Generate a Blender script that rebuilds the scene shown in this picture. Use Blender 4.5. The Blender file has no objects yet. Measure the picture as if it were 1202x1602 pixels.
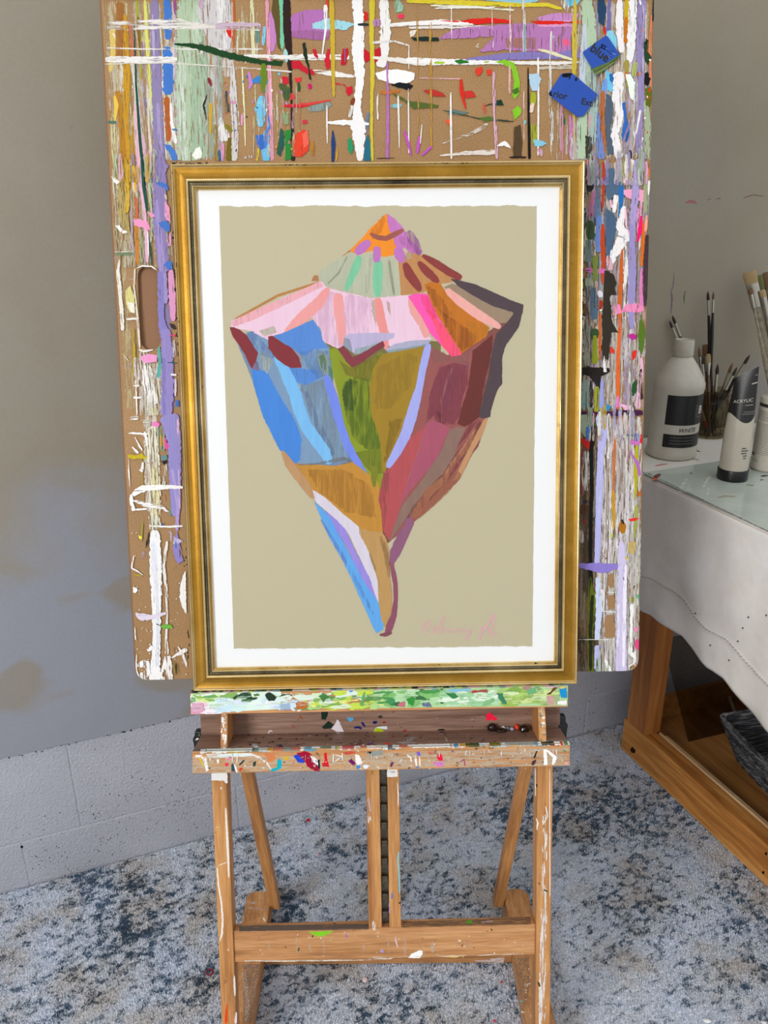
import bpy, bmesh, math, random
from mathutils import Vector, Matrix, noise
from mathutils.geometry import tessellate_polygon
from math import sin, cos, pi, atan2, radians
random.seed(7)
col = bpy.context.scene.collection
# ------------------------------------------------------------ camera solved from the photograph's vanishing points
H=1.38; PITCH=.37268; ROLL=-.00928; FPX=1284.6; CX,CY=601.,801.
fw=Vector((0,cos(PITCH),-sin(PITCH))); up0=Vector((0,sin(PITCH),cos(PITCH))); rt0=Vector((1,0,0))
rt=rt0*cos(ROLL)+up0*sin(ROLL); up=up0*cos(ROLL)-rt0*sin(ROLL)
CAM=Vector((0,0,H))
def ray(px,py): return rt*((px-CX)/FPX)-up*((py-CY)/FPX)+fw
def frame(x,y,z,o):
    m=Matrix((x,y,z)).transposed().to_4x4(); m.translation=o; return m
PSI=.01867; TAU=.24964
U=Vector((cos(PSI),sin(PSI),0)); D=Vector((-sin(PSI),cos(PSI),0)); V=Vector((0,0,1))*cos(TAU)+D*sin(TAU); B=V.cross(U)
FE=frame(U,B,V,Vector((.00007,1.05,.68615)))           # easel plane: x right, y away, z up the slope
PHI=.37217
W=Vector((cos(PHI),sin(PHI),0)); T=Vector((-sin(PHI),cos(PHI),0))
FR=frame(W,T,Vector((0,0,1)),Vector((0,0,0)))          # room axes
FW=Matrix.Identity(4)
WD=1.5422; TZ=.825; TW=1.0895
def on(F,axis,val,px,py):
    inv=F.inverted(); o=inv@CAM; d=inv.to_3x3()@ray(px,py)
    t=(val-o[axis])/d[axis]; return o+d*t
def hexc(h):
    h=h.lstrip('#'); r=[int(h[i:i+2],16)/255 for i in(0,2,4)]
    return tuple(c/12.92 if c<=.04045 else ((c+.055)/1.055)**2.4 for c in r)
def pc(h): return tuple(v**1.14 for v in hexc(h))   # paint pigment, a touch deeper than the sampled tone
# ------------------------------------------------------------ views: zoomed reference coordinates -> photo pixels
VW=dict(Z=(0,0,1),A=(150,0,2.671),B=(580,0,2.671),C=(150,250,4.005),D=(180,650,3.56),E=(860,250,4.005),F=(860,650,3.56),
 G=(280,1060,3.756),H=(580,1060,3.756),I=(340,310,2.3115),J=(340,500,4.623),K=(560,500,4.007),L=(450,740,3.434),
 M=(1000,400,4.217),O=(300,1200,3.756),P=(580,1200,3.756),Q=(0,0,3.005),R=(280,1100,10.01),S=(740,1090,7.51),X=(850,40,8.586),Y=(1000,560,5.95))
def pts(v,s):
    ox,oy,k=VW[v]; out=[]
    for p in s.split():
        a,b=p.split(','); out.append((ox+float(a)/k,oy+float(b)/k))
    return out
# ------------------------------------------------------------ mesh builder (world-space verts, baked into the part's own frame)
class M:
    def __init__(s): s.v=[]; s.f=[]; s.c=[]; s.p=[]; s.m=[]; s.s=[]; s.layer=0; s.eps=3e-6; s.pm='paint'
    def add(s,vs,fs,F=FW,c=None,par=(1,0,1),mi=0,sm=False):
        n=len(s.v); s.v+= [F@Vector(v) for v in vs]
        for f in fs:
            s.f.append([n+i for i in f]); s.c.append((c[0],c[1],c[2],1) if c else (0,0,0,0)); s.p.append(par); s.m.append(mi); s.s.append(sm)
    def bm(s,bm,F=FW,c=None,mi=0,sm=False):
        bm.verts.index_update(); s.add([v.co.copy() for v in bm.verts],[[v.index for v in f.verts] for f in bm.faces],F,c,(1,0,1),mi,sm); bm.free()
    def box(s,x,y,z,F=FW,bev=.0012,seg=2,mi=0,c=None):
        bm=bmesh.new(); bmesh.ops.create_cube(bm,size=1)
        for v in bm.verts: v.co=Vector(((x[0]+x[1])/2+v.co.x*(x[1]-x[0]),(y[0]+y[1])/2+v.co.y*(y[1]-y[0]),(z[0]+z[1])/2+v.co.z*(z[1]-z[0])))
        if bev: bmesh.ops.bevel(bm,geom=bm.edges[:],offset=bev,segments=seg,profile=.5,affect='EDGES')
        s.bm(bm,F,c,mi)
    def prism(s,outline,y0,y1,F=FW,bev=0,mi=0,seg=2,holes=()):   # outline in (x,z), extruded along y
        bm=bmesh.new(); loops=[outline]+list(holes)
        vs=[[Vector((a,b,0)) for a,b in l] for l in loops]
        flat=[bm.verts.new((p.x,y0,p.y)) for l in vs for p in l]
        tris=tessellate_polygon(vs); fr=[]
        for t in tris: fr.append(bm.faces.new([flat[i] for i in t]))
        r=bmesh.ops.extrude_face_region(bm,geom=fr)
        for g in r['geom']:
            if isinstance(g,bmesh.types.BMVert): g.co.y=y1
        bmesh.ops.recalc_face_normals(bm,faces=bm.faces[:])
        if bev:
            ed=[e for e in bm.edges if len(e.link_faces)==2 and e.calc_face_angle()>1.2]
            bmesh.ops.bevel(bm,geom=ed,offset=bev,segments=seg,profile=.5,affect='EDGES')
        s.bm(bm,F,None,mi)
    def lathe(s,prof,n=32,F=FW,c=None,mi=0,sm=True,cap=True,sx=1,sy=1):
        vs=[];fs=[]
        for r,z in prof:
            for k in range(n): a=2*pi*k/n; vs.append((r*cos(a)*sx,r*sin(a)*sy,z))
        for i in range(len(prof)-1):
            for k in range(n):
                k2=(k+1)%n; fs.append([i*n+k,i*n+k2,(i+1)*n+k2,(i+1)*n+k])
        if cap: fs.append(list(range(n))[::-1]); fs.append([(len(prof)-1)*n+k for k in range(n)])
        s.add(vs,fs,F,c,(1,0,1),mi,sm)
    def nxt(s): s.layer+=1; return s.layer*s.eps
    def ppoly(s,P,colr,F,axis,val,sgn,jit=.6,par=(1,0,1),clamp=None,step=3):
        q=[]; n=len(P); sd=random.random()*100
        for i in range(n):
            a=P[i]; b=P[(i+1)%n]; L=math.hypot(b[0]-a[0],b[1]-a[1]); k=max(1,int(L/step)); nx,ny=((b[1]-a[1])/L,-(b[0]-a[0])/L) if L>0 else (0,0)
            for j in range(k):
                t=j/k; x=a[0]+(b[0]-a[0])*t; y=a[1]+(b[1]-a[1])*t
                h=jit*(noise.noise((x*.25+sd,y*.25,0))*1.6+(random.random()-.5)*.7)
                q.append((x+nx*h,y+ny*h))
        o=val+sgn*s.nxt(); w=[]
        for x,y in q:
            p=on(F,axis,o,x,y); 
            if clamp: p=clamp(p)
            w.append(p)
        ax=[i for i in range(3) if i!=axis]
        tr=tessellate_polygon([[Vector((p[ax[0]],p[ax[1]],0)) for p in w]])
        s.add(w,[list(t) for t in tr],F,pc(colr),par,-1)
    def pstroke(s,P,wd,colr,F,axis,val,sgn,rag=.25,par=(1,0,1),clamp=None,step=2.6,taper=True):
        # wd: width or list of widths per point, in photo pixels
        if not isinstance(wd,(list,tuple)): wd=[wd]*len(P)
        C=[];L=0
        for i in range(len(P)-1):
            a,b=P[i],P[i+1]; l=math.hypot(b[0]-a[0],b[1]-a[1]); k=max(1,int(l/step))
            for j in range(k+(1 if i==len(P)-2 else 0)):
                t=j/k; C.append((a[0]+(b[0]-a[0])*t,a[1]+(b[1]-a[1])*t,wd[i]+(wd[i+1]-wd[i])*t))
        o=val+sgn*s.nxt(); n=len(C); w=[]; sd=random.random()*99
        for i,(x,y,ww) in enumerate(C):
            a=C[max(0,i-1)]; b=C[min(n-1,i+1)]; dx,dy=b[0]-a[0],b[1]-a[1]; l=math.hypot(dx,dy) or 1; nx,ny=-dy/l,dx/l
            e=min(i,n-1-i); tp=1 if not taper else min(1,(.6,.85,.97,1)[min(e,3)])
            h1=ww*.5*tp*(1+rag*(noise.noise((i*.45+sd,0,0))*1.3+random.uniform(-.5,.5)))
            h2=ww*.5*tp*(1+rag*(noise.noise((i*.45+sd,7,0))*1.3+random.uniform(-.5,.5)))
            for h in(-h1,h2):
                p=on(F,axis,o,x+nx*h,y+ny*h)
                if clamp: p=clamp(p)
                w.append(p)
        s.add(w,[[2*i,2*i+2,2*i+3,2*i+1] for i in range(n-1)],F,pc(colr),par,-1)
    def build(s,name,mats,parent=None,mtx=None,sharp=35):
        if not isinstance(mats,(list,tuple)): mats=[mats]
        Fm=mtx or (WM[parent.name] if parent else Matrix.Identity(4))
        if mtx is None and parent is None:   # top-level: origin at base centre
            xs=[v.x for v in s.v]; ys=[v.y for v in s.v]; zs=[v.z for v in s.v]
            Fm=Matrix.Translation(((min(xs)+max(xs))/2,(min(ys)+max(ys))/2,min(zs)))
        inv=Fm.inverted(); me=bpy.data.meshes.new(name)
        me.from_pydata([inv@v for v in s.v],[],s.f)
        if -1 in s.m: mats=list(mats)+[MT[s.pm]]; s.m=[len(mats)-1 if i<0 else i for i in s.m]
        for m in mats: me.materials.append(m)
        me.polygons.foreach_set('material_index',s.m); me.polygons.foreach_set('use_smooth',s.s)
        if any(c[3] for c in s.c):
            a=me.attributes.new('Col','FLOAT_COLOR','CORNER'); b=me.attributes.new('Par','FLOAT_COLOR','CORNER'); A=[];Bq=[]
            for f,c,p in zip(s.f,s.c,s.p):
                A+=list(c)*len(f); Bq+=(list(p)+[1])*len(f)
            a.data.foreach_set('color',A); b.data.foreach_set('color',Bq)
        me.update()
        if any(s.s): me.set_sharp_from_angle(angle=radians(sharp))
        o=bpy.data.objects.new(name,me); col.objects.link(o); place(o,Fm,parent); return o
WM={}
def place(o,Fm,parent):
    if parent: o.parent=parent; o.matrix_basis=WM[parent.name].inverted()@Fm
    else: o.matrix_basis=Fm
    WM[o.name]=Fm.copy()
def tag(o,label=None,cat=None,group=None,kind=None):
    if label:o['label']=label
    if cat:o['category']=cat
    if group:o['group']=group
    if kind:o['kind']=kind
    return o
def thing(name,label,cat,Fm,group=None):
    o=bpy.data.objects.new(name,None); o.empty_display_size=.05; col.objects.link(o); place(o,Fm,None); return tag(o,label,cat,group)
def text2d(txt,size,bold=False,shear=0):
    cu=bpy.data.curves.new('t','FONT'); cu.body=txt; cu.size=size; cu.shear=shear; cu.resolution_u=3
    if bold: cu.offset=size*.025
    ob=bpy.data.objects.new('t',cu); col.objects.link(ob); dg=bpy.context.evaluated_depsgraph_get()
    me=ob.evaluated_get(dg).to_mesh(); v=[(p.co.x,p.co.y) for p in me.vertices]; f=[list(p.vertices) for p in me.polygons]
    ob.evaluated_get(dg).to_mesh_clear(); bpy.data.objects.remove(ob); bpy.data.curves.remove(cu)
    return v,f
# ------------------------------------------------------------ materials
def mat(name):
    m=bpy.data.materials.new(name); m.use_nodes=True; nt=m.node_tree; nt.nodes.clear()
    o=nt.nodes.new('ShaderNodeOutputMaterial'); b=nt.nodes.new('ShaderNodeBsdfPrincipled'); nt.links.new(b.outputs[0],o.inputs[0]); return m,nt,b,o
def N(nt,t,**k):
    n=nt.nodes.new('ShaderNode'+t)
    for a,b in k.items():
        if a[0]=='_': n.inputs[a[1:].replace('_',' ')].default_value=b
        else: setattr(n,a,b)
    return n
def coords(nt,scale=(1,1,1),src='Object'):
    tc=N(nt,'TexCoord'); mp=N(nt,'Mapping'); mp.inputs['Scale'].default_value=scale; nt.links.new(tc.outputs[src],mp.inputs[0]); return mp.outputs[0]
def tex(nt,scale,detail=3,rough=.5,sc=(1,1,1),dist=0):
    n=N(nt,'TexNoise'); n.inputs['Scale'].default_value=scale; n.inputs['Detail'].default_value=detail; n.inputs['Roughness'].default_value=rough; n.inputs['Distortion'].default_value=dist
    nt.links.new(coords(nt,sc),n.inputs['Vector']); return n.outputs['Fac']
def ramp(nt,fac,stops):
    r=N(nt,'ValToRGB'); e=r.color_ramp.elements
    while len(e)<len(stops): e.new(.5)
    for el,(p,c) in zip(e,stops): el.position=p; el.color=(*(hexc(c) if isinstance(c,str) else (c,)*3),1)
    nt.links.new(fac,r.inputs[0]); return r.outputs[0]
def mix(nt,fac,a,b,bt='MIX'):
    m=N(nt,'Mix',data_type='RGBA',blend_type=bt); 
    for i,x in((0,fac),(6,a),(7,b)):
        if isinstance(x,(int,float)): m.inputs[i].default_value=x
        elif isinstance(x,str): m.inputs[i].default_value=(*hexc(x),1)
        else: nt.links.new(x,m.inputs[i])
    return m.outputs[2]
def math_(nt,op,a,b=None,c=None):
    m=N(nt,'Math',operation=op)
    for i,x in enumerate((a,b,c)):
        if x is None: continue
        if isinstance(x,(int,float)): m.inputs[i].default_value=x
        else: nt.links.new(x,m.inputs[i])
    return m.outputs[0]
def bump(nt,b,h,strength=.3,dist=.001,prev=None):
    n=N(nt,'Bump'); n.inputs['Strength'].default_value=strength; n.inputs['Distance'].default_value=dist; nt.links.new(h,n.inputs['Height'])
    if prev: nt.links.new(prev,n.inputs['Normal'])
    nt.links.new(n.outputs[0],b.inputs['Normal']); return n.outputs[0]
def painted(nt,b,base,rough=.6,prough=.42,streak=(160,160,14)):
    """overlay the brushed-paint colour attribute on a base colour, with dry-brush gaps"""
    at=N(nt,'Attribute',attribute_name='Col'); pr=N(nt,'Attribute',attribute_name='Par'); sp=N(nt,'SeparateColor'); nt.links.new(pr.outputs['Color'],sp.inputs[0])
    nv=tex(nt,1,3,.65,streak); nh=tex(nt,1,3,.65,(streak[2],streak[0],streak[0]))
    nn=mix(nt,sp.outputs[1],nv,nh)
    d=math_(nt,'SUBTRACT',sp.outputs[0],nn)           # coverage - noise
    mk=math_(nt,'MULTIPLY',d,9.); mk=math_(nt,'ADD',mk,.5); cl=N(nt,'Clamp'); nt.links.new(mk,cl.inputs[0])
    a=math_(nt,'MULTIPLY',cl.outputs[0],at.outputs['Alpha']); a=math_(nt,'MULTIPLY',a,sp.outputs[2])
    var=mix(nt,.13,at.outputs['Color'],nn,'OVERLAY')
    c=mix(nt,a,base,var); nt.links.new(c,b.inputs['Base Color'])
    r=mix(nt,a,rough,prough) if False else None
    b.inputs['Roughness'].default_value=(rough+prough)/2
    h=math_(nt,'MULTIPLY',nn,a); return h,a
def wood(name,c1,c2,c3,axis=0,scale=1.,rough=.5,grain=1.):
    m,nt,b,o=mat(name); b.inputs['Specular IOR Level'].default_value=.3; k=[70*scale]*3; k[axis]=4*scale
    g=tex(nt,1,6,.7,k,.4); k2=[380*scale]*3; k2[axis]=22*scale; f=tex(nt,1,2,.5,k2); big=tex(nt,5,2)
    c=ramp(nt,g,[(.3,c1),(.52,c2),(.72,c3)]); c=mix(nt,.45*grain,c,f,'OVERLAY'); c=mix(nt,.25,c,big,'OVERLAY')
    h,a=painted(nt,b,c,rough,.42); hh=math_(nt,'ADD',math_(nt,'MULTIPLY',f,.3),h); bump(nt,b,hh,.35,.0006); return m
def plain(name,c,rough=.5,metal=0,nz=None,bs=0,bd=.0005,amt=.15,spec=None):
    m,nt,b,o=mat(name); 
    f=tex(nt,nz or 60,4,.6); cc=mix(nt,amt,c,f,'OVERLAY'); h,a=painted(nt,b,cc,rough,rough); b.inputs['Roughness'].default_value=rough; b.inputs['Metallic'].default_value=metal
    if bs: bump(nt,b,f,bs,bd)
    return m
MT={}
def m_paint(name,streak,rough,var_=.18,bs=.8,bd=.001,hard=14.):
    m,nt,b,o=mat(name)
    at=N(nt,'Attribute',attribute_name='Col'); pr=N(nt,'Attribute',attribute_name='Par'); sp=N(nt,'SeparateColor'); nt.links.new(pr.outputs['Color'],sp.inputs[0])
    nv=tex(nt,1,4,.7,streak,.25); nh=tex(nt,1,4,.7,(streak[2],streak[0],streak[0]),.25); nn=mix(nt,sp.outputs[1],nv,nh)
    th=math_(nt,'MULTIPLY_ADD',sp.outputs[0],.36,.295); d=math_(nt,'SUBTRACT',th,nn)
    full=math_(nt,'GREATER_THAN',sp.outputs[0],.965)
    mk=math_(nt,'MULTIPLY_ADD',d,hard,.5); mk=math_(nt,'ADD',mk,full); cl=N(nt,'Clamp'); nt.links.new(mk,cl.inputs[0])
    a=math_(nt,'MULTIPLY',cl.outputs[0],sp.outputs[2]); nt.links.new(a,b.inputs['Alpha'])
    c=mix(nt,var_,at.outputs['Color'],nn,'OVERLAY'); nt.links.new(c,b.inputs['Base Color']); b.inputs['Roughness'].default_value=rough; b.inputs['Specular IOR Level'].default_value=.16
    bump(nt,b,nn,bs,bd); return m
MT['paint']=m_paint('brushed_paint',(420,420,34),.42)
MT['artpaint']=m_paint('gouache_brushwork',(170,170,20),.6,.22,.3,.0004,4.5)
MT['beech_x']=wood('beech_wood','#9a6840','#c08a58','#d2a272',0)
MT['beech_z']=wood('beech_wood_upright','#9a6438','#c48c54','#d6a268',2)
MT['beech_y']=wood('beech_wood_deep','#9a6840','#c08a58','#d2a272',1)
MT['old_wood']=wood('stained_tray_wood','#6d5143','#8d6f5f','#9f8272',0)
MT['pine_y']=wood('pine_wood','#8a4c1c','#c08240','#dba866',1,.5,.45,1.)
MT['pine_z']=wood('pine_wood_post','#8a4c20','#b0713a','#c48a4e',2,.6,.45,.6)
MT['ply']=wood('plywood','#6e4320','#9a6a35','#b98a52',1,.25,.35,.5)
MT['strip']=wood('pale_strip','#b98f62','#d2ab7c','#e0c096',1)
def m_board():
    m,nt,b,o=mat('hardboard_with_paint'); b.inputs['Specular IOR Level'].default_value=.2; f=tex(nt,600,3,.6); g=tex(nt,12,3)
    c=ramp(nt,f,[(.3,'#8c6a44'),(.5,'#9d7a52'),(.72,'#b08d64')]); c=mix(nt,.2,c,g,'OVERLAY')
    h,a=painted(nt,b,c,.75,.4); hh=math_(nt,'ADD',h,math_(nt,'MULTIPLY',f,.12)); bump(nt,b,hh,.6,.0012); b.inputs['Roughness'].default_value=.5; return m
MT['board']=m_board()
MT['board_edge']=plain('hardboard_edge','#6b4429',.8,0,200)
def m_art():
    m,nt,b,o=mat('painted_kraft_paper'); b.inputs['Specular IOR Level'].default_value=.2; f=tex(nt,900,2,.6); g=tex(nt,6,2)
    c=ramp(nt,f,[(.3,'#b3aa8b'),(.5,'#bab193'),(.7,'#c1b99c')])
    h,a=painted(nt,b,c,.8,.6,(90,90,18)); bump(nt,b,h,.25,.0004); b.inputs['Roughness'].default_value=.7; return m
MT['art']=m_art()
MT['mat']=plain('mat_board_white','#ebecec',.85,0,800,.1,.0002,.03)
def m_gold(name,c1,c2,c3,rough=.33,dark=.28):
    m,nt,b,o=mat(name); f=tex(nt,9,5,.7); f2=tex(nt,420,3,.6); 
    c=ramp(nt,f,[(.3,c1),(.5,c2),(.7,c3)]); c=mix(nt,.15,c,f2,'OVERLAY')
    w=tex(nt,26,6,.8,(1,1,1),1.2); wm=ramp(nt,w,[(dark,1.),(dark+.03,0.)]); c=mix(nt,wm,c,'#1c1510')
    # craze lines across the moulding: faint darker cells
    vo=N(nt,'TexVoronoi',feature='DISTANCE_TO_EDGE'); vo.inputs['Scale'].default_value=60; nt.links.new(coords(nt),vo.inputs['Vector'])
    vm=ramp(nt,vo.outputs['Distance'],[(0.,1.),(.012,0.)]); c=mix(nt,math_(nt,'MULTIPLY',vm,.28),c,'#4a3310')
    nt.links.new(c,b.inputs['Base Color']); b.inputs['Metallic'].default_value=.85; b.inputs['Roughness'].default_value=rough
    inv=math_(nt,'SUBTRACT',1.,wm); nt.links.new(math_(nt,'MULTIPLY',inv,.85),b.inputs['Metallic']); bump(nt,b,f2,.25,.0004); return m
MT['gold']=m_gold('antique_gold_leaf','#8f6820','#a07628','#b08638',.42,.2)
MT['gold_lip']=m_gold('bright_gold_edge','#cfae6c','#dcc084','#ecd6a0',.30,.22)
MT['gold_edge']=m_gold('worn_gold_edge','#8a6628','#b08e50','#cbb074',.36,.36)
MT['bead']=m_gold('tarnished_beading','#3a342a','#6a604a','#938668',.38,.3)
def m_glass(name,tint=(1,1,1),rough=.0,ior=1.45,smudge=None):
    m=bpy.data.materials.new(name); m.use_nodes=True; nt=m.node_tree; nt.nodes.clear(); o=N(nt,'OutputMaterial')
    t=N(nt,'BsdfTransparent'); t.inputs[0].default_value=(*tint,1); g=N(nt,'BsdfGlossy'); g.inputs['Roughness'].default_value=rough; fr=N(nt,'Fresnel'); fr.inputs[0].default_value=ior
    ge=N(nt,'NewGeometry'); ff=math_(nt,'MULTIPLY',fr.outputs[0],math_(nt,'SUBTRACT',1.,ge.outputs['Backfacing'])); mx=N(nt,'MixShader'); nt.links.new(ff,mx.inputs[0]); nt.links.new(t.outputs[0],mx.inputs[1]); nt.links.new(g.outputs[0],mx.inputs[2]); out=mx.outputs[0]
    if smudge:
        d=N(nt,'BsdfDiffuse'); d.inputs[0].default_value=(*hexc(smudge[0]),1); f=tex(nt,smudge[1],4,.7,smudge[3] if len(smudge)>3 else (1,1,1)); k=ramp(nt,f,[(smudge[2],0.),(smudge[2]+.2,.8)])
        m2=N(nt,'MixShader'); nt.links.new(k,m2.inputs[0]); nt.links.new(out,m2.inputs[1]); nt.links.new(d.outputs[0],m2.inputs[2]); out=m2.outputs[0]
    nt.links.new(out,o.inputs[0]); return m
MT['pane']=m_glass('picture_glass',(.998,.998,.998),.015,1.40)
MT['jar']=m_glass('dirty_jar_glass',(.78,.74,.62),.08,1.4,('#3a3124',80,.50,(1,1,.3)))
MT['sheet']=m_glass('dark_tinted_sheet',(.60,.58,.54),.05,1.25)
MT['white_pl']=plain('white_plastic','#c0baac',.38,0,40)
MT['white_cap']=plain('white_cap_plastic','#b4ae9f',.42,0,90,.1)
MT['black_pl']=plain('black_plastic','#0d0d0e',.35,0,60)
MT['black_label']=plain('black_label_print','#121215',.42,0,30)
MT['tube']=plain('tube_plastic','#b9b2a2',.3,0,30)
MT['metal']=plain('dark_ratchet_steel','#5e584c',.35,.8,120,.4,.001,.7)
MT['ferrule']=plain('ferrule_metal','#b9b4a8',.28,.9,120)
MT['handle_b']=plain('black_brush_handle','#191413',.3,0,90)
MT['handle_w']=plain('worn_brush_handle','#6e5540',.5,0,90,0,0,.6)
MT['handle_p']=plain('paint_caked_handle','#8d8471',.6,0,110,.4,.001,.9)
MT['br_dark']=plain('dark_bristle','#2b211b',.7,0,300,.4)
MT['br_brown']=plain('brown_bristle','#6d4f33',.7,0,300,.4)
MT['br_tan']=plain('tan_bristle','#a38a62',.8,0,300,.5)
MT['br_olive']=plain('olive_stained_bristle','#5d6035',.8,0,300,.5)
MT['card']=plain('printed_card','#0a44a2',.45,0,40)
MT['dried']=plain('dried_dark_paint','#231714',.12,0,40)
MT['red']=plain('red_plastic','#7c1428',.3,0,60); MT['flake']=plain('dry_paint_flake','#e4dedd',.5,0,60)
def m_plaster(name,c1,c2,c3,fs,bs,bd,fine=1.0,low=None):
    m,nt,b,o=mat(name); f=tex(nt,2.6,4,.55); st=tex(nt,fs,3,.55); g=tex(nt,10,3)
    c=ramp(nt,f,[(.36,c1),(.5,c2),(.66,c3)])
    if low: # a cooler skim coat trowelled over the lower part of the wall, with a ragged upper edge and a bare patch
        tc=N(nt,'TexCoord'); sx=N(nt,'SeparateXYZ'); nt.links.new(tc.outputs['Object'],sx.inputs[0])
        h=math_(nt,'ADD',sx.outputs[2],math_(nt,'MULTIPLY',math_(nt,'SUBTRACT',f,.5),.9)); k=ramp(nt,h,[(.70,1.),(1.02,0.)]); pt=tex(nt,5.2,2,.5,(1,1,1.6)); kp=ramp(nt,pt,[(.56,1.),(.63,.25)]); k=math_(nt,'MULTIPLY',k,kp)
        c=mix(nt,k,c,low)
    c=mix(nt,.06*fine,c,g,'OVERLAY'); c=mix(nt,.1*fine,c,st,'OVERLAY'); nt.links.new(c,b.inputs['Base Color']); b.inputs['Roughness'].default_value=.72; bump(nt,b,st,bs,bd); return m
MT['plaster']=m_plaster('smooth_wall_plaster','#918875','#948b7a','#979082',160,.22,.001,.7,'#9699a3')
MT['block']=m_plaster('painted_cinder_block','#b2b4be','#b8bac4','#bec0ca',210,.85,.0035)
def m_cloth():
    m,nt,b,o=mat('cotton_drop_cloth'); f=tex(nt,700,2,.5); g=tex(nt,7,4,.6); c=ramp(nt,g,[(.35,'#d6d0c8'),(.55,'#e0dcd6'),(.7,'#e6e4e2')]); c=mix(nt,.12,c,f,'OVERLAY'); painted(nt,b,c,.9,.9); b.inputs['Roughness'].default_value=.9; b.inputs['Specular IOR Level'].default_value=.1
    p=bump(nt,b,f,.3,.0006); bump(nt,b,g,.35,.02,p); return m
MT['cloth']=m_cloth()
def m_rug(name='wool_rug'):
    m,nt,b,o=mat(name)
    clump=tex(nt,1,5,.7,(52,78,52),.5); big=tex(nt,3.1,3,.5,(1,1,1),.8); mid=tex(nt,9,3,.6); fine=tex(nt,330,3,.7)
    a=math_(nt,'ADD',clump,math_(nt,'MULTIPLY',math_(nt,'SUBTRACT',big,.5),.42)); a=math_(nt,'ADD',a,math_(nt,'MULTIPLY',math_(nt,'SUBTRACT',fine,.5),.28))
    k=ramp(nt,a,[(.515,0.),(.565,.6),(.62,1.)])
    base=ramp(nt,mid,[(.35,'#d6d2d0'),(.5,'#dfe4ee'),(.68,'#e2ebfb')]); f2=ramp(nt,tex(nt,240,2,.6),[(.36,.58),(.46,.97),(.54,1.)]); base=mix(nt,.5,base,fine,'OVERLAY'); base=mix(nt,.9,base,f2,'MULTIPLY')
    dk=ramp(nt,mid,[(.3,'#12222f'),(.5,'#1c4560'),(.72,'#34587a')])
    c=mix(nt,math_(nt,'MULTIPLY',k,.92),base,dk); h,al=painted(nt,b,c,.95,.95); b.inputs['Roughness'].default_value=.95; b.inputs['Specular IOR Level'].default_value=.05
    bump(nt,b,tex(nt,260,3,.7),.8,.004); return m
MT['rug']=m_rug()
MT['floor']=plain('concrete_floor','#8a8479',.8,0,30)
def m_basket():
    m,nt,b,o=mat('woven_dark_grass'); n=tex(nt,1,5,.75,(16,12,190),.35); c=ramp(nt,n,[(.38,'#0c0c0e'),(.5,'#48494d'),(.62,'#a4a6aa')]); nt.links.new(c,b.inputs['Base Color']); b.inputs['Roughness'].default_value=.7; bump(nt,b,n,1.,.012); return m
MT['basket']=m_basket()
MT['palette']=plain('glass_palette_top','#b4bdb3',.12,0,14,0,0,.2)
MT['window_white']=plain('white_window_paint','#d8d8d4',.5)
EN=115.; WS=1.05; EXPO=0.02
# ------------------------------------------------------------ room shell
def tidy(o,k): o['kind']=k; return o
wl=M()
# block courses: height 0.22 modules read off the joints in the photo
z0s=[(-.02,.1135),(.1135,.333)]
def vj(zc,xs,z0,z1):
    for a,b in zip(xs[:-1],xs[1:]): wl.box((a+.0005,b-.0005),(WD,WD+.08),(z0+.0005,z1-.0005),FR,.003,3,0)
vj(0,[-2.4,-1.03,-.633,-.223,.2323,.70,1.1833,1.65,2.1,2.6,3.4],*z0s[0])
vj(0,[-2.4,-1.3,-.90,-.5,-.1029,.36,.80,1.21,1.67,2.1,2.6,3.4],*z0s[1])
wl.box((-2.5,3.4),(WD+.0014,WD+.1),(-.02,.40),FR,0,1,0)
# smooth coat above, with a gently uneven lower edge standing a little proud of the block
ed=[];n=160
for i in range(n+1):
    x=-2.5+5.9*i/n; ed.append((x,.331+.0035*noise.noise((x*3,1,0))+.001*noise.noise((x*20,1,0))))
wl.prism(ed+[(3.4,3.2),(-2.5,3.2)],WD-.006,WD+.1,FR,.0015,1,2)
# splatter and marks on the wall
def ell(cx,cy,rx,ry,a,n=9,j=.25):
    o=[]
    for k in range(n):
        t=2*pi*k/n; r=1+random.uniform(-j,j); x=rx*cos(t)*r;y=ry*sin(t)*r; o.append((cx+x*cos(a)-y*sin(a),cy+x*sin(a)+y*cos(a)))
    return o
wl.eps=4e-6
def speck(cx,cy,sx,sy,nn,s=(.35,1.05),colr='#26262c',val=WD):
    for _ in range(int(nn*.75)):
        x,y=random.gauss(cx,sx),random.gauss(cy,sy)+0; s_=random.uniform(*s)
        wl.layer=10; wl.ppoly(ell(x,y,s_*1.5,s_*.8,random.uniform(-1.4,.3),6),random.choice([colr,'#4b4b52','#6b6b72','#77777e']),FR,1,val,-1,0)
for c in [(150,1270,16,7,40),(195,1235,22,14,45),(240,1220,18,10,30),(275,1262,14,10,55),(310,1245,18,12,35),(78,1345,14,10,45),(160,1320,22,14,40),(60,1285,30,14,30),(110,1360,20,6,16),(385,1240,26,10,35),(450,1225,22,8,30),(520,1180,26,18,22),(300,1280,26,14,30),(220,1290,22,10,30),(180,1160,30,8,12),(915,1130,14,14,22),(940,1100,16,10,12)]: speck(*c)
for x in range(0,300,9):
    y=1185-.235*x+1.5*sin(x*.2)
    if random.random()<.8: speck(x,y+4,4,1.2,3,(.6,1.6))
for x in range(0,300,12): speck(x,1387-.27*x,6,2,1,(.6,1.2))
wl.layer=12; wl.ppoly(ell(34,1325,2.6,2.2,0),'#18181c',FR,1,WD,-1,0); wl.ppoly(ell(73,1264,1.8,1.5,0),'#222',FR,1,WD,-1,0)if False else None
WP=WD-.006
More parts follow.
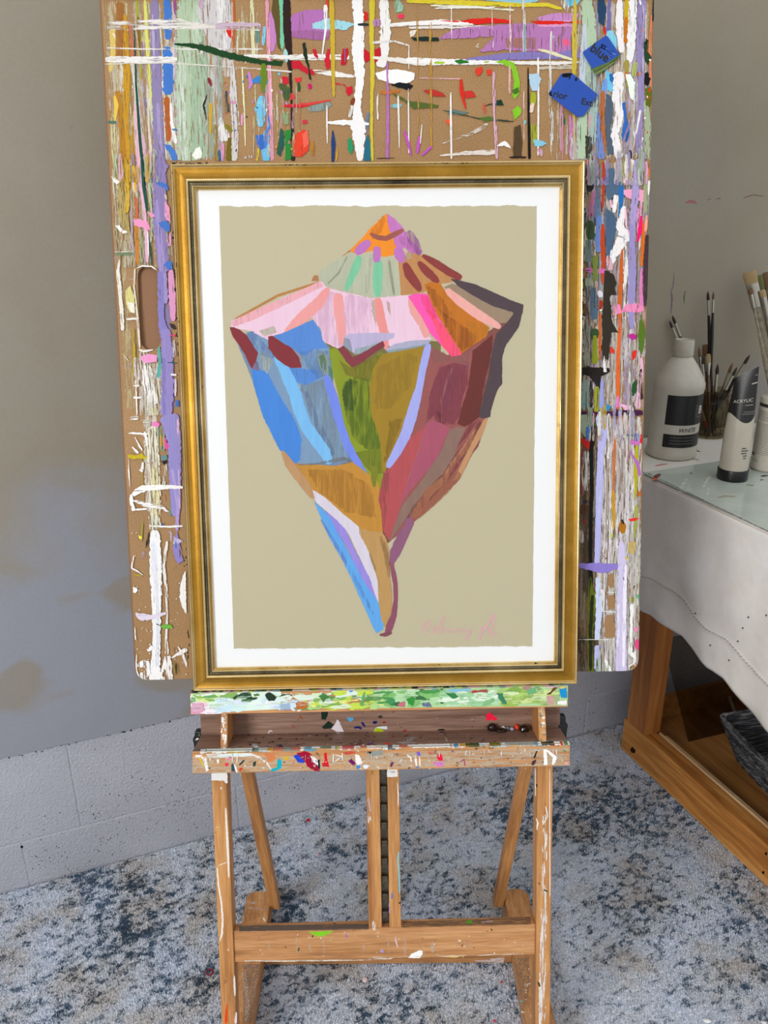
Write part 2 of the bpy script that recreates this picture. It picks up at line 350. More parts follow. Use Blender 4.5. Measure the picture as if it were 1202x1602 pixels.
def wm(v,s,c,w,cov=.75): wl.pstroke(pts(v,s),w,c,FR,1,WP,-1,.4,(cov,0,.8))
wm('M','232,110 226,200 212,230 218,290 210,385','#8d7386',[1,2.4,2,3,1.5]); wm('M','306,232 298,270 299,320','#6f7d4a',[2,3,1])
wl.ppoly(pts('Z','1071,318 1078,313 1087,313 1092,319 1082,318'),'#b97f80',FR,1,WP,-1,.3,(.9,0,.8))
for s in('1106,313 1113,311','1120,312 1128,310','1163,310 1178,305 1196,307'): wm('Z',s,'#8a6e66',1.6)
wm('Q','330,605 345,592','#8d8a84',1.2); 
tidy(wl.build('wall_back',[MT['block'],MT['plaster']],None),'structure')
# daylight window in the side wall, out of frame to the left
LWx=-2.3
lw=M(); t0,t1,zz0,zz1=-1.65,-.05,1.35,2.85
for (a,b,c,d) in((-2.5,t0,0,3.2),(t1,WD,0,3.2),(t0,t1,0,zz0),(t0,t1,zz1,3.2)): lw.box((LWx-.12,LWx),(a,b),(c,d),FR,0)
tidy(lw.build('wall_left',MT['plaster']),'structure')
wf=M()
for (a,b,c,d) in((t0,t0+.05,zz0,zz1),(t1-.05,t1,zz0,zz1),(t0,t1,zz0,zz0+.05),(t0,t1,zz1-.05,zz1),((t0+t1)/2-.02,(t0+t1)/2+.02,zz0,zz1)): wf.box((LWx-.09,LWx-.03),(a,b),(c,d),FR,.003)
tidy(wf.build('window_1',MT['window_white']),'structure')
fl=M(); fl.box((-2.5,3.4),(-2.5,WD+.05),(-.05,-.012),FR,0); tidy(fl.build('floor',MT['floor']),'structure')
# ------------------------------------------------------------ rug: backing and pile tufts
import numpy as np
rg=M(); rg.box((-2.0,3.0),(-1.0,WD-.004),(-.012,-.004),FR,.001)
rug=thing('rug','blue and grey speckled low pile rug covering the floor under the easel','rug',frame(W,T,Vector((0,0,1)),W*.5+T*.3+Vector((0,0,-.012))))
rbk=rg.build('rug_backing',MT['rug'],rug)
def tufts():
    rng=np.random.default_rng(3); s=.0044; P=[]
    xs=np.arange(-.95,1.75,s); ys=np.arange(.35,WD-.006,s); X,Y=np.meshgrid(xs,ys); X=X.ravel()+rng.uniform(-.4,.4,X.size)*s; Y=Y.ravel()+rng.uniform(-.4,.4,Y.size)*s
    wx=X*W.x+Y*T.x; wy=X*W.y+Y*T.y; dx,dy=wx,wy
    d=dy*fw.y+(0-H)*fw.z; sx=(dx*rt.x+dy*rt.y-H*rt.z)/d; sy=-(dx*up.x+dy*up.y-H*up.z)/d
    k=(np.abs(sx)<.56)&(sy<.72)&(sy>.1)&(d>0)&(X<1.75); wx,wy=wx[k],wy[k]; n=wx.size
    h=rng.uniform(.004,.009,n); la=rng.uniform(0,2*pi,n); lean=rng.uniform(.0,.004,n); r=rng.uniform(.0015,.0024,n)
    V_=np.zeros((n,5,3)); 
    for j in range(4):
        a=la+j*pi/2; V_[:,j,0]=wx+np.cos(a)*r; V_[:,j,1]=wy+np.sin(a)*r; V_[:,j,2]=-.0045
    V_[:,4,0]=wx+np.cos(la)*lean; V_[:,4,1]=wy+np.sin(la)*lean; V_[:,4,2]=-.0045+h
    base=(np.arange(n)*5)[:,None,None]; fc=np.array([[0,1,4],[1,2,4],[2,3,4],[3,0,4]])[None]+base
    me=bpy.data.meshes.new('rug_pile'); inv=np.array(WM[rug.name].inverted()); v=V_.reshape(-1,3); v=v@inv[:3,:3].T+inv[:3,3]
    f=fc.reshape(-1,3); me.vertices.add(len(v)); me.vertices.foreach_set('co',v.ravel()); me.loops.add(f.size); me.loops.foreach_set('vertex_index',f.ravel().astype(np.int32))
    me.polygons.add(len(f)); me.polygons.foreach_set('loop_start',np.arange(0,f.size,3,dtype=np.int32)); me.update(calc_edges=True); me.validate()
    me.materials.append(MT['rug']); me.polygons.foreach_set('use_smooth',[True]*len(f))
    o=bpy.data.objects.new('rug_pile',me); col.objects.link(o); place(o,WM[rug.name],rbk); o['kind']='stuff'; print('tufts',n)
tufts()
# ------------------------------------------------------------ easel
base=FE@Vector((0,0,-.708)); FB=FE.copy(); FB.translation=base
easel=thing('easel','paint-spattered wooden studio easel holding the gold framed painting','easel',FB)
LZ0=-.705
def dab(m,v,c,s,F,axis,val,sgn,jit=.5,cov=1,w=None,rag=.3,hz=0,op=1):
    if w is None: m.ppoly(pts(v,s),c,F,axis,val,sgn,jit,(cov,hz,op))
    else: m.pstroke(pts(v,s),w,c,F,axis,val,sgn,rag,(cov,hz,op))
# front uprights
def leg(x0,x1,side):
    m=M(); m.box((x0,x1),(.046,.078),(-.690 if side<0 else -.690,-.04),FE,.0015)
    f=lambda *a,**k: dab(m,*a,FE,1,.046,-1,**k)
    if side<0:
        f('O','#f2f1ee','116,30 208,30 212,95 198,95 190,80 116,78'); f('O','#efe9e0','200,240 205,340 210,440 215,550 218,650',w=[2,3,3.4,3,2]); f('O','#efe9e0','150,590 158,700 175,800 182,900 178,980 165,1025',w=[2.2,2.5,2.6,3,3,1.5])
        f('O','#e6dccd','155,580 205,560',w=1.6); f('O','#e9e0d5','250,1225 252,1290 255,1345',w=[2,3.5,2]); f('O','#e8551e','208,1390 205,1440 200,1510',w=[1.5,3.8,4.5]); f('O','#ecd9dd','262,1440 258,1508',w=[2,5])
        f('O','#f0ebe2','172,118 174,132',w=3); f('O','#f0ebe2','214,1070 216,1080',w=2.4); f('O','#3a3026','192,1250 202,1262 190,1272',w=1.5); f('O','#b6b13c','212,740 222,752',w=1.5); f('O','#3b2c20','140,385 142,388',w=2.2); f('O','#ece5da','140,360 155,350',w=1)
    else:
        for i in range(34):
            y=280+i*37+random.uniform(-10,10); x=1030-(i/34)*26+random.uniform(-10,10); f('P','#ece6e0','%d,%d %d,%d'%(x,y,x+random.uniform(-3,3),y+random.uniform(35,90)),w=random.uniform(1.5,5.5),cov=.62)
        f('P','#eae4de','1020,700 1012,1100 1005,1510',w=[7,9,11],cov=.56); f('P','#f1ede6','1053,10 1053,300 1054,760',w=[1,1.4,1.2]); f('P','#eee7dd','968,5 970,170',w=1.2)
        f('P','#efe6da','975,300 982,330 978,370',w=[2,3,2]); f('P','#3c3a1a','985,680 998,690',w=2); f('P','#4e5a1c','1018,720 1042,733',w=3); f('P','#4b4a20','985,1262 996,1290',w=3.4); f('P','#2b231c','975,100 977,118',w=3)
        f('P','#ece3d6','1030,230 1040,290 1020,330',w=2); 
    o=m.build('leg',MT['beech_z'],easel); return o
leg(-.2752,-.2512,-1); leg(.2395,.2640,1)
# bottom crossbar
m=M(); m.box((-.2512,.2395),(.050,.071),(-.4735,-.4195),FE,.0015)
f=lambda *a,**k: dab(m,*a,FE,1,.050,-1,**k)
f('O','#8fd038','682,968 840,962 815,975 770,995 745,998 715,985'); f('O','#17602a','620,1085 628,1062 637,1065 630,1080'); f('O','#1c4a2a','705,990 718,990 712,1005'); f('O','#a774c0','905,985 915,1002',w=4); f('O','#d9ccd6','890,970 925,975',w=2,cov=.6)
f('O','#c894cc','1118,1070 1124,1092',w=3.5); f('P','#fbfaf6','222,1122 240,1098 285,1078 305,1080 305,1100 290,1122'); f('P','#efcf6a','425,1112 500,1117 540,1105 545,1120',w=1.5,cov=.8); f('P','#b99fd0','68,1070 72,1090',w=4)
f('P','#e6c7d6','140,990 160,1060',w=2.2,cov=.7); f('P','#efe9e0','515,1020 530,1022',w=4,cov=.7); f('P','#2e4a1c','706,950 716,962',w=2.6); f('P','#2e3a1c','686,962 688,968',w=2)
for i in range(40):
    x=380+random.random()*450; y=1458+random.random()*40; m.ppoly(ell(x,y,random.uniform(.5,1.6),random.uniform(.5,1.6),0,6),random.choice(['#efe9e0','#d9cfc4','#e8d8d8','#3b2c20','#f4f0ea']),FE,1,.05,-1,0,(.9,0,.8))
for i in range(16):
    x=385+random.random()*440; m.pstroke([(x,1462+random.random()*20),(x+1,1478+random.random()*18)],random.uniform(2,6),'#dfcdbd',FE,1,.05,-1,.3,(.5,0,.5))
f('O','#e2d6c8','310,1140 600,1140 900,1135 1180,1125',w=2.2,cov=.62,hz=1); f('P','#e2d6c8','10,1120 400,1112 900,1098',w=1.8,cov=.55,hz=1)
g=lambda *a,**k: dab(m,*a,FE,2,-.4195,1,**k)
g('O','#7d7168','280,965 280,935 400,930 1040,921 1040,955 700,960',cov=.95,hz=1,op=.75); g('P','#8a7462','185,945 190,908 500,900 940,880 940,925',cov=.7,hz=1,op=.6); g('P','#6fae3c','560,915 570,900 595,895 600,912 580,922'); g('O','#1b1b1b','830,918 848,921',w=2)
g('P','#e8d7dc','650,912 720,905',w=2,cov=.6)
m.build('crossbar',MT['beech_x'],easel)
# mast rails and ratchet
for x0,x1,sd in((-.0322,-.0107,0),(.0015,.0203,1)):
    m=M(); m.box((x0,x1),(.050,.078),(-.4195,-.04),FE,.001); m.box((x0,x1),(.0545,.078),(-.04,1.05),FE,.001)
    f=lambda *a,**k: dab(m,*a,FE,1,.050,-1,**k)
    if sd:
        f('P','#f3f2ef','95,10 158,10 159,58 97,58'); f('P','#8a8a8e','112,30 145,26 130,36',w=1); f('P','#f0e9e0','158,90 162,160 162,230',w=[1,1.8,1]); f('P','#7ccfe0','165,500 160,560 168,640 170,740',w=[2.5,2.4,2,2]); f('P','#5f7fd0','125,735 124,775',w=3.6,cov=.7); f('P','#b7a1c4','108,700 112,860',w=2.5,cov=.5); f('P','#131a33','168,795 175,802',w=4)
    else:
        f('P','#8c8a3a','10,20 15,45',w=4,cov=.6); f('O','#e6d5cf','1048,290 1052,315',w=3); f('O','#e9ded4','1036,250 1040,330',w=2,cov=.6); f('O','#ece6dc','1068,905 1072,960',w=5,cov=.6); f('O','#d6c4c4','1045,180 1050,260',w=7,cov=.5)
    m.build('mast_rail',MT['beech_z'],easel)
m=M(); m.box((-.0107,.0015),(.060,.066),(-.418,1.0),FE,0)
z=-.405; 
while z<-.13:
    m.prism([(-.0100,z),(.0008,z),(.0006,z+.011),(-.0098,z+.011)],.0535,.0605,FE,.0012,0,2); z+=.0305
m.build('ratchet_strip',MT['metal'],easel)
# rear struts, feet, stretcher
def bar(a,b,w,d,mt,name,parent,side=Vector((1,0,0)),paints=None,bev=.0015,clampz=None):
    a=Vector(a);b=Vector(b); ax=(b-a).normalized(); sx=(side-ax*side.dot(ax)).normalized(); sy=ax.cross(sx); F=frame(sx,sy,ax,a)
    m=M(); m.box((-w/2,w/2),(-d/2,d/2),(0,(b-a).length),F,bev)
    if paints: paints(m,F)
    return m.build(name,mt,parent,mtx=F)
bl=on(FW,2,.052,424,1446); br=on(FW,2,.052,786,1440)
def psr(m,F):
    m.pstroke(pts('P','765,742 800,752'),2,'#efe6da',F,1,.011,1,.2); m.pstroke(pts('P','765,765 800,775'),4,'#c9b56a',F,1,.011,1,.3,(.7,0,1))
bar((bl.x,1.262,.034),(-.2415,1.112,.60),.0195,.022,MT['beech_z'],'rear_strut',easel)
bar((br.x,1.262,.034),(.243,1.112,.60),.0195,.022,MT['beech_z'],'rear_strut',easel,paints=psr)
def foot(xc,sd):
    F=FW; m=M(); x0,x1=xc-.025,xc+.025; out=[(x0,.62),(x1,.62)]
    r=.02
    for k in range(7): a=k*pi/12; out.append((x1-r+r*cos(a),1.285-r+r*sin(a)))
    for k in range(7): a=pi/2+k*pi/12; out.append((x0+r+r*cos(a),1.285-r+r*sin(a)))
    # plan outline extruded in height
    Fp=frame(Vector((1,0,0)),Vector((0,0,-1)),Vector((0,1,0)),Vector((0,0,0)))
    m.prism(out,-.047,-.001,Fp,.002,0,2)
    top=.047
    def g(v,c,s,w=None,**k): dab(m,v,c,s,FW,2,top,1,w=w,**k)
    if sd<0:
        g('O','#cfc0b6','325,825 440,840',w=2,cov=.6); g('O','#d8ccc4','330,795 375,800',w=4,cov=.55); g('O','#f2efe8','420,886 432,904',w=3.4); g('O','#9b8f85','300,1160 400,1158 380,1300 350,1500 305,1500',cov=.62,op=.7); g('O','#d9cfc6','305,1200 330,1400 320,1500',w=6,cov=.45)
    else:
        g('P','#e8e2da','905,1278 940,1272',w=2.4); g('P','#9fd2de','880,1380 902,1368',w=2.2); g('P','#f0ece4','885,1438 900,1440',w=4); g('P','#93877a','840,1120 930,1120 935,1300 900,1440 870,1330',cov=.55,op=.6)
        for i in range(12): x,y=random.uniform(820,835),random.uniform(1505,1590); m.ppoly(ell(x,y,1,.9,0,6),'#e9e3dc',FW,2,top,1,0)
    m.build('foot',MT['beech_y'],easel)
fo=.2615; foot(-.2615,-1); foot(.2615,1)
m=M(); m.box((-.2365,.2365),(1.150,1.178),(.001,.042),FW,.0015)
g=lambda *a,**k: dab(m,*a,FW,1,1.150,-1,**k)
g('P','#e6d9d6','600,1135 700,1125 790,1118 780,1150 700,1158',cov=.6,hz=1); g('P','#ddd0c6','300,1140 303,1170',w=2,cov=.6)
m.build('rear_stretcher',MT['beech_x'],easel)
# tray
FL=-.022
m=M(); m.box((-.2885,.274),(.0455,.0575),(-.094,-.001),FE,.001)
f=lambda *a,**k: dab(m,*a,FE,1,.0455,-1,**k)
f('G','#243a30','835,205 850,195 878,200 875,225 862,248 838,245'); f('G','#263a30','840,290 880,255 910,275 895,300 850,302'); f('G','#e6dfe4','895,300 915,280 930,245 945,262 970,318 925,318'); f('G','#5fb4dc','985,235 1025,235 1028,248 1005,262'); f('G','#1c2a7c','1030,295 1055,292 1075,300',w=4); f('G','#26327c','1075,262 1095,290',w=4); f('G','#232c6c','1140,265 1165,260',w=6); f('G','#c23a4a','665,280 680,292',w=3,cov=.8)
f('G','#e9e3e4','525,328 535,310 550,318',w=2); f('G','#b7653a','708,225 730,245',w=5,cov=.55); f('H','#ff2a55','675,220 700,205 715,215 745,240 740,255 712,247 680,255'); f('H','#1e4a30','495,172 550,172 545,182 520,186'); f('H','#4b4540','45,230 70,232',w=5); f('H','#dfe8ea','20,310 35,290 95,285 98,305 60,300'); f('H','#b7c81e','15,318 35,295 60,298 80,318'); f('H','#b52a3a','180,318 200,305 218,310 200,320')
f('H','#241c1a','385,315 405,302 430,302 443,312 430,325 405,328'); f('H','#a3283a','70,265 90,262',w=3); f('H','#b54a4a','100,180 115,188',w=2,cov=.8); f('G','#232f6e','10,10 12,12',w=.1) if False else None
f('G','#c9a05a','1,1 2,2',w=.1) if False else None
for i in range(26): x=random.uniform(370,830); y=random.uniform(1112,1138); m.ppoly(ell(x,y,random.uniform(.5,1.5),random.uniform(.4,1),0,6),random.choice(['#3d322b','#d8cfc8','#8a3a3a','#4b423a']),FE,1,.0455,-1,0,(.9,0,.7))
m.build('tray_back',MT['old_wood'],easel)
m=M(); m.box((-.2885,.274),(FL+.006,.0455),(-.094,-.086),FE,.0005)
tf=-.086
f=lambda *a,**k: dab(m,*a,FE,2,tf,1,**k)
f('G','#d4dbe6','430,400 440,388 460,398 485,425 470,428 445,412'); f('G','#2b2a2e','580,360 605,358',w=2.4); f('G','#3a3f56','585,405 615,405',w=4,cov=.8); f('H','#a5a3a6','185,378 230,350 270,345 245,368 220,382',cov=.7); f('H','#e0482c','85,385 108,380 115,398 92,402'); f('G','#9c3a3a','1030,395 1080,398',w=2.5,cov=.8); f('G','#9878a8','1115,385 1145,382',w=4,cov=.8)
for i in range(120):
    x=random.uniform(362,838); y=random.uniform(1145,1172); m.ppoly(ell(x,y,random.uniform(.5,3),random.uniform(.4,1.3),0,7),random.choice(['#2f2723','#d8cfc8','#8a3a3a','#4b423a','#5b5560','#3b4d66','#b08a5a','#7c6a5c']),FE,2,tf,1,.2,(.9,0,.8))
for i in range(26):
    x=random.uniform(360,640); m.pstroke([(x,random.uniform(1160,1172)),(x+random.uniform(8,30),random.uniform(1160,1172))],random.uniform(1,4),random.choice(['#a98f80','#3c4a63','#c8bcb4','#5c4a42']),FE,2,tf,1,.4,(.6,1,.8))
m.build('tray_floor',MT['old_wood'],easel)
m=M(); m.box((-.2885,.274),(FL,FL+.0085),(-.1185,-.0835),FE,.0015)
f=lambda *a,**k: dab(m,*a,FE,1,FL,-1,**k)
lz=-.0835; tp=lambda *a,**k: dab(m,*a,FE,2,lz,1,**k)
f('G','#d6c4a8','80,470 1200,455 1200,539 80,564',cov=.62,hz=1,op=.7,jit=0); f('H','#d4c4ac','0,442 1170,412 1170,516 0,532',cov=.62,hz=1,op=.7,jit=0)
f('G','#e0e8e4','160,450 420,442 440,462 250,470 170,470',cov=.85,hz=1); f('G','#f2efe9','120,462 160,470 175,545 160,552 140,480'); f('G','#e2c234','115,468 130,475 145,520 138,525'); f('G','#f1eeea','100,455 140,455 120,470 95,470'); f('G','#f1eeea','222,480 236,480 234,505 224,503'); f('G','#e83a62','270,503 292,500 290,520 275,522'); f('G','#e8a6b4','270,475 320,465 318,485 280,488',cov=.8); f('G','#3c5866','308,510 325,500 330,550 308,553',cov=.9)
f('G','#f3f0ea','318,500 335,520 345,558 337,558',w=None); f('G','#d8481f','352,540 372,525 376,538 358,552'); f('G','#34454f','355,515 385,485',w=3); f('G','#e6ded8','420,445 470,470 520,505 545,545',w=[2,4,3,2]); f('G','#2d4a44','435,500 455,490 450,520 438,525'); f('G','#d88a5a','500,450 550,440 575,470 545,498 520,490',cov=.9); f('G','#18b4c4','535,550 545,535 575,530 580,480 592,478 607,495 602,530 570,550'); f('G','#d8b83a','612,468 645,462 640,485 618,483',cov=.85)
f('G','#2850d0','672,460 700,450 745,490 735,502 700,498'); f('G','#a8123e','690,445 740,432 775,445 800,490 830,550 800,548 760,530 745,500 720,470'); f('G','#f2e8ea','770,455 800,470 830,500 825,520 790,500'); f('G','#20302c','815,485 828,480 832,545 820,530'); f('G','#e01c2c','852,445 868,440 872,480 885,525 845,525 840,505 858,490'); f('G','#d25a4a','955,440 1030,430 1040,445 990,455',cov=.85); f('G','#7c1c6c','995,490 1015,475 1040,505 1020,515'); f('G','#f1ecea','1035,450 1060,455 1080,500 1055,520 1040,500')
f('G','#4a90cc','1042,520 1062,512 1070,535 1045,537'); f('G','#e4e8f2','1082,520 1100,510 1120,520 1105,536 1088,535'); f('G','#9aa09a','1095,440 1200,425 1200,455 1130,462',cov=.75,hz=1); f('G','#1d2c28','1110,442 1135,440',w=4); f('G','#e8e8e4','900,450 960,465 905,500',w=[1,2,1],cov=.8)
f('H','#3c8ac8','262,525 280,522 290,528 270,530'); f('H','#efe9e2','215,455 235,470 240,495',w=3,cov=.8); f('H','#8a6ac8','268,440 288,436 296,458 278,460'); f('H','#f1ece4','262,460 270,520',w=3.5); f('H','#f1ece4','288,465 290,520',w=2.5); f('H','#7c3a58','118,500 140,495 125,525 112,522'); f('H','#ea1c4c','395,450 405,442 420,460 425,488 402,490 390,472'); f('H','#d88ac4','362,502 385,492 400,500 420,488 432,520 395,526'); f('H','#d98a70','330,440 365,430 375,450 345,455',cov=.85); f('H','#b8407a','520,500 550,480 555,520',w=2,cov=.7)
f('H','#fbf9f4','1015,425 1035,420 1040,512 1020,515'); f('H','#fbf9f4','1040,425 1085,458 1098,470 1080,512 1066,510 1072,470 1035,435'); f('H','#4b3e48','945,515 950,490 975,480 970,500 960,515'); f('H','#1c3a38','955,470 975,430 990,415 985,430 965,475'); f('H','#eaaab0','1140,500 1155,492 1162,505 1148,515'); f('H','#5c9a6a','1128,425 1150,430 1140,440')
for i in range(60): x=random.uniform(304,890); y=random.uniform(1184,1204); m.ppoly(ell(x,y,random.uniform(.5,2),random.uniform(.4,1.4),0,6),random.choice(['#e9e3dc','#8f7d6a','#d8cfc8','#b88a62','#6e5b4c','#e6d9c8']),FE,1,FL,-1,.2,(.9,0,.8))
ltr=random.Random(5)
def tdab(x0,x1,c,cov=.95,y0=FL,y1=FL+.0085):
    n_=max(3,int((x1-x0)/.002)); e=m.nxt(); A=[(x0+(x1-x0)*i/n_,max(FL,y0+ltr.uniform(0,.001)),lz+e) for i in range(n_+1)]; B_=[(x0+(x1-x0)*i/n_,min(FL+.0085,y1-ltr.uniform(0,.002)),lz+e) for i in range(n_+1)][::-1]
    m.add(A+B_,[[i,i+1,2*n_-i,2*n_+1-i] for i in range(n_)],FE,hexc(c),(cov,1,1),-1)
def fdab(x0,x1,h,c,cov=.9): # the same paint spilling over the front edge
    n_=max(3,int((x1-x0)/.002)); e=m.nxt(); A=[(x0+(x1-x0)*i/n_,FL-e,lz) for i in range(n_+1)]; B_=[(x0+(x1-x0)*i/n_,FL-e,lz-h*ltr.uniform(.4,1)) for i in range(n_+1)][::-1]
    m.add(A+B_,[[i,i+1,2*n_-i,2*n_+1-i] for i in range(n_)],FE,hexc(c),(cov,1,1),-1)
x=-.287
pal_=['#dfe4e2','#e9e4e2','#8fa39a','#b7c4c4','#6a8a70','#c9b84a','#b86a5a','#e8e8ea','#7f8f8c','#5a9cb8','#c89a3a','#5c6068','#d9d4ce','#cfdcd6','#d8d0c8']
while x<.272:
    w=ltr.uniform(.004,.026); c=ltr.choice(pal_); tdab(x,min(x+w,.2735),c); 
    if ltr.random()<.7: fdab(x,min(x+w,.2735),ltr.uniform(.001,.0045),c)
    x+=w*.6
xa=lambda v,t_: on(FE,1,FL,*pts(v,'%g,440'%t_)[0]).x
for v,c,a0,a1 in(('G','#cfdcd6',160,430),('H','#274a24',560,640),('H','#6c6a14',700,765),('H','#e4e8ea',250,470),('H','#f2f0ec',985,1170),('H','#c8301c',1030,1075),('H','#1d3a34',1005,1080),('H','#c8241c',1115,1132),('H','#4a8a54',1136,1160),('H','#2a86b0',490,516),('G','#c24a52',960,1030),('H','#9aa8a4',790,960)): tdab(xa(v,a0),xa(v,a1),c,1); fdab(xa(v,a0),xa(v,a1),.0022,c,1)
for i in range(150):
    xx=ltr.uniform(304,888); yy=ltr.uniform(1181,1206)-(xx-304)*.0215; m.pstroke([(xx,yy),(xx+ltr.uniform(-6,6),yy+ltr.uniform(-4,4))],ltr.uniform(.8,3.5),ltr.choice(['#e9e3dc','#d8cfc8','#c8b49c','#9c8a78','#b8aaa0','#e8e2da','#7c6a5c','#d0a090','#8a9a9a','#c8b890','#5c5a60']),FE,1,FL,-1,.4,(.75,0,.75),clamp=lambda p:Vector((max(-.288,min(.2735,p.x)),p.y,max(-.118,min(-.084,p.z)))))
for i in range(26):
    xx=ltr.uniform(306,886); yy=1182-(xx-304)*.0215+ltr.uniform(0,4); m.pstroke([(xx,yy),(xx+ltr.uniform(-1,1),yy+ltr.uniform(3,14))],ltr.uniform(.8,2.2),ltr.choice(['#f0ece6','#e2dcd4','#cfc4b8','#e8e4e0']),FE,1,FL,-1,.3,(.9,0,.9))
m.build('tray_lip',MT['beech_x'],easel)
for x0,x1 in((-.2478,-.2378),(.2298,.2405)):
    m=M(); m.prism([(.0455,-.0865),(.0455,-.033),(.002,-.033),(-.0130,-.0865)],x0,x1,FE@frame(Vector((0,1,0)),Vector((1,0,0)),Vector((0,0,1)),Vector((0,0,0))),.0008)
    sd=x0<0
    F2=FE
    for i in range(26 if sd else 18):
        t=random.random(); z=-.085+t*.052; yy=-.0128+t*.0148
        # daubs lying on the sloped front edge
        hx=random.uniform(.001,.0035); hz=random.uniform(.001,.004); xc=random.uniform(x0+hx,x1-hx); e=.00005*(i+1)
        nrm=Vector((0,-.0535,.0150)).normalized(); tz=Vector((0,.0148,.052)).normalized(); c0=Vector((xc,-.0130+(z+.0865)*(.0150/.0535),z))+nrm*e
        ring=[c0+Vector((1,0,0))*hx*cos(a)*random.uniform(.7,1.1)+tz*hz*sin(a)*random.uniform(.7,1.1) for a in [k*pi/4 for k in range(8)]]
        m.add(ring,[list(range(8))],FE,hexc(random.choice(['#f0eeea','#dedad4','#9a9488','#e6e0d6','#c9c2b6'] if sd else ['#b9a888','#e4ddd0','#8a7a66','#c2b08c'])),(.85,0,1))
    m.build('tray_divider',MT['beech_z'],easel)
# canvas ledge under the frame
m=M(); m.box((-.2915,.2735),(-.004,.0295),(-.0335,-.0008),FE,.0003); m.box((-.29,.272),(.0297,.0455),(-.0335,.0078),FE,.0006)
f=lambda *a,**k: dab(m,*a,FE,1,-.004,-1,**k)
lc=lambda p: Vector((max(-.2912,min(.2732,p.x)),p.y,max(-.0333,min(-.00095,p.z))))
def LP(v,c,s,cov=1,jit=1.2): m.ppoly(pts(v,s),c,FE,1,-.004,-1,jit,(cov,1,1),clamp=lc)
LP('G','#dff0e6','70,95 600,80 600,185 75,212',1,0); LP('H','#b6d8a4','0,60 1160,40 1160,165 0,180',1,0)
lr=random.Random(11)
for i in range(60):
    x_=-.29+i*.0094; e=m.nxt(); m.add([(x_,-.0038,-.0008+e),(min(x_+.0108,.2732),-.0038,-.0008+e),(min(x_+.0105,.2732),lr.uniform(.004,.02),-.0008+e),(x_,lr.uniform(.004,.02),-.0008+e)],[[0,1,2,3]],FE,hexc(lr.choice(['#e8e4e0','#c6d878','#9ac4c8','#d8b8bc','#b8d8a0','#8fa39a','#4f6a58'])),(.95,1,1),-1)
def rled(x0,x1,y0,y1,n,pal,sx=(4,18),sy=(2,6)):
    for i in range(n):
        x=lr.uniform(x0,x1); y=lr.uniform(y0,y1)-(x-300)*.0215; m.ppoly(ell(x,y,lr.uniform(*sx),lr.uniform(*sy),lr.uniform(-.2,.1),10),lr.choice(pal),FE,1,-.004,-1,.8,(lr.uniform(.6,.95),1,1),clamp=lc)
rled(300,360,1086,1096,14,['#9cc45a','#c6d878','#7ab070','#e6efe0','#d8e8a0']); rled(300,340,1102,1114,10,['#e8a8c4','#efc8d8','#f4e8ee']); rled(340,470,1096,1112,40,['#e4f2ea','#d6ecea','#cfe6ee','#f2f6f2','#dfe6f4','#c8dcc8']); rled(360,470,1088,1096,26,['#5c8a4c','#8fb868','#34553c','#cfe0a8','#e4efe4'],(3,12),(1.5,4))
rled(470,600,1088,1112,70,['#b8d890','#8cc06c','#d8e8c8','#e2e28c','#6ba05c','#dce8dc','#c8dc5c']); rled(600,700,1084,1112,60,['#8cc47c','#5ca45c','#b8dcae','#3f7a4c','#dcebd2','#9ccc94']); rled(700,800,1092,1112,50,['#cfe8cc','#b8e0b8','#e2efdc','#a8d4a8','#8fc08c']); rled(790,870,1088,1112,50,['#b8d47c','#a4c464','#cfe09c','#8cb25c','#d6e6b8'])
rled(580,880,1080,1086,50,['#e6c8cc','#9ac4c8','#5f9aa8','#e8e4e0','#a85c5c','#7ab0c8'],(3,9),(1,2.5))
LP('G','#2c4030','505,100 530,85 560,100 570,115 560,135 530,138 515,118'); LP('G','#c8743a','685,150 700,142 765,140 760,170 720,185 690,188',.7); LP('G','#dcb0c4','75,150 140,150 150,190 110,205 78,205',.8); LP('G','#a7bed8','590,160 650,150 655,190 600,192',.8); LP('G','#6cb06a','1065,160 1085,85 1098,85 1080,170'); LP('G','#4aa4d8','1000,72 1020,70 1022,85 1003,88'); LP('G','#4a8a4a','820,110 850,90 880,110 850,145',.8)
LP('H','#b88a8c','890,50 945,45 950,65 900,72'); LP('H','#b05a58','580,78 680,70 690,85 600,90',.9); LP('H','#8fc4dc','440,72 580,62 590,78 480,85',.85); LP('H','#4f9a64','90,140 120,115 145,130 130,165'); LP('H','#3f9a44','210,130 240,110 262,120 250,165 222,155'); LP('H','#c87a80','158,155 200,140 205,170 170,175'); LP('H','#6f7c9c','300,150 345,145 360,172 310,172',.8); LP('H','#3f8a54','440,90 500,95 520,115 480,125'); LP('H','#4a8a68','740,95 775,90 790,130 800,160 775,155 750,120'); LP('H','#78b484','915,70 965,60 980,85 930,102'); LP('H','#7c4a28','1035,100 1080,58 1100,60 1060,95'); LP('H','#d8c878','1110,50 1150,48 1150,70 1120,75'); LP('H','#1f98d0','1110,65 1152,60 1152,122 1120,118'); LP('H','#cfa8a0','1035,110 1080,105 1080,160 1035,162',.8); LP('H','#a4bc8c','1082,105 1110,100 1118,160 1085,160'); LP('H','#f2efec','1100,140 1152,130 1152,160 1100,163',.75); LP('H','#e6b8cc','1030,48 1110,42 1110,56 1040,62',.9)
m.build('canvas_ledge',MT['beech_x'],easel)
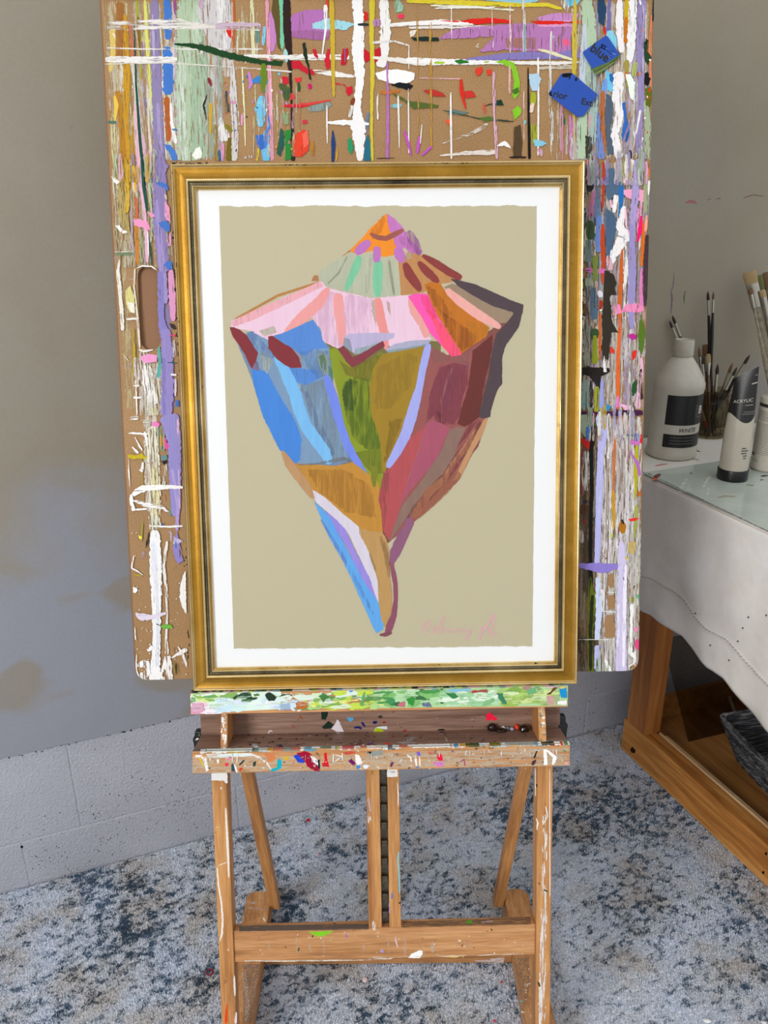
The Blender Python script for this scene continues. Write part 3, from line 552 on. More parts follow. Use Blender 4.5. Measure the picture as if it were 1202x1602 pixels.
# clamp knobs at the tray ends
for px0,px1,py0,py1 in((303.5,318,1143,1177),(872.5,888,1119,1158)):
    a=on(FE,1,.05,px0,py1); b=on(FE,1,.05,px1,py0); m=M(); x0,x1,z0,z1=a.x,b.x,a.z,b.z; zm=(z0+z1)/2+.003; lf=px0<500
    m.box((x0+.003,x1) if lf else (x0,x1-.003),(.046,.062),(zm,z1),FE,.002); m.prism([(x0+.002,z0),(x1-.004,z0),(x1,zm),(x0,zm)] if lf else [(x0+.004,z0),(x1-.002,z0),(x1,zm),(x0,zm)],.047,.06,FE,.0015)
    m.box((x0,x1) if 1 else 0,(.045,.063),(zm-.002,zm+.004),FE,.0012)
    if lf: m.ppoly(pts('R','255,585 280,548 312,550 300,570'),'#efefe8',FE,1,.045,-1,.2); m.ppoly(pts('R','290,520 320,470 350,470 345,520'),'#6c7058',FE,1,.0455,-1,.5,(.6,0,1))
    tag(m.build('clamp_knob',MT['black_pl'],easel),'black plastic clamp knob')
# dried blobs lying in the tray
def blob(v,x,y,r,h,name,colr=None,lab=None,mt='dried',sx=1.):
    q=pts(v,'%g,%g'%(x,y))[0]; p=on(FE,2,tf+.001,*q); m=M(); rr=random.Random(x); bm=bmesh.new(); bmesh.ops.create_uvsphere(bm,u_segments=18,v_segments=12,radius=1)
    for w in bm.verts:
        n_=1+.22*noise.noise(w.co*1.6+Vector((x,0,0))); w.co=Vector((w.co.x*r*sx*n_,w.co.y*r*n_,max(-.6,w.co.z)*h*n_))
    m.bm(bm,FE@Matrix.Translation(p+Vector((0,-r*.2,h*.6))),hexc(colr) if colr else None,0,True)
    return tag(m.build(name,MT[mt]),lab[0],lab[1])
blob('S',225,385,.0075,.0065,'dried_paint_blob',None,('glossy dark brown paint blob in the tray, leftmost, below the pink-red splash','paint blob'))
blob('S',325,405,.0062,.0038,'dried_paint_blob',None,('flat dark brown paint blob in the easel tray beside the white chip','paint blob'),'dried',1.4)
blob('S',597,398,.0072,.0062,'dried_paint_blob',None,('dull dark brown paint blob in the tray nearest the right divider','paint blob'),'dried',1.1)
blob('S',357,380,.0038,.003,'paint_chip','#f4f2ee',('small white paint chip between dark blobs in the easel tray','paint chip'),'flake')
blob('S',408,380,.0034,.003,'paint_chip','#6f7f78',('small grey-green paint chip in the easel tray','paint chip'),'flake')
blob('S',460,388,.0036,.0028,'paint_chip','#a39ab8',('small lavender paint chip in the easel tray','paint chip'),'flake')
blob('S',515,372,.0044,.0044,'paint_chip','#e0401c',('small orange-red paint chip in the easel tray','paint chip'),'flake')
# ------------------------------------------------------------ drawing boards
BY=.034
bd=thing('drawing_board','brown hardboard drawing board crusted with multicoloured paint, standing behind the gold frame','drawing board',frame(U,B,V,FE@Vector((0,BY,.0085))))
m=M(); X0,X1,Z0,Z1=-.3806,.3908,.0088,1.075; r=.016; out=[]
for cx,cz,a0 in((X1-r,Z1-r,0),(X0+r,Z1-r,90),(X0+r,Z0+r,180),(X1-r,Z0+r,270)):
    for k in range(7): a=radians(a0+k*15); out.append((cx+r*cos(a),cz+r*sin(a)))
ht=on(FE,1,BY,231.5,432.5); hb=on(FE,1,BY,235.5,531.5); hr=.0147; hole=[]
for k in range(13): a=radians(k*15); hole.append((ht.x+hr*cos(a),ht.z+hr*sin(a)))
for k in range(13): a=radians(180+k*15); hole.append((hb.x+hr*cos(a),hb.z+hr*sin(a)))
m.prism(out,BY,BY+.0062,FE,.0006,0,1,[hole])
def bc(p):
    x=max(X0+.0006,min(X1-.0006,p.x)); z=max(Z0+.0008,min(Z1-.002,p.z)); R_=.0165
    for cx,sx in((X0+R_,-1),(X1-R_,1)):
        if (x-cx)*sx>0 and z<Z0+R_:
            d=Vector((x-cx,z-Z0-R_)) if False else ((x-cx),(z-Z0-R_)); l=math.hypot(*d)
            if l>R_-.0009: x=cx+d[0]/l*(R_-.0009); z=Z0+R_+d[1]/l*(R_-.0009)
    return Vector((x,p.y,z))
def s(v,c,p,w,cov=1,rag=.22,hz=0,op=1):
    if hz and cov<.9: cov=min(.95,cov+.14)
    m.pstroke(pts(v,p),[q/VW[v][2] for q in w] if isinstance(w,(list,tuple)) else w/VW[v][2],c,FE,1,BY,-1,rag,(cov,hz,op),bc)
def g(v,c,p,cov=1,jit=.8,hz=0,op=1): m.ppoly(pts(v,p),c,FE,1,BY,-1,jit,(cov,hz,op),bc)
rb=random.Random(21)
def vf(x0,x1,y0,y1,n,pal,w=(2,7),l=(30,160),cov=(.5,.8),dx=0.,op=1):
    for i in range(int(n*1.5)):
        x=rb.uniform(x0,x1); y=rb.uniform(y0,y1); L=rb.uniform(*l); y2=min(y+L,y1); x+=dx*(y-y0)
        if y2-y<8: continue
        m.pstroke([(x,y),(x+dx*(y2-y)/2+rb.uniform(-1,1),(y+y2)/2),(x+dx*(y2-y),y2)],rb.uniform(*w),rb.choice(pal),FE,1,BY,-1,.35,(rb.uniform(*cov)-.06,0,rb.uniform(.55,.95)*op),bc)
def hf(x0,x1,y0,y1,n,pal,w=(1,4),l=(10,60),cov=(.45,.7)):
    for i in range(n):
        x=rb.uniform(x0,x1); y=rb.uniform(y0,y1); x2=min(x+rb.uniform(*l),x1); m.pstroke([(x,y),(x2,y+rb.uniform(-1,1))],rb.uniform(*w),rb.choice(pal),FE,1,BY,-1,.4,(rb.uniform(*cov),1,.8),bc)
def dots(x0,x1,y0,y1,n,pal,r=(.5,2.2),el=1.5):
    for i in range(n):
        m.ppoly(ell(rb.uniform(x0,x1),rb.uniform(y0,y1),rb.uniform(*r),rb.uniform(*r)*el,rb.uniform(-.4,.4),7),rb.choice(pal),FE,1,BY,-1,.1,(1,0,1),bc)
# ---- broad washes first
for (x,y0,y1,w,c,cv) in ((178,2,246,16,'#cfc09a',.62),(192,2,246,14,'#c9b070',.6),(214,2,246,12,'#cdbfb4',.62),(228,2,246,12,'#c9c8a8',.6),(244,2,246,14,'#b8a9c0',.65),(275,2,246,16,'#d2c4cc',.6),(325,2,246,24,'#ccd2c8',.62),(355,2,120,20,'#d8d4d0',.6),(915,2,246,14,'#c4ccc0',.7),(935,2,246,16,'#a9b4c0',.62),(955,2,246,16,'#cfc8c4',.66),(972,2,246,16,'#dcd8d4',.66),(990,2,246,18,'#c8bcd0',.66),(1008,2,246,14,'#c9b8a0',.6)): m.pstroke([(x,y0),(x+ (y1-y0)*(.03 if x<600 else -.02),y1)],w,c,FE,1,BY,-1,.3,(cv,0,.85),bc)
for (x,y0,y1,w,c,cv,dx) in ((182,252,640,14,'#c4b48a',.55,.06),(200,252,410,16,'#cdbf98',.6,.05),(222,252,412,16,'#cbb9b0',.62,.05),(248,252,640,18,'#9a8ebc',.7,.045),(232,560,800,22,'#dcd8cc',.6,.03),(925,255,640,22,'#7c8078',.6,-.02),(950,255,640,22,'#b4aeb0',.62,-.02),(972,255,640,20,'#d4cccc',.66,-.02),(992,255,640,18,'#b8a8c8',.62,-.02),(1008,255,640,12,'#d0b8b4',.6,-.02),(955,655,1055,26,'#dedcd8',.6,-.01),(975,655,1055,26,'#e0d8dc',.62,-.01),(993,655,1040,14,'#d8d6c8',.6,-.01)): m.pstroke([(x,y0),(x+(y1-y0)*dx,y1)],w,c,FE,1,BY,-1,.3,(cv,0,.85),bc)
# ---- top left block (view A)
vf(166,205,0,250,46,['#d9cfae','#c9a23a','#e0d6c0','#b98a3a','#cfc4a0','#b0925a','#d8c48a','#e6e0d4'],(2,7),(30,140),(.5,.75),.05)
vf(205,262,0,250,44,['#d8d0c0','#b5a9b8','#c9c9b0','#d8d67c','#e3b8c4','#8f7fa8','#e6e2dc','#b98a6a','#a9b090'],(2,6),(40,180),(.5,.8),.05)
vf(262,350,0,250,30,['#d8dcd4','#c8b4c0','#bcc6b0','#e2e0dc','#a9b8a4'],(3,9),(60,200),(.5,.8),.02)
s('A','#b9a98a','35,0 60,300 90,800',14,.55); s('A','#c89a2e','120,60 130,300 122,500 135,800',[20,28,30,26],.85); s('A','#b8862a','90,380 110,560 125,800',[26,24,22],.8); s('A','#d8c070','70,120 78,210 60,300',[30,34,14],.85); s('A','#e6ddc0','70,140 95,165 80,200',10,.8); s('A','#cfc9a0','70,480 72,600 95,790',[16,22,18],.7); s('A','#e0b62c','152,690 160,740 165,800',[12,22,24]); s('A','#e3c45a','78,400 85,440 78,520',[14,18,5])
s('A','#5b7a6c','45,510 85,512',14,.7,hz=1)
s('A','#a9743c','100,10 100,130 95,260',[30,34,28],.75); s('A','#c87a5a','140,100 150,180 155,270',14,.75); s('A','#a8ac36','170,0 182,160 190,330',[10,12,6],.95); s('A','#8a6a1c','175,70 182,170 188,240',[8,12,6]); s('A','#d6d678','205,0 215,180 222,330 238,480',[12,16,14,8],.85); s('A','#d6cfc4','150,250 165,330 175,500 195,790',[18,24,26,24],.7); s('A','#e0b6c2','170,430 178,600 185,800',[22,28,20],.85); s('A','#d8aebc','196,560 210,700 220,800',[14,16,14],.8)
s('A','#d9d4c4','215,330 225,500 240,800',[14,16,12],.6); s('A','#c9d0a0','235,420 242,480 240,520',18,.75)
s('A','#9488ad','245,0 248,180 255,420 262,600 280,801',[32,36,40,42,46],.93); s('A','#a99cc4','258,430 268,600 285,800',[14,16,20],.8); s('A','#b8aed0','238,60 244,300',10,.6)
s('A','#0e5545','160,100 168,350 186,600 206,801',[3,9,13,11],1,.12)
s('A','#4b7fc6','298,-10 300,60 302,165',[28,32,26],1); s('A','#4b7fc6','295,195 300,250 304,330 300,395',[34,40,44,40],1); s('A','#9a5a8a','330,0 335,60',16,.8); s('A','#b8642c','296,405 302,500 304,590',[24,26,22],.9); s('A','#eceae6','312,430 318,520 335,600',[8,14,16],.85); s('A','#caa8b8','345,300 345,450 350,640',[14,18,20],.7)
g('A','#4f80c8','285,602 312,605 335,635 342,668 318,672 308,640 290,618'); s('A','#4a86ae','318,540 342,545',10,.9)
s('A','#b3c4a8','400,-5 385,200 380,400 400,672',[110,100,90,110],.88); s('A','#c3d2bc','430,20 420,160 380,260',[50,40,30],.6); s('A','#a8bca2','440,230 425,420 430,660',[60,56,70],.75); s('A','#cfd8cc','360,250 358,450 372,668',[30,34,30],.6); s('A','#c9d6c6','450,420 430,520 455,600',[8,12,8],.6,op=.8)
g('A','#cdc8c8','430,-5 560,-5 572,140 560,205 500,225 460,150 425,60',.85); s('A','#e0dedb','520,-5 530,100 540,205',[30,40,20],.7); s('A','#c9a6bc','440,0 445,40',26,.6)
s('A','#c2692a','576,-5 578,90 574,205',[8,10,7],1); g('A','#d62a18','545,95 553,88 566,120 568,160 558,155 545,130')
s('A','#d9a83c','600,80 598,120',10,.7); vf(370,410,0,100,12,['#d8d6b0','#e2ded4','#cfc0a0','#b8a070'],(2,5),(40,90),(.5,.75))
s('A','#d8d4ac','652,-5 655,120 660,240',[16,18,16],.85); s('A','#6f9f9c','675,120 674,180',18,.7); s('A','#8cc4dc','705,110 700,190',14,.85)
s('A','#c48ac0','735,50 740,130 735,215',[32,42,20],.9); s('A','#dfa0b4','715,-5 722,200 730,450 738,672',[14,16,16,14],.85); s('A','#e8b8c6','727,200 735,500',8,.7)
g('A','#6a5a30','740,-5 770,-5 775,120 778,215 762,200 745,90 735,60',.95); g('A','#7cc4a0','765,-5 785,-5 782,60 788,190 778,215 770,180 770,60')
g('A','#b578b4','815,70 845,50 900,38 955,42 975,90 978,150 930,168 880,160 815,152',.9,1.5); g('A','#a96ea0','815,130 900,125 975,135 970,165 900,165 815,155',.8); g('A','#a3d2dc','905,100 960,78 1040,88 1090,100 1040,125 960,122 905,118',.95,1.4)
s('A','#35201c','797,-10 800,120 808,230 814,300',[30,34,26,18],1,.12); s('A','#35201c','812,290 818,420 822,560 824,672',[12,10,14,20],1,.3); s('A','#a8d4d2','792,205 796,260',[14,20],.9)
s('A','#ded9d2','45,108 200,104 340,100 480,112 600,108 690,118',[36,40,44,22,36,22],.5,hz=1); s('A','#e6e2dd','170,90 340,88',8,.7,hz=1); s('A','#e2ded8','175,118 340,112',12,.72,hz=1); s('A','#e2ded8','45,200 200,205 400,205 700,205',6,.62,hz=1); s('A','#e6e3de','40,248 180,250 340,248',[24,28,22],.68,hz=1); s('A','#e6e3de','560,230 700,235 800,240 920,238 1060,240',[18,14,20,26,20],.66,hz=1); s('A','#d9d4cb','40,268 300,262 640,285 820,300',[5,5,6,8],.62,hz=1); s('A','#e8e5e0','900,295 1000,310 1080,320',[10,24,10],.72,hz=1)
s('A','#c9b4c4','500,110 690,108',[30,26],.5,hz=1)
s('A','#1c4a22','328,184 400,190 470,205 540,228 620,245 700,262 780,266',[8,18,26,28,24,20,10],1,.25); g('A','#1c4a22','740,250 785,256 775,278 730,272')
s('A','#4388c2','640,345 690,330 715,350',[6,36,30]); s('A','#4388c2','700,350 705,385',26); s('A','#6f8a1e','700,265 703,330 700,385',[20,28,22]); s('A','#c88ad0','640,300 648,350 640,372',[10,14,10])
s('A','#78c2e2','695,400 690,460 688,530',[26,50,24]); s('A','#8accdf','675,425 720,440',18); s('A','#74bce0','712,545 708,600 712,672',[24,34,36]); s('A','#4486d2','722,500 715,560 705,620',[10,12,20],.95); g('A','#3c74c4','668,565 700,562 705,620 690,628 672,600'); s('A','#3f80c8','720,480 728,540',8)
g('A','#c81e36','818,255 850,252 880,285 905,290 918,312 890,312 850,290 820,285'); g('A','#c81e36','905,205 918,205 930,235 928,250 912,232'); g('A','#cc2238','968,205 978,205 980,285 965,290 955,255'); g('A','#c4182e','1032,205 1055,200 1055,225 1045,270 1025,272 1025,245'); g('A','#c4182e','1118,200 1140,215 1150,245 1130,262 1120,240'); g('A','#cc2240','1165,235 1190,200 1202,200 1200,240 1172,268'); g('A','#e03c3c','830,325 860,322 858,342 835,345'); g('A','#c8283c','775,322 800,320 808,345 785,358'); g('A','#d83838','805,392 830,390 832,412 812,420'); g('A','#cc2238','1048,365 1070,358 1075,385 1055,402 1045,385'); g('A','#c8186c','885,352 902,350 905,368 890,375'); s('A','#d02c3c','985,345 1040,355 1055,380',6,.7); s('A','#d84a48','778,442 860,440 985,418',[8,16,4],.85,.4,1); g('A','#d02234','785,435 900,440 860,450 790,448')
g('A','#8e9c98','880,455 920,435 980,425 988,440 960,460 900,466',.9); g('A','#22321f','865,180 875,178 885,230 888,260 902,335 892,330 885,280 868,230'); s('A','#2a5a2c','848,345 850,382',12); s('A','#8c2a34','470,325 482,360',[14,10]); s('A','#c8a63c','480,430 478,560',[18,10],.85); s('A','#3a2a22','465,395 450,440 462,500',[3,9,3],.8)
s('A','#d3cfcc','572,270 575,400 585,520 578,672',[12,32,30,26],.68); s('A','#4c545c','545,380 550,470',[14,24],.5); s('A','#d2a0b8','560,425 585,430',18,.7); s('A','#e0dedc','530,520 540,590',[40,46],.7); g('A','#8a8220','535,515 555,520 575,548 565,555 545,540'); s('A','#7a6a14','558,575 556,672',[14,28]); s('A','#2a6a90','515,625 518,672',[10,26]); s('A','#d8a0c0','530,600 530,672',14,.8); g('A','#eceee6','402,650 415,622 435,612 445,640 440,660 415,665'); s('A','#dcdcb0','612,280 620,450 625,610',[7,8,5],.95); s('A','#e8a0d4','612,475 610,525',8); s('A','#a58a3c','500,520 505,672',20,.6)
vf(395,470,110,245,30,['#d9d4c8','#d8b0c0','#b98a6a','#cfd0b0','#dccfb8','#c9a23a'],(1.5,4),(30,110),(.45,.7)); dots(340,460,110,245,30,['#4388c2','#d02c3c','#e8e4de','#78c2e2','#3a4a4a','#c8a63c','#c88ad0'],(.5,2))
s('A','#c8c2bc','655,655 640,655 620,660',14,.7); s('A','#d2c048','680,620 672,672',12,.8)
g('A','#2a6258','770,535 785,545 790,600 770,655 755,640 765,590',.9); g('A','#2c8c3c','790,545 815,540 815,575 795,600 815,600 815,665 792,672'); s('A','#96a47c','790,470 800,520',30,.6); s('A','#4c6a3c','765,350 800,380 795,420',[20,36,24],.7); g('A','#e04a2c','835,560 870,540 892,580 888,630 860,655 832,655 828,610',.95); g('A','#e8705c','862,560 885,540 890,600 870,620',.9); g('A','#d03c4c','862,502 882,500 884,516 865,518')
s('A','#b8862c','905,590 908,650',[16,14],.85); s('A','#24447c','990,545 993,600 990,680',[6,18,10]); g('A','#2a9a68','1052,585 1065,575 1078,620 1070,645 1055,630'); g('A','#24748c','1120,672 1125,600 1138,560 1150,610 1148,672'); s('A','#6a8cb8','1138,470 1132,560',10,.7); s('A','#e8e4e0','966,440 966,520 968,600',[5,7,4]); s('A','#c8a43c','1010,620 1005,672',8,.7); s('A','#3a8cb4','1040,200 1042,260',3)
s('A','#c8ac38','985,-5 990,150 992,300 995,405',[20,20,16,10],.97); s('A','#d84a30','968,0 965,50',12,.8); s('A','#e8e6e4','960,20 962,110 945,240',[18,10,5],.8)
s('A','#ecebea','1092,-10 1100,100 1095,200 1105,330',[44,42,52,38],.97); s('A','#ecebea','1105,320 1092,450 1098,540 1105,672',[34,30,60,24],.97); s('A','#ecebea','968,512 1040,512 1142,518',[12,22,12],.95,.3,1); s('A','#e0dcd8','1075,420 1060,490',14,.8)
s('A','#cbb838','1158,-5 1152,150 1160,280 1162,370',[20,20,14,6],.95); g('A','#d42a1c','1120,45 1135,50 1138,80 1122,88'); s('A','#283a38','1095,102 1140,102',12); s('A','#8a4a20','1078,410 1070,440',20)
s('A','#c8b49c','1180,390 1180,500',8,.6); s('A','#d6cec4','880,300 885,420 890,500',6,.35)
# ---- top right block (view B)
s('B','#cfc040','2,-5 6,300 4,560 8,672',[16,14,12,12],.95); s('B','#e8e6e2','55,-5 62,120 58,200 40,280',[36,44,40,48],.95); g('B','#c02034','15,210 40,195 45,230 20,268'); s('B','#b88ab8','25,80 30,110',40,.8)
s('B','#a0c4ac','110,0 120,50',[30,44],.75); g('B','#e83a64','112,62 140,60 138,76 118,76')
s('B','#d9c83c','150,5 400,12 560,18 740,20 800,38',[12,22,20,16,12],.95,.25,1); s('B','#dfe2c8','250,22 450,30 600,42',[8,10,8],.7,hz=1); s('B','#9ccad8','480,-5 640,5 700,0',[14,18,14],.85,hz=1); g('B','#7cc4dc','815,-5 880,-5 860,25 825,30',.95)
s('B','#ece9e6','80,105 180,98 300,92 430,98',[14,18,22,14],.85,.2,1); s('B','#e0dcd6','160,116 400,110 560,118',[8,18,8],.7,.3,1); s('B','#e8e4e0','270,34 520,30',6,.8,.3,1)
g('B','#b780b4','280,162 340,125 420,110 500,108 640,95 700,100 760,90 860,100 868,210 830,228 700,215 560,210 450,218 520,150 400,160',.82,1.5); g('B','#c690c2','690,75 760,55 870,55 862,90 720,92',.85); g('B','#e4688a','800,165 820,160 835,182 812,195',.9); s('B','#d8a0c4','700,100 860,96',26,.6,hz=1); g('B','#a97c64','560,160 690,155 690,205 570,200',.6)
g('B','#d82418','370,88 420,80 500,74 590,84 590,96 500,96 440,102'); s('B','#d82418','290,86 370,90',[2,8],1,.2,1); g('B','#d82418','665,88 760,86 830,92 800,102 700,102'); s('B','#d82418','830,92 880,92 945,96',[6,14,4],1,.3,1)
s('B','#d7d0c6','640,-5 642,120 645,240',[14,16,14],.6); s('B','#8ca8b0','644,100 645,240',10,.7); s('B','#efd8d0','583,20 585,150 582,270',[8,6,4],.8); s('B','#e8e4e0','338,20 338,190',4,.6); s('B','#e8e4e0','508,30 512,200',5,.5)
g('B','#e4dcd0','165,130 195,122 180,150 165,155',.9); g('B','#16332a','170,158 230,152 285,158 285,172 180,170'); s('B','#e0dcd6','8,178 100,172 160,190 160,290',[12,8,6,4],.8); s('B','#e8e8e6','455,180 440,195 460,198',3,.7)
s('B','#e4e0da','8,240 200,260 400,258 600,262 780,264 870,260',[10,28,20,14,16,8],.88,.25,1); s('B','#eceae6','150,250 420,262 560,260',[22,20,8],.95,.25,1); s('B','#c9c0ae','700,285 860,280',[12,20],.55,.3,1)
g('B','#8c80b8','375,250 440,238 560,222 680,215 770,225 840,205 900,205 895,240 800,246 600,250 450,252',.95,1); s('B','#e0dcb4','700,205 770,225 850,252',[10,14,10],.9,.2,1)
g('B','#2c7a30','350,255 375,248 408,255 412,262 370,268'); g('B','#8cc430','520,258 560,248 600,262 612,290 625,340 622,390 605,415 592,400 600,340 590,290 560,270'); g('B','#8cc430','592,460 615,440 632,460 625,480 600,505 598,480'); g('B','#4f7a28','590,375 618,365 622,385 600,395'); s('B','#a8c83c','265,262 310,262',10); s('B','#a0b83c','475,260 495,258',8)
g('B','#efeeec','20,305 70,290 130,292 185,305 182,335 150,348 90,350 30,330'); g('B','#14181c','82,355 120,345 165,350 178,358 160,378 140,372 110,365'); s('B','#dab0b4','205,326 380,330',5,.8,.2,1); s('B','#d8301c','378,330 380,385 398,455',[12,16,6]); g('B','#b83a30','218,378 260,372 300,388 315,405 260,402'); g('B','#c83a30','388,382 425,378 442,405 395,410'); g('B','#d8442c','440,285 465,278 470,300 450,318 438,305'); g('B','#e0452c','485,292 505,288 506,312 490,315'); s('B','#c87a30','40,388 120,380',16,.55,hz=1)
s('B','#5b6a2c','95,392 150,425 200,440 270,445',[10,12,24,6],.8,.4,1); g('B','#5c6c30','150,435 200,425 285,440 280,450 180,455',.95); g('B','#6c8078','315,462 350,458 412,470 380,482 325,475'); s('B','#8cc0c4','85,445 130,440',18,.7); s('B','#3c4838','300,460 450,495 560,505 600,508',[3,5,8,4],.75,.4,1); g('B','#5c7a34','450,492 500,485 530,500 480,508'); g('B','#16402c','520,425 545,415 558,440 530,442'); s('B','#203a30','470,445 500,435 555,438',[3,4,6]); g('B','#e86030','310,505 330,498 345,510 325,520'); s('B','#e0604c','470,430 478,475',14,.5)
s('B','#0e0b0c','658,280 660,450 664,664',[4,9,12],1,.08); s('B','#d8b0c0','515,300 518,450 528,664',[12,14,12],.72); s('B','#ece8e4','335,385 336,520 338,664',[6,9,8],.92); s('B','#ece9e4','700,240 702,400 700,650',[8,8,7],.85); s('B','#e0c4c0','640,380 642,600',6,.6); s('B','#b87ab8','70,260 72,480 70,664',[8,12,16],.8); s('B','#e8e4e0','158,370 160,640',[5,6],.85); s('B','#e6e2dc','115,400 118,500 120,620',[8,8,3],.85); s('B','#e8e0d8','28,400 30,500',7,.7); s('B','#c49a44','250,90 252,400 255,664',[12,8,8],.5); s('B','#bf9a54','195,10 196,250 200,600',[10,8,8],.4); s('B','#e0b8a8','580,270 582,390',[10,10],.7); s('B','#dcd8d0','755,130 750,380 758,640',[8,12,14],.6); s('B','#c9cce0','770,150 765,200',22,.4)
g('B','#b6d0e0','662,310 700,305 714,330 700,378 675,380 665,350',.92); s('B','#a8b030','680,385 680,440',24,.85); s('B','#a4aa38','682,520 684,600',[28,24],.8); s('B','#e8d4c8','678,430 670,470',18,.7); s('B','#8cc4c8','650,510 640,510',26,.9); g('B','#8cc8dc','680,580 720,590 740,602 710,612 685,610'); s('B','#f1eeec','530,610 560,598 585,618',[6,22,6]); s('B','#cda8b8','700,620 720,650',20,.7)
s('B','#c45cc4','140,545 155,590 170,650',[8,12,6]); s('B','#c45cc4','205,570 195,640',12); s('B','#c45cc4','255,612 215,650',10); s('B','#e4dfd8','215,520 208,600',5); s('B','#e0d8d0','290,650 400,640 520,635',[6,16,24],.55,.3,1); s('B','#dcd4cc','300,600 430,555 490,520',[4,14,20],.5,.3,1); g('B','#5e4a30','600,530 625,520 635,600 628,655 595,655',.85); s('B','#2e2620','580,657 650,657',8,.7,.3,1); s('B','#2a2420','25,662 100,660',4,.6,.3,1)
s('B','#2c6a44','800,462 812,520',[8,10],.9); s('B','#cbb848','855,0 852,180 850,420 852,664',[12,24,14,8],.92); s('B','#c88ab4','838,480 840,664',[18,20],.8); s('B','#dcdcd8','800,0 845,60',26,.5); vf(860,900,130,250,10,['#d8a0b8','#d8d8d4','#c9b4a0'],(2,6),(40,110),(.5,.8))
# right column upper: 905-1025
vf(905,1022,0,250,60,['#d8d8d4','#c9c4b8','#b5aac4','#b89a78','#e6e2de','#a8b4a0','#cfc4a0','#9a8f9c'],(2,7),(30,150),(.5,.8),-.02)
s('B','#b4c8ac','905,-5 915,150 900,260 890,420 880,664',[44,60,50,40,30],.92); s('B','#c4ccd8','895,100 890,250 885,380',[14,30,26],.8); s('B','#a9bcb4','920,300 930,480 925,600',[50,40,30],.7); s('B','#22489a','968,0 965,60',[10,12],.9); g('B','#2c4a6a','950,-5 975,-5 985,40 975,110 955,95 948,40'); s('B','#7c74a8','998,-5 996,80 992,140',[14,16,18],.9); s('B','#d42418','975,110 982,145',[8,12]); g('B','#8ccce0','988,130 1010,125 1030,160 1028,205 1005,195 990,160')
s('B','#ece8e8','1042,-5 1040,100 1050,220',[24,32,24],.95); s('B','#d0b020','1072,-5 1072,80 1070,180',[20,24,22],.95); s('B','#c87a20','1068,70 1065,180',[14,18],.9); s('B','#ecebe9','1098,-5 1095,80 1090,180 1082,260',[36,34,36,28],.9); s('B','#9c90b8','1135,-5 1128,150 1130,400 1118,640',[36,34,28,26],.85); s('B','#c4b8d0','1140,20 1140,300',8,.6); s('B','#d88a60','1175,60 1168,200 1172,400',[8,12,8],.85); s('B','#1c2a28','1182,-5 1180,90',[5,8])
s('B','#a89a4c','1070,250 1072,330 1080,380',[22,16,10],.85); s('B','#c47030','1068,300 1070,330',16,.8); s('B','#b8c070','1108,260 1100,320',20,.8)
g('B','#e9f2ea','1065,310 1085,310 1105,345 1100,420 1085,410 1075,350'); g('B','#78c4e4','985,290 1005,310 1010,350 1030,370 1015,388 990,375 982,330'); g('B','#2474ac','998,310 1020,305 1035,325 1032,350 1015,355 1000,335'); s('B','#7ca4dc','980,330 975,400',[24,20],.8)
g('B','#5a6878','985,390 1010,405 1015,470 1002,540 1030,580 1035,600 1020,640 990,650 985,560 975,520',.97); s('B','#ece8e8','1040,300 1030,420 1045,470 1020,560 1040,660',[44,40,36,30,36],.95); g('B','#3c70bc','1050,430 1065,425 1072,500 1082,540 1075,580 1055,600 1048,560 1060,500'); s('B','#1c5a98','1075,545 1070,590',8)
s('B','#a88a9c','1050,640 1060,580 1095,480',[6,8,6],.7); s('B','#1c1c20','1085,628 1088,660',[12,14],.9); s('B','#eceae6','1128,460 1110,560',[10,5],.9); s('B','#b87040','972,380 968,480 975,600 970,664',[18,20,16,16],.85); s('B','#7890c8','950,470 955,560 965,664',[10,20,34],.85); g('B','#3c4438','898,565 925,575 925,620 915,660 900,662',.8); s('B','#d8a0a8','920,480 912,540',[10,6],.8)
s('B','#a8b49a','1150,420 1160,520 1155,664',[20,26,24],.85); g('B','#161618','1145,310 1160,300 1172,330 1160,360 1145,350'); g('B','#6a7018','1148,370 1172,362 1180,400 1165,448 1150,440'); g('B','#2c4a30','1140,180 1160,165 1155,210 1175,240 1160,275 1145,250'); g('B','#203228','1150,160 1160,170 1155,190 1145,185'); s('B','#f0efec','1125,0 1130,20',10); dots(1000,1018,20,240,12,['#d88a60','#ece8e4','#d4402c','#f0e8e0'])
s('B','#c43c24','935,200 945,195',4,.8)
# ---- left column beside the frame (views C and D)
vf(170,262,250,418,56,['#c9bd9a','#bfae84','#d8cfc0','#cfc9b0','#b8a27a','#c9b4b4'],(2,6),(30,130),(.5,.72),.055)
s('C','#b8a46a','150,-5 158,120 170,330 200,470',[40,44,60,30],.7); s('C','#d2b040','185,0 195,120 200,260 190,330',[24,26,24,30],.85); g('C','#e8b41c','222,40 240,35 250,90 252,180 240,215 232,150 218,90'); s('C','#dcd4cc','215,0 222,70 240,200',[14,14,10],.7); s('C','#cc7048','248,230 255,310 258,390',[16,20,18],.92); s('C','#c88430','252,390 258,520 262,660',[22,26,18],.9); s('C','#b5a4ac','222,300 228,480 230,600',[14,16,14],.75)
s('C','#e0b8c8','275,-5 290,200 312,400 322,640',[24,22,22,22],.85); s('C','#0e5a4a','285,-5 300,180 322,320',[14,18,16],1,.12); s('C','#16604c','330,470 345,590 350,670',[7,10,6],1,.15); s('C','#b8c4a4','340,0 335,120 345,300 355,480',[20,24,16,12],.7); s('C','#eeeae8','325,450 330,600',8,.8); s('C','#a8a884','282,440 290,560 285,650',[20,26,22],.7)
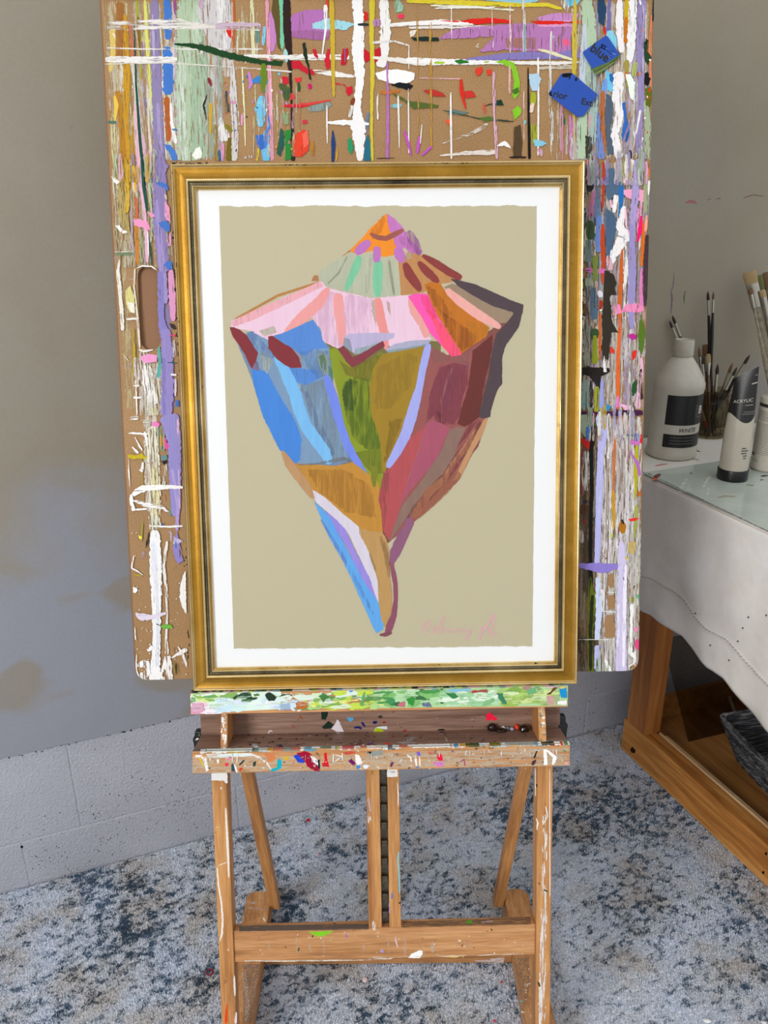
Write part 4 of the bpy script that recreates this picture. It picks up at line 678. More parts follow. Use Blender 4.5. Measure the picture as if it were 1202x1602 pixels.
s('C','#9689b8','405,-5 400,200 400,420 430,700',[84,80,78,70],.95); s('C','#a99acc','380,250 400,500 420,700 435,900',[20,34,44,40],.8); g('C','#4f80cc','375,145 415,138 450,160 455,195 430,180 390,160'); g('C','#4f80cc','390,395 430,380 462,395 465,450 440,448 415,425'); g('C','#4f80cc','425,655 450,632 478,640 480,690 450,685'); g('C','#e8a8cc','432,250 462,300 468,385 445,380 430,340',.95); s('C','#e2a4cc','465,460 462,540',[18,24],.85); s('C','#e2a4cc','470,690 478,850 485,1010',[34,42,30],.95,.2); g('C','#ea9fc4','232,375 280,372 325,390 345,440 320,440 290,425 240,410'); g('C','#ea9fc4','325,325 355,335 372,355 345,362')
g('C','#d8d0b4','430,215 445,220 445,250 432,245',.8); s('C','#9088c4','405,700 410,1000 430,1100',[40,40,60],.9); s('C','#3c2c2a','462,1025 480,1040 495,1060',[6,26,22],.9); s('C','#e4416c','465,1100 498,1102',[8,18],.95); s('C','#d0c4c8','490,1130 490,1240',[20,20],.7)
g('C','#efece6','95,105 120,112 150,138 130,155 110,135'); g('C','#f2efea','118,412 150,410 170,440 200,450 170,465'); s('C','#c0362c','232,350 242,358',8); s('C','#e0dcd2','115,180 130,260 150,330',[20,24,10],.35); s('C','#7a8a6a','120,590 235,588',[22,18],.65,.2,1); s('C','#ddd6c6','120,578 235,575',6,.7,.2,1); s('C','#c84a30','165,440 150,520',5,.5)
s('C','#e6e1d6','148,625 138,700 155,850 168,1070',[6,22,26,22],.8); g('C','#d6cf8a','185,820 215,790 240,850 245,960 215,955 185,900',.85); g('C','#ece8da','195,890 240,900 245,960 215,950',.85); s('C','#e8e5dc','190,998 268,995',14,.85,.3,1); s('C','#b8a234','235,1060 240,1200 238,1345',[12,18,14],.85); s('C','#e8e4dc','180,1230 205,1260',5,.8); s('C','#c4b0cc','165,1288 225,1290',18,.5,.3,1); s('C','#e0d8c8','245,680 240,800 262,1000 275,1180',[10,10,14,12],.85); s('C','#d8cfc0','165,745 240,750',6,.5,.3,1)
s('C','#e0c8c4','265,760 262,680',4,.6); s('C','#efeae4','255,680 290,665 350,668 380,690',[6,9,9,7],.9)
vf(212,262,548,650,26,['#ece8e4','#e4dfd8','#d8cfc4','#ddd8c0'],(3,8),(30,90),(.55,.8),.04); s('C','#eae6e2','270,1190 300,1200 360,1190',[14,16,8],.85); g('C','#eba0cc','285,1230 330,1215 385,1225 380,1265 310,1275 280,1250'); s('C','#5cb0a8','395,1170 402,1280 390,1365',[14,20,26],.85); s('C','#9c90c8','438,1060 448,1250 450,1420 440,1605',[58,70,76,76],.97); s('C','#8c84c0','425,1240 430,1600',22,.7); s('C','#2c6a6c','450,1270 505,1272',8,.9,.2,1); s('C','#f0edea','470,1345 505,1348',16,.85,.3,1); g('C','#3c78c8','500,1510 520,1505 520,1550 502,1545'); s('C','#ecebea','235,1490 285,1490',16,.95,.4,1); s('C','#ece8e2','250,1380 258,1600',[8,10],.8); s('C','#ece9e4','320,1290 330,1420 375,1530',[60,70,50],.65); s('C','#d4cfa8','345,1550 380,1600',[30,40],.6); s('C','#e0d0e0','500,1370 498,1480',14,.7)
s('C','#b0b8a8','310,1540 320,1600',[18,24],.5); s('C','#e8e4de','235,1415 275,1415',10,.8,.4,1)
# view D : 650-1070
s('D','#9c94cc','300,-5 330,140 335,400 338,560',[110,76,62,48],.97,.12); s('D','#b4a4d8','318,300 350,500 345,640',[16,18,22],.85); s('D','#cbb8e0','352,300 362,520',10,.75); g('D','#9c90cc','320,740 345,640 365,740 380,810 350,828 335,800',.9); s('D','#d0c8e4','300,640 330,700 375,700',[12,30,20],.55); s('D','#4c84c0','338,700 340,740',[6,12],.9); s('D','#e0bcd8','350,20 352,120',12,.7)
g('D','#e884c0','203,45 230,30 250,48 240,65 212,68'); g('D','#e0589c','262,135 278,122 300,170 292,192 268,180'); g('D','#c8b414','70,215 120,222 150,210 165,230 200,232 195,242 100,242 72,235'); s('D','#a8a040','145,240 150,330 158,480',[4,5,3],.9)
s('D','#e4e0cc','215,60 210,200 220,400 222,640',[60,70,66,60],.62); s('D','#e2d8a8','220,280 225,420 228,560',[26,40,30],.6); s('D','#d0ccc0','180,30 170,60',[60,40],.5,.3,1); s('D','#9cac94','250,60 262,200',[40,40],.6); s('D','#d6a850','255,110 260,170',[14,24],.7); s('D','#6c9494','255,240 290,230',[20,40],.8,.3,1); g('D','#161c24','258,255 285,250 290,262 272,275'); s('D','#d8e0dc','285,270 270,400',[14,16],.55)
s('D','#f2f1ee','75,100 100,98 180,105',[6,10,12],.85,.4,1); s('D','#f2f1ee','95,175 130,210',[8,16],.9,.4); s('D','#f2f1ee','110,120 150,195',[5,12],.9,.4); s('D','#f2f1ee','165,90 180,160 165,170',[12,16,6],.85,.4); s('D','#e8e6e0','85,15 130,12',[30,26],.5,.3,1); s('D','#ece9e4','155,260 150,310 130,300',[14,20,6],.8,.4); s('D','#f2f0ec','68,180 78,330 82,400',[4,8,3],.7)
s('D','#f2f1ee','100,445 140,410 200,402 300,398 378,400',[30,36,30,22,16],.78,.3,1); s('D','#f4f2f0','90,440 92,490 110,525 180,520',[18,22,8,12],.85,.35); s('D','#f0eeea','95,470 180,500 260,510 300,540',[10,26,20,8],.6,.3,1); s('D','#f3f2ef','190,615 300,620 378,615',[8,10,10],.95,.3,1); g('D','#f5f4f2','88,515 108,518 112,530 95,532'); s('D','#8c9c8c','300,480 300,560',[26,30],.45); s('D','#3c6cb0','258,615 272,600',8,.9); s('D','#c89060','270,440 275,480',[16,12],.6)
s('D','#a8a03c','155,580 145,700',[6,12],.75); g('D','#f0e45c','130,668 150,675 148,690 135,685'); s('D','#28282c','190,650 180,700 172,740',[8,14,3],.85)
s('D','#f0efee','222,640 225,760 228,900 232,1100 230,1300 222,1450 228,1510',[50,64,66,46,44,60,60],.93,.18); s('D','#e4e6ee','215,700 220,840 235,1000',[30,34,20],.7); s('D','#d8dcc8','212,560 215,640',[40,40],.55); s('D','#dfe2e8','235,1000 240,1200 235,1400',[16,20,24],.7)
s('D','#e8e5de','290,700 270,840 285,960 290,1100 285,1250 290,1330',[14,18,16,10,12,26],.75,.35); s('D','#ede9e4','290,1340 300,1420 310,1500',[50,36,24],.8,.3); s('D','#f2f0ee','285,1350 255,1450 290,1500',[18,14,22],.85,.3); g('D','#f1f0ee','388,870 395,868 398,1105 375,1070 360,1010 365,940'); s('D','#a89a5c','320,860 345,830',[20,10],.4)
s('D','#ded4e2','115,1100 140,1120 200,1125 285,1100',[10,44,30,14],.8,.35,1); g('D','#7ab850','250,1172 285,1162 315,1168 322,1185 280,1190 258,1182'); s('D','#24302a','228,1160 250,1170',6); g('D','#f4f3f1','100,955 122,962 125,975 112,990 102,985'); s('D','#ece8e6','105,780 92,850 130,870 155,890',[6,10,8,4],.85,.4); s('D','#c4a4c4','165,760 150,800',[30,10],.5); s('D','#b8a028','105,885 150,895',[8,12],.6,.3,1); s('D','#f2f0ee','110,1180 115,1250',[4,8],.9)
s('D','#f2f1f0','125,1395 160,1380 200,1395 150,1470 175,1500',[16,40,30,40,14],.68,.45); s('D','#f2f1f0','120,1330 118,1420 140,1490',[4,10,16],.85,.4); s('D','#f4f2f0','180,1310 210,1290',[20,30],.85,.4); s('D','#f2f0ee','315,1350 370,1320 400,1300',[8,22,26],.75,.45); s('D','#f2f0ee','350,1285 365,1310 385,1350 400,1400',[6,12,20,10],.7,.45); s('D','#9c8a4c','330,1370 345,1440',[30,30],.45); s('D','#1c1a1c','330,1290 332,1320',3); s('D','#1c1a1c','342,1380 340,1445',[6,4]); s('D','#f2f0ec','130,1510 280,1508 390,1506',[4,5,5],.75,.3,1); s('D','#d8c4c4','270,1510 280,1480',14,.6)
dots(212,292,900,1060,46,['#f2f0ee','#e8e2da','#d8cfc4'],(.4,1.3),1); dots(205,240,700,900,14,['#f2f0ee','#8a7a68','#b8405c'],(.4,1),1)
# ---- right column beside the frame (views E and F)
vf(916,1016,250,640,120,['#d8d4d0','#c9bfc0','#b8b09c','#e6e2e0','#a89c94','#cfc4b0','#9aa4b0','#b4a0b4'],(2,7),(30,140),(.5,.8),-.03)
s('E','#2c2a24','270,-5 262,90 250,200',[70,60,40],.85); s('E','#a48470','270,200 262,300',[60,70],.75); s('E','#b87898','300,190 270,330 240,350',[50,60,30],.75); s('E','#6c7c98','300,100 302,200 300,400',[20,26,60],.8); s('E','#44583c','250,380 262,500',[50,60],.85); s('E','#7a8c88','245,500 240,640',[40,44],.75); s('E','#7088c0','315,350 305,430 310,540',[40,30,60],.9); s('E','#6c90c4','290,560 325,560',[40,50],.85)
s('E','#b4482c','338,10 340,130 332,300',[18,22,18],.92); s('E','#c04c22','335,400 332,520 338,640 330,780',[22,30,26,14],.95); s('E','#8c3c30','325,270 330,330',12,.7); g('E','#5a7088','352,60 400,50 430,110 470,160 462,190 400,230 370,260 352,200',.98); g('E','#2c74b4','445,155 475,185 462,260 445,380 430,400 435,260 430,200'); g('E','#526a84','352,300 400,340 430,390 415,450 400,500 385,600 360,620 350,480',.97); s('E','#e8b8cc','385,250 390,300',[20,16],.9); s('E','#ece9e6','418,220 405,330',[34,24],.92); s('E','#efeceb','510,-5 490,60 500,120 480,150',[60,56,40,50],.8,.3); s('E','#b8ab50','465,0 465,90',[12,10],.8); g('E','#eca8c4','465,190 520,182 590,190 592,265 540,250 490,240 465,215',.85); s('E','#ece9e8','470,290 440,420 470,480 400,600 390,660',[30,50,80,50,16],.88,.3); s('E','#f0c4d8','475,300 480,400 500,470',[12,14,8],.8)
s('E','#b0a0cc','560,-5 545,120 530,300 515,500',[60,44,44,36],.9); s('E','#a096c4','515,400 520,700 512,900 515,1060',[28,50,44,26],.95,.15); s('E','#c4b8d4','535,20 545,150',20,.6); s('E','#cc6a2c','458,560 452,680 440,900 440,1000',[20,26,26,26],.92); s('E','#e0702c','440,1000 440,1060 432,1200 428,1380 430,1560',[24,22,22,26,20],.85); s('E','#e6e2de','475,540 480,760 470,1000',[24,34,40],.6); s('E','#e8a0c4','578,270 560,340 555,500',[20,24,12],.7); g('E','#ec1c74','568,350 582,352 585,440 560,510 545,515 555,430'); g('E','#d87418','585,370 598,420 600,500 590,600 588,665 570,665 575,520'); s('E','#4c3840','612,470 608,700 600,920',[26,40,14],.95); s('E','#a4a888','612,50 605,180 600,330',[30,30,22],.85); s('E','#d86a20','628,40 626,120',8); s('E','#ece8e4','625,130 620,220',[16,10],.9); s('E','#f0a898','610,350 602,450',[16,20],.8)
s('E','#dc88bc','580,680 572,800 578,930',[18,22,26],.85); g('E','#ec94bc','400,910 440,905 450,950 480,905 560,900 590,920 595,945 540,960 490,950 400,975',.8); s('E','#cc74ac','225,688 300,700 355,695',[30,28,30],.9,.2,1); s('E','#d8b0b8','365,600 385,690',[30,40],.8); s('E','#7c8c44','285,600 290,760',[40,36],.85); s('E','#a0a894','240,740 250,790',[40,60],.75); s('E','#d8d4dc','310,820 325,860',[30,40],.8); s('E','#5c7488','275,800 280,1000',[40,44],.85)
g('E','#3a3228','345,690 372,700 405,720 422,775 410,800 420,845 385,848 378,880 392,940 395,1020 420,1065 435,1085 388,1080 385,1110 375,1170 370,1260 350,1240 330,1262 330,1000 338,850',.98,1); s('E','#a8381c','325,880 318,940',[30,20],.9); s('E','#d06820','318,960 315,1150 315,1250',[14,18,12],.85); g('E','#f4f2f0','312,940 328,935 328,945 315,948')
s('E','#3c5a34','280,1060 290,1120',[56,50],.92); s('E','#8c9620','285,1100 285,1280',[26,40],.85); s('E','#98988c','235,1000 235,1290',[40,46],.7); s('E','#6c5430','215,900 228,980',[30,26],.8); g('E','#221c18','205,1300 320,1300 375,1305 378,1330 340,1350 320,1355 315,1420 290,1410 270,1380 235,1350 205,1345'); s('E','#2c2420','270,1340 300,1400 320,1460',[40,30,10],.75); s('E','#ece8e4','345,1230 350,1330',[14,30],.75); s('E','#8ca098','225,1380 225,1570',[44,44],.9); s('E','#2c3028','262,1380 262,1602',[18,16],.85); s('E','#a0a42c','295,1420 295,1602',[30,28],.85); s('E','#9ca4dc','330,1370 325,1480 325,1602',[14,26,24],.95); g('E','#2494cc','345,1550 362,1535 385,1545 370,1575 352,1570'); s('E','#2a8cb0','205,1530 235,1528',[6,10])
g('E','#c02c94','497,1095 520,1088 545,1100 540,1120 515,1132 498,1112'); g('E','#dc3c24','380,1170 400,1180 412,1200 400,1220 380,1205'); g('E','#dc3824','515,1220 535,1190 548,1200 540,1240 520,1260'); g('E','#5c7c24','572,965 590,1040 602,1080 590,1180 575,1225 560,1180 555,1080'); g('E','#2c5c30','545,1370 552,1430 530,1480 515,1480 518,1410'); s('E','#e48ac0','428,1480 430,1550',[16,34],.9); g('E','#efb8d4','440,1530 500,1540 510,1560 470,1570',.9); s('E','#e0b8c8','575,1240 580,1350 560,1420 555,1560',[20,24,20,34],.8); s('E','#34142c','575,1310 570,1450 578,1500',[14,24,30],.6,.5); g('E','#4c1c4c','195,1575 330,1580 400,1570 480,1568 560,1568 585,1575 580,1602 200,1602',.93,1.2); s('E','#d8c8b8','405,860 405,1020',[24,30],.5); s('E','#d8dcd0','505,1230 500,1400',[14,14],.5); s('E','#3c3c40','440,1000 370,1005',3,.5)
# view F : 650 - 1065
vf(905,942,650,1058,70,['#6a5a48','#8a7a6c','#5a4a3a','#9a9484','#7c6c5c','#4c4438'],(3,9),(40,150),(.5,.8),-.01)
vf(940,1003,650,1058,150,['#e6e2e0','#d8d0cc','#c4b8b0','#ece9e8','#b8aca0','#d6d6cc','#e4dce0'],(2,7),(30,140),(.5,.8),-.01)
s('F','#9cac94','195,-5 200,60 205,120',[50,56,30],.85); g('F','#c0281c','175,130 215,122 245,150 228,200 200,180 178,150'); s('F','#8c3c50','190,180 185,300 180,440',[16,18,10],.75); s('F','#c9c4bc','205,200 200,330 205,420',[40,46,30],.6); s('F','#2c344c','200,470 205,490',[40,30],.6); s('F','#5c3c2c','180,500 205,545',[50,60],.7); s('F','#b8b0a8','175,640 180,710',[30,24],.7); s('F','#8c2434','195,575 195,610',[18,8],.85)
s('F','#0c0b0a','238,-5 245,90 232,200 235,400 230,600 228,800 232,960',[14,26,24,20,20,18,26],1,.12); s('F','#50601c','262,0 255,60',[20,14],.9); s('F','#64701c','228,900 235,1050 225,1250 232,1440',[12,50,30,30],.75); g('F','#6c8018','258,965 280,975 288,1000 265,1040 250,1090 238,1060 245,1000',.95); s('F','#2c3014','240,1000 228,1200 230,1420',[20,20,16],.85)
s('F','#b8b8e4','288,-5 300,80 285,200 278,400 272,600 265,830',[70,60,34,38,34,30],.97,.1); s('F','#c4c8ec','290,200 282,400 275,600',10,.6); s('F','#ccd4ec','268,900 275,1100 265,1250',[24,34,30],.85); s('F','#bcc0e0','265,1280 265,1420',[30,30],.75); s('F','#a9bcb4','275,1350 270,1450',[26,30],.7)
g('F','#9484cc','165,822 210,825 260,820 330,825 380,825 400,812 408,835 395,855 360,860 300,880 255,870 215,860 165,848',.97,1)
s('F','#c4884c','395,0 395,120',[40,36],.85); s('F','#e8a8c0','440,0 430,100',[30,40],.7); s('F','#c87a48','368,110 362,200 355,420',[10,18,14],.85); s('F','#c89c2c','355,420 358,560 352,640',[20,20,26],.9); g('F','#a8b424','330,660 348,640 358,672 345,685 332,678'); g('F','#b8b018','480,150 495,160 492,300 488,440 475,470 470,300',.9); s('F','#a8b048','485,500 478,680',[18,16],.8); g('F','#b474b8','448,190 475,230 500,260 512,330 495,342 485,280 455,220'); g('F','#e01814','498,110 516,105 516,160 505,150'); s('F','#c87cb8','450,150 505,150',[30,40],.7,.3,1); g('F','#d86a24','495,425 510,420 510,450 498,448')
g('F','#b4781c','385,600 410,590 428,610 422,650 405,660 388,640',.95); s('F','#4c2c14','400,580 415,605',[20,14],.8); g('F','#e03c34','440,578 480,570 505,575 480,588 450,590',.9); g('F','#5c1c4c','380,718 392,712 408,740 398,742'); s('F','#c8b070','460,700 455,770',[46,40],.85); s('F','#d4bc38','415,800 440,790',[16,20],.9,.3,1); s('F','#6c7474','368,112 470,108 510,118',[6,10,6],.7,.3,1)
s('F','#d0c8e4','400,700 405,900 402,1200 398,1450',[30,50,56,60],.93,.15); s('F','#ece8f2','425,830 420,1000 415,1200 412,1400',[14,20,16,14],.85); s('F','#e4dff0','385,1050 380,1300',14,.7); s('F','#a68460','345,880 345,960',[30,34],.9); s('F','#a68460','345,1000 345,1080',[40,40],.9); s('F','#a68460','335,1110 335,1240',[50,60],.9); s('F','#9a7a58','455,1100 460,1180',[24,20],.8); s('F','#f0eeec','460,1050 455,1200 450,1320 480,1350',[24,14,20,30],.8,.35); s('F','#a08060','470,1380 480,1420',[30,40],.9); g('F','#e0548c','478,1250 496,1245 500,1300 485,1310 475,1280'); g('F','#e890b8','472,1180 492,1178 494,1200 475,1205'); g('F','#58b88c','485,1000 498,995 500,1020 488,1018'); g('F','#8c981c','455,1015 472,1015 470,1038 458,1040'); s('F','#1c1c18','475,945 468,968',[8,5]); s('F','#4a5444','412,900 415,918',8,.9)
s('F','#b8c0b0','320,1360 330,1440 350,1455',[34,44,14],.75); s('F','#f0eeea','310,1360 340,1430',[14,18],.85,.4); s('F','#a9b88c','300,1440 330,1452',[20,14],.8,.3,1); s('F','#f2f0ee','440,1400 470,1380 480,1395',[8,8,5],.9,.4); s('F','#f0eeec','300,1090 370,1095',5,.8,.3,1); s('F','#f0eeec','165,1248 365,1248',3,.7,.3,1); s('F','#f0eeec','320,985 370,985',3,.7,.3,1); s('F','#f0f0ee','325,220 328,240',[6,14],.9); s('F','#6c8c5c','430,262 445,275',5); s('F','#3c2820','300,780 315,800',[10,12],.6); s('F','#b8a0d8','300,1270 310,1320',[30,14],.5); s('F','#c48a94','440,200 430,260',6,.7); s('F','#f1efee','340,500 338,600 345,720',[30,34,24],.45)
ov=['#d8d4d0','#c9c4b8','#b5aac4','#e6e2de','#a8b4a0','#9c90b8','#c4ccc0','#d0b020','#4a7cc0','#e0a8c0']
vf(918,1012,228,290,34,ov,(3,8),(24,56),(.6,.9)); vf(915,1000,628,690,26,ov,(3,8),(24,56),(.6,.9)); vf(178,258,232,285,20,['#d2b040','#cfc9b0','#e0b8c8','#9689b8','#c9a23a','#b8c4a4'],(3,8),(24,50),(.6,.9))
vf(160,1022,-105,-4,190,['#d9cfae','#c9a23a','#e8e4e0','#b780b4','#b3c4a8','#4b7fc6','#cfc040','#a9925c','#d8b0c0','#c83a30','#8c9c98','#e6e2dc','#b8a4c8'],(2,8),(40,115),(.55,.95)); hf(170,990,-95,-2,46,['#e8e5e0','#d9c83c','#b780b4','#d82418','#9ccad8'],(2,9),(30,190),(.6,.95))
m.build('board',MT['board'],bd)
m=M(); X0b,X1b=-.3848,.387; r=.014; out=[]
for cx,cz,a0 in((X1b-r,1.07-r,0),(X0b+r,1.07-r,90),(X0b+r,.0092+r,180),(X1b-r,.0092+r,270)):
    for k in range(7): a=radians(a0+k*15); out.append((cx+r*cos(a),cz+r*sin(a)))
m.prism(out,BY+.0066,BY+.0128,FE,.0006,0,1)
tag(m.build('backing_board',plain('bare_hardboard','#8a6446',.75,0,500,.2,.0005,.3),None,frame(U,B,V,FE@Vector((0,BY+.0066,.0092)))),'plain brown hardboard panel behind the painted board, seen through its handle hole','drawing board')
# ------------------------------------------------------------ paint sample cards stuck on the board
def card(v,outl,lab,name='paint_sample_card',mk=None):
    P=pts(v,outl); y=BY-.0055; q=[on(FE,1,y,*p) for p in P]; mm=M(); mm.prism([(p.x,p.z) for p in q],y,y+.0006,FE,0); mk(mm,y-.00002)
    return tag(mm.build(name,MT['card'],None,frame(U,B,V,FE@Vector((sum(p.x for p in q)/len(q),y+.0006,min(p.z for p in q))))),lab,'paint card')
def ctext(mm,y,txt,v,xy,ang,size,colr='#06080c',clipx=None,bold=True):
    vv,ff=text2d(txt,size,bold); o=on(FE,1,y,*pts(v,xy)[0]); ca,sa=cos(ang),sin(ang)
    if clipx: keep=[f for f in ff if all(clipx[0]<=vv[i][0]<=clipx[1] for i in f)]; ff=keep
    mm.add([(o.x+x*ca-z*sa,y-.00003,o.z+x*sa+z*ca) for x,z in vv],ff,FE,hexc(colr))
def mk1(mm,y):
    mm.ppoly(pts('X','650,585 700,560 860,500 1028,395 1032,415 960,500 860,570 730,672 712,672'),'#5f7440',FE,1,y,-1,.2,(1,0,1))
    mm.pstroke(pts('X','680,620 800,560 940,480 1010,420'),.7,'#1c2c20',FE,1,y,-1,.3); mm.pstroke(pts('X','670,600 780,560 900,500'),.6,'#8f9c5c',FE,1,y,-1,.3); mm.pstroke(pts('X','700,650 830,580 950,490'),.9,'#a3a878',FE,1,y,-1,.3)
    ctext(mm,y,'blue','X','620,330',-.60,.0175,bold=True); 
    for a in('840,330 890,355','880,360 930,390','900,330 960,350','930,370 975,390','860,410 905,440','880,440 930,420','800,280 850,310'): mm.pstroke(pts('X',a),1.1,'#0a0d14' if rb.random()<.6 else '#9fb2c4',FE,1,y,-1,.5)
    mm.ppoly(pts('X','785,245 850,275 835,330 775,300'),'#060a14',FE,1,y,-1,.3); mm.ppoly(pts('X','800,265 835,280 828,312 795,298'),'#0f4aa0',FE,1,y,-1,.1)
def mk2(mm,y):
    mm.ppoly(pts('X','262,650 300,640 375,638 400,650 372,668 360,722 340,716 350,680 320,700 262,690 250,680'),'#04070d',FE,1,y,-1,.2); mm.ppoly(pts('X','428,700 462,705 455,745 425,742 432,722'),'#04070d',FE,1,y,-1,.2)
    ctext(mm,y,'rior','X','125,955',-.21,.0132); ctext(mm,y,'Ext','X','505,1052',-.21,.0122); mm.ppoly(pts('X','82,900 118,880 112,915 130,950 95,942 78,920'),'#04070d',FE,1,y,-1,.2)
card('X','845,130 870,150 1028,385 1030,410 735,672 715,672 535,370 538,350','small blue square card with the word blue, on the drawing board at upper right',mk=mk1)
card('X','240,655 262,642 375,633 395,642 728,925 725,945 560,1195 530,1218 480,1225 440,1212 80,930 78,905','larger plain blue card with rounded corner, tilted, just below the small blue card',mk=mk2)
# ------------------------------------------------------------ gold framed painting
FWd,FHt=.5768,.7555; fx=.0002
fr=thing('framed_painting','gold framed painting of a colourful whelk shell on tan paper, standing on the easel','framed painting',frame(U,B,V,FE@Vector((0,.014,0))))
prof=[(0,28,4),(0,2.6,4),(.8,.7,1),(2.,0,1),(3.2,.6,1),(4.2,2.4,1),(5,3.0,0),(8,3.9,0),(12,4.2,0),(16,3.8,0),(19.4,2.6,0),(20.4,1.2,1),(21.6,.5,1),(22.8,.7,1),(23.8,1.8,1),(24.3,4.2,3),(24.8,5.6,3),(27.8,5.8,3),(28.3,4.6,3),(29.2,4.4,1),(30.0,5.0,1),(30.3,6.6,4),(32.4,8.0,4),(33.0,8.4,1),(33.4,9.2,1),(33.5,12.5,4)]
m=M()
def ringp(d,n): d/=1000;n/=1000; x=FWd/2-d; return [(-x+fx,n,d),(x+fx,n,d),(x+fx,n,FHt-d),(-x+fx,n,FHt-d)]
for sd in range(4):
    vs=[];fs=[]
    L=FWd if sd%2==0 else FHt; K=40
    for d,n_,mi in prof:
        r_=ringp(d,n_); a=Vector(r_[sd]); b=Vector(r_[(sd+1)%4])
        for k in range(K+1):
            p=a.lerp(b,k/K); 
            if 3.5<d<30: p.y+=.00012*noise.noise(Vector((p.x*40,p.z*40,sd)))
            vs.append(p)
    for i in range(len(prof)-1):
        for k in range(K): m.add([vs[i*(K+1)+k],vs[i*(K+1)+k+1],vs[(i+1)*(K+1)+k+1],vs[(i+1)*(K+1)+k]],[[0,1,2,3]],FE,None,(1,0,1),prof[i][2],False)
# weld smooth shading by rebuilding without duplicates is unnecessary at this profile density
# wear marks: dark chips along the outer lip
def chip(px,py,rx,ry): m.layer=4; m.ppoly(ell(px,py,rx,ry,0,8,.5),'#171009',FE,1,.0004,-1,.2,(1,0,1))
cr=random.Random(9)
for x,y,rx,ry,nn in((276,435,1.2,4,9),(273,385,1,3,5),(280,520,1,3,6),(270,290,.8,3,4),(282,560,.8,2.5,5),(292,880,1,2.5,5),(297,1010,.9,4,6)):
    for i in range(nn): chip(x-2+cr.uniform(-2,2),y+cr.uniform(-22,22),rx,ry*cr.uniform(.4,1.2))
for i in range(26): chip(cr.uniform(270,330)+0,cr.gauss(255.5,.8),cr.uniform(1,3),.7)
for i in range(16): chip(cr.gauss(690,14),cr.gauss(255,.8),cr.uniform(1,3.4),.8)
for i in range(14): chip(cr.uniform(440,480),cr.gauss(257,.8),cr.uniform(1,2),.7)
for i in range(22): chip(cr.gauss(913,.8),cr.gauss(465,30),.9,cr.uniform(1,4))
for i in range(10): chip(cr.gauss(916,.6),cr.uniform(270,340),.8,cr.uniform(1,3))
for i in range(70): x=cr.uniform(300,900); chip(x,1082-(x-300)*.0215+cr.gauss(0,.7),cr.uniform(1.5,5),.8)
mo=m.build('moulding',[MT['gold'],MT['gold_lip'],MT['gold'],MT['bead'],MT['gold_edge']],fr)
# beading
m=M(); vs0=[(1,0,0),(0,1,0),(-1,0,0),(0,-1,0)]
bd_=26.3/1000; step=.00295
def bead(x,z):
    r=.00122; v=[]; 
    for k in range(6): a=k*pi/3; v.append((x+r*cos(a),.0056,z+r*sin(a)))
    for k in range(6): a=k*pi/3; v.append((x+r*.75*cos(a),.0047,z+r*.75*sin(a)))
    v.append((x,.0043,z)); m.add(v,[[k,(k+1)%6,6+(k+1)%6,6+k] for k in range(6)]+[[6+k,6+(k+1)%6,12] for k in range(6)],FE,None,(1,0,1),0,True)
xh=FWd/2-bd_; zt=FHt-bd_; n=int(2*xh/step)
for k in range(n+1): x=-xh+fx+2*xh*k/n; bead(x,bd_); bead(x,zt)
n=int((zt-bd_)/step)
for k in range(1,n): z=bd_+(zt-bd_)*k/n; bead(-xh+fx,z); bead(xh+fx,z)
o=m.build('beading',MT['bead'],mo); o['kind']='stuff'
m=M(); m.box((-.257+fx,.257+fx),(.0125,.0150),(.031,FHt-.031),FE,.0003,1); mtb=m.build('mat_board',MT['mat'],fr)
m=M(); m.box((-.2576+fx,.2576+fx),(.0094,.0108),(.0305,FHt-.0305),FE,0); gl=m.build('glass_pane',MT['pane'],fr)
m=M(); m.box((-.262+fx,.262+fx),(.0152,.0240),(.026,FHt-.026),FE,.0005); m.build('backing_panel',MT['board_edge'],fr)
# artwork sheet, deckled top and bottom
AY=.0118
m=M()
cn=[(343,323),(840,322),(833,1011),(366,1015)]
def edge(a,b,amp,n):
    o=[]
    for k in range(n): t=k/n; x=a[0]+(b[0]-a[0])*t;y=a[1]+(b[1]-a[1])*t; h=amp*(noise.noise(Vector((x*.06,y*.06,3)))+.5*noise.noise(Vector((x*.4,y*.4,5)))); dx,dy=b[0]-a[0],b[1]-a[1]; l=math.hypot(dx,dy); o.append((x-dy/l*h,y+dx/l*h))
    return o
ol=edge(cn[0],cn[1],2.2,150)+edge(cn[1],cn[2],.7,120)+edge(cn[2],cn[3],1.5,140)+edge(cn[3],cn[0],.5,120)
q=[on(FE,1,AY,*p) for p in ol]; m.prism([(p.x,p.z) for p in q],AY,AY+.0006,FE,0)
def a(v,c,p,cov=1,jit=.5,op=1): m.ppoly(pts(v,p),c,FE,1,AY,-1,jit if op==1 else 2.2,(cov if op==1 else .72,0,op if op==1 else op*.62))
def t(v,c,p,w,cov=1,rag=.1,op=1):
    if cov<1: op=min(op,.6)
    m.pstroke(pts(v,p),[q/VW[v][2] for q in w] if isinstance(w,(list,tuple)) else w/VW[v][2],c,FE,1,AY,-1,rag,(cov,0,op))
m.eps=6e-6
# ground tones under the body
a('Z','#8f5a50','600,550 700,556 770,515 808,478 802,510 783,560 779,610 765,650 748,700 690,770 640,815 604,828'); a('Z','#7f95b0','363,516 400,530 500,510 520,545 522,620 575,735 450,722 405,620'); a('Z','#857a48','505,530 600,530 690,534 690,560 600,600 560,640 530,600')
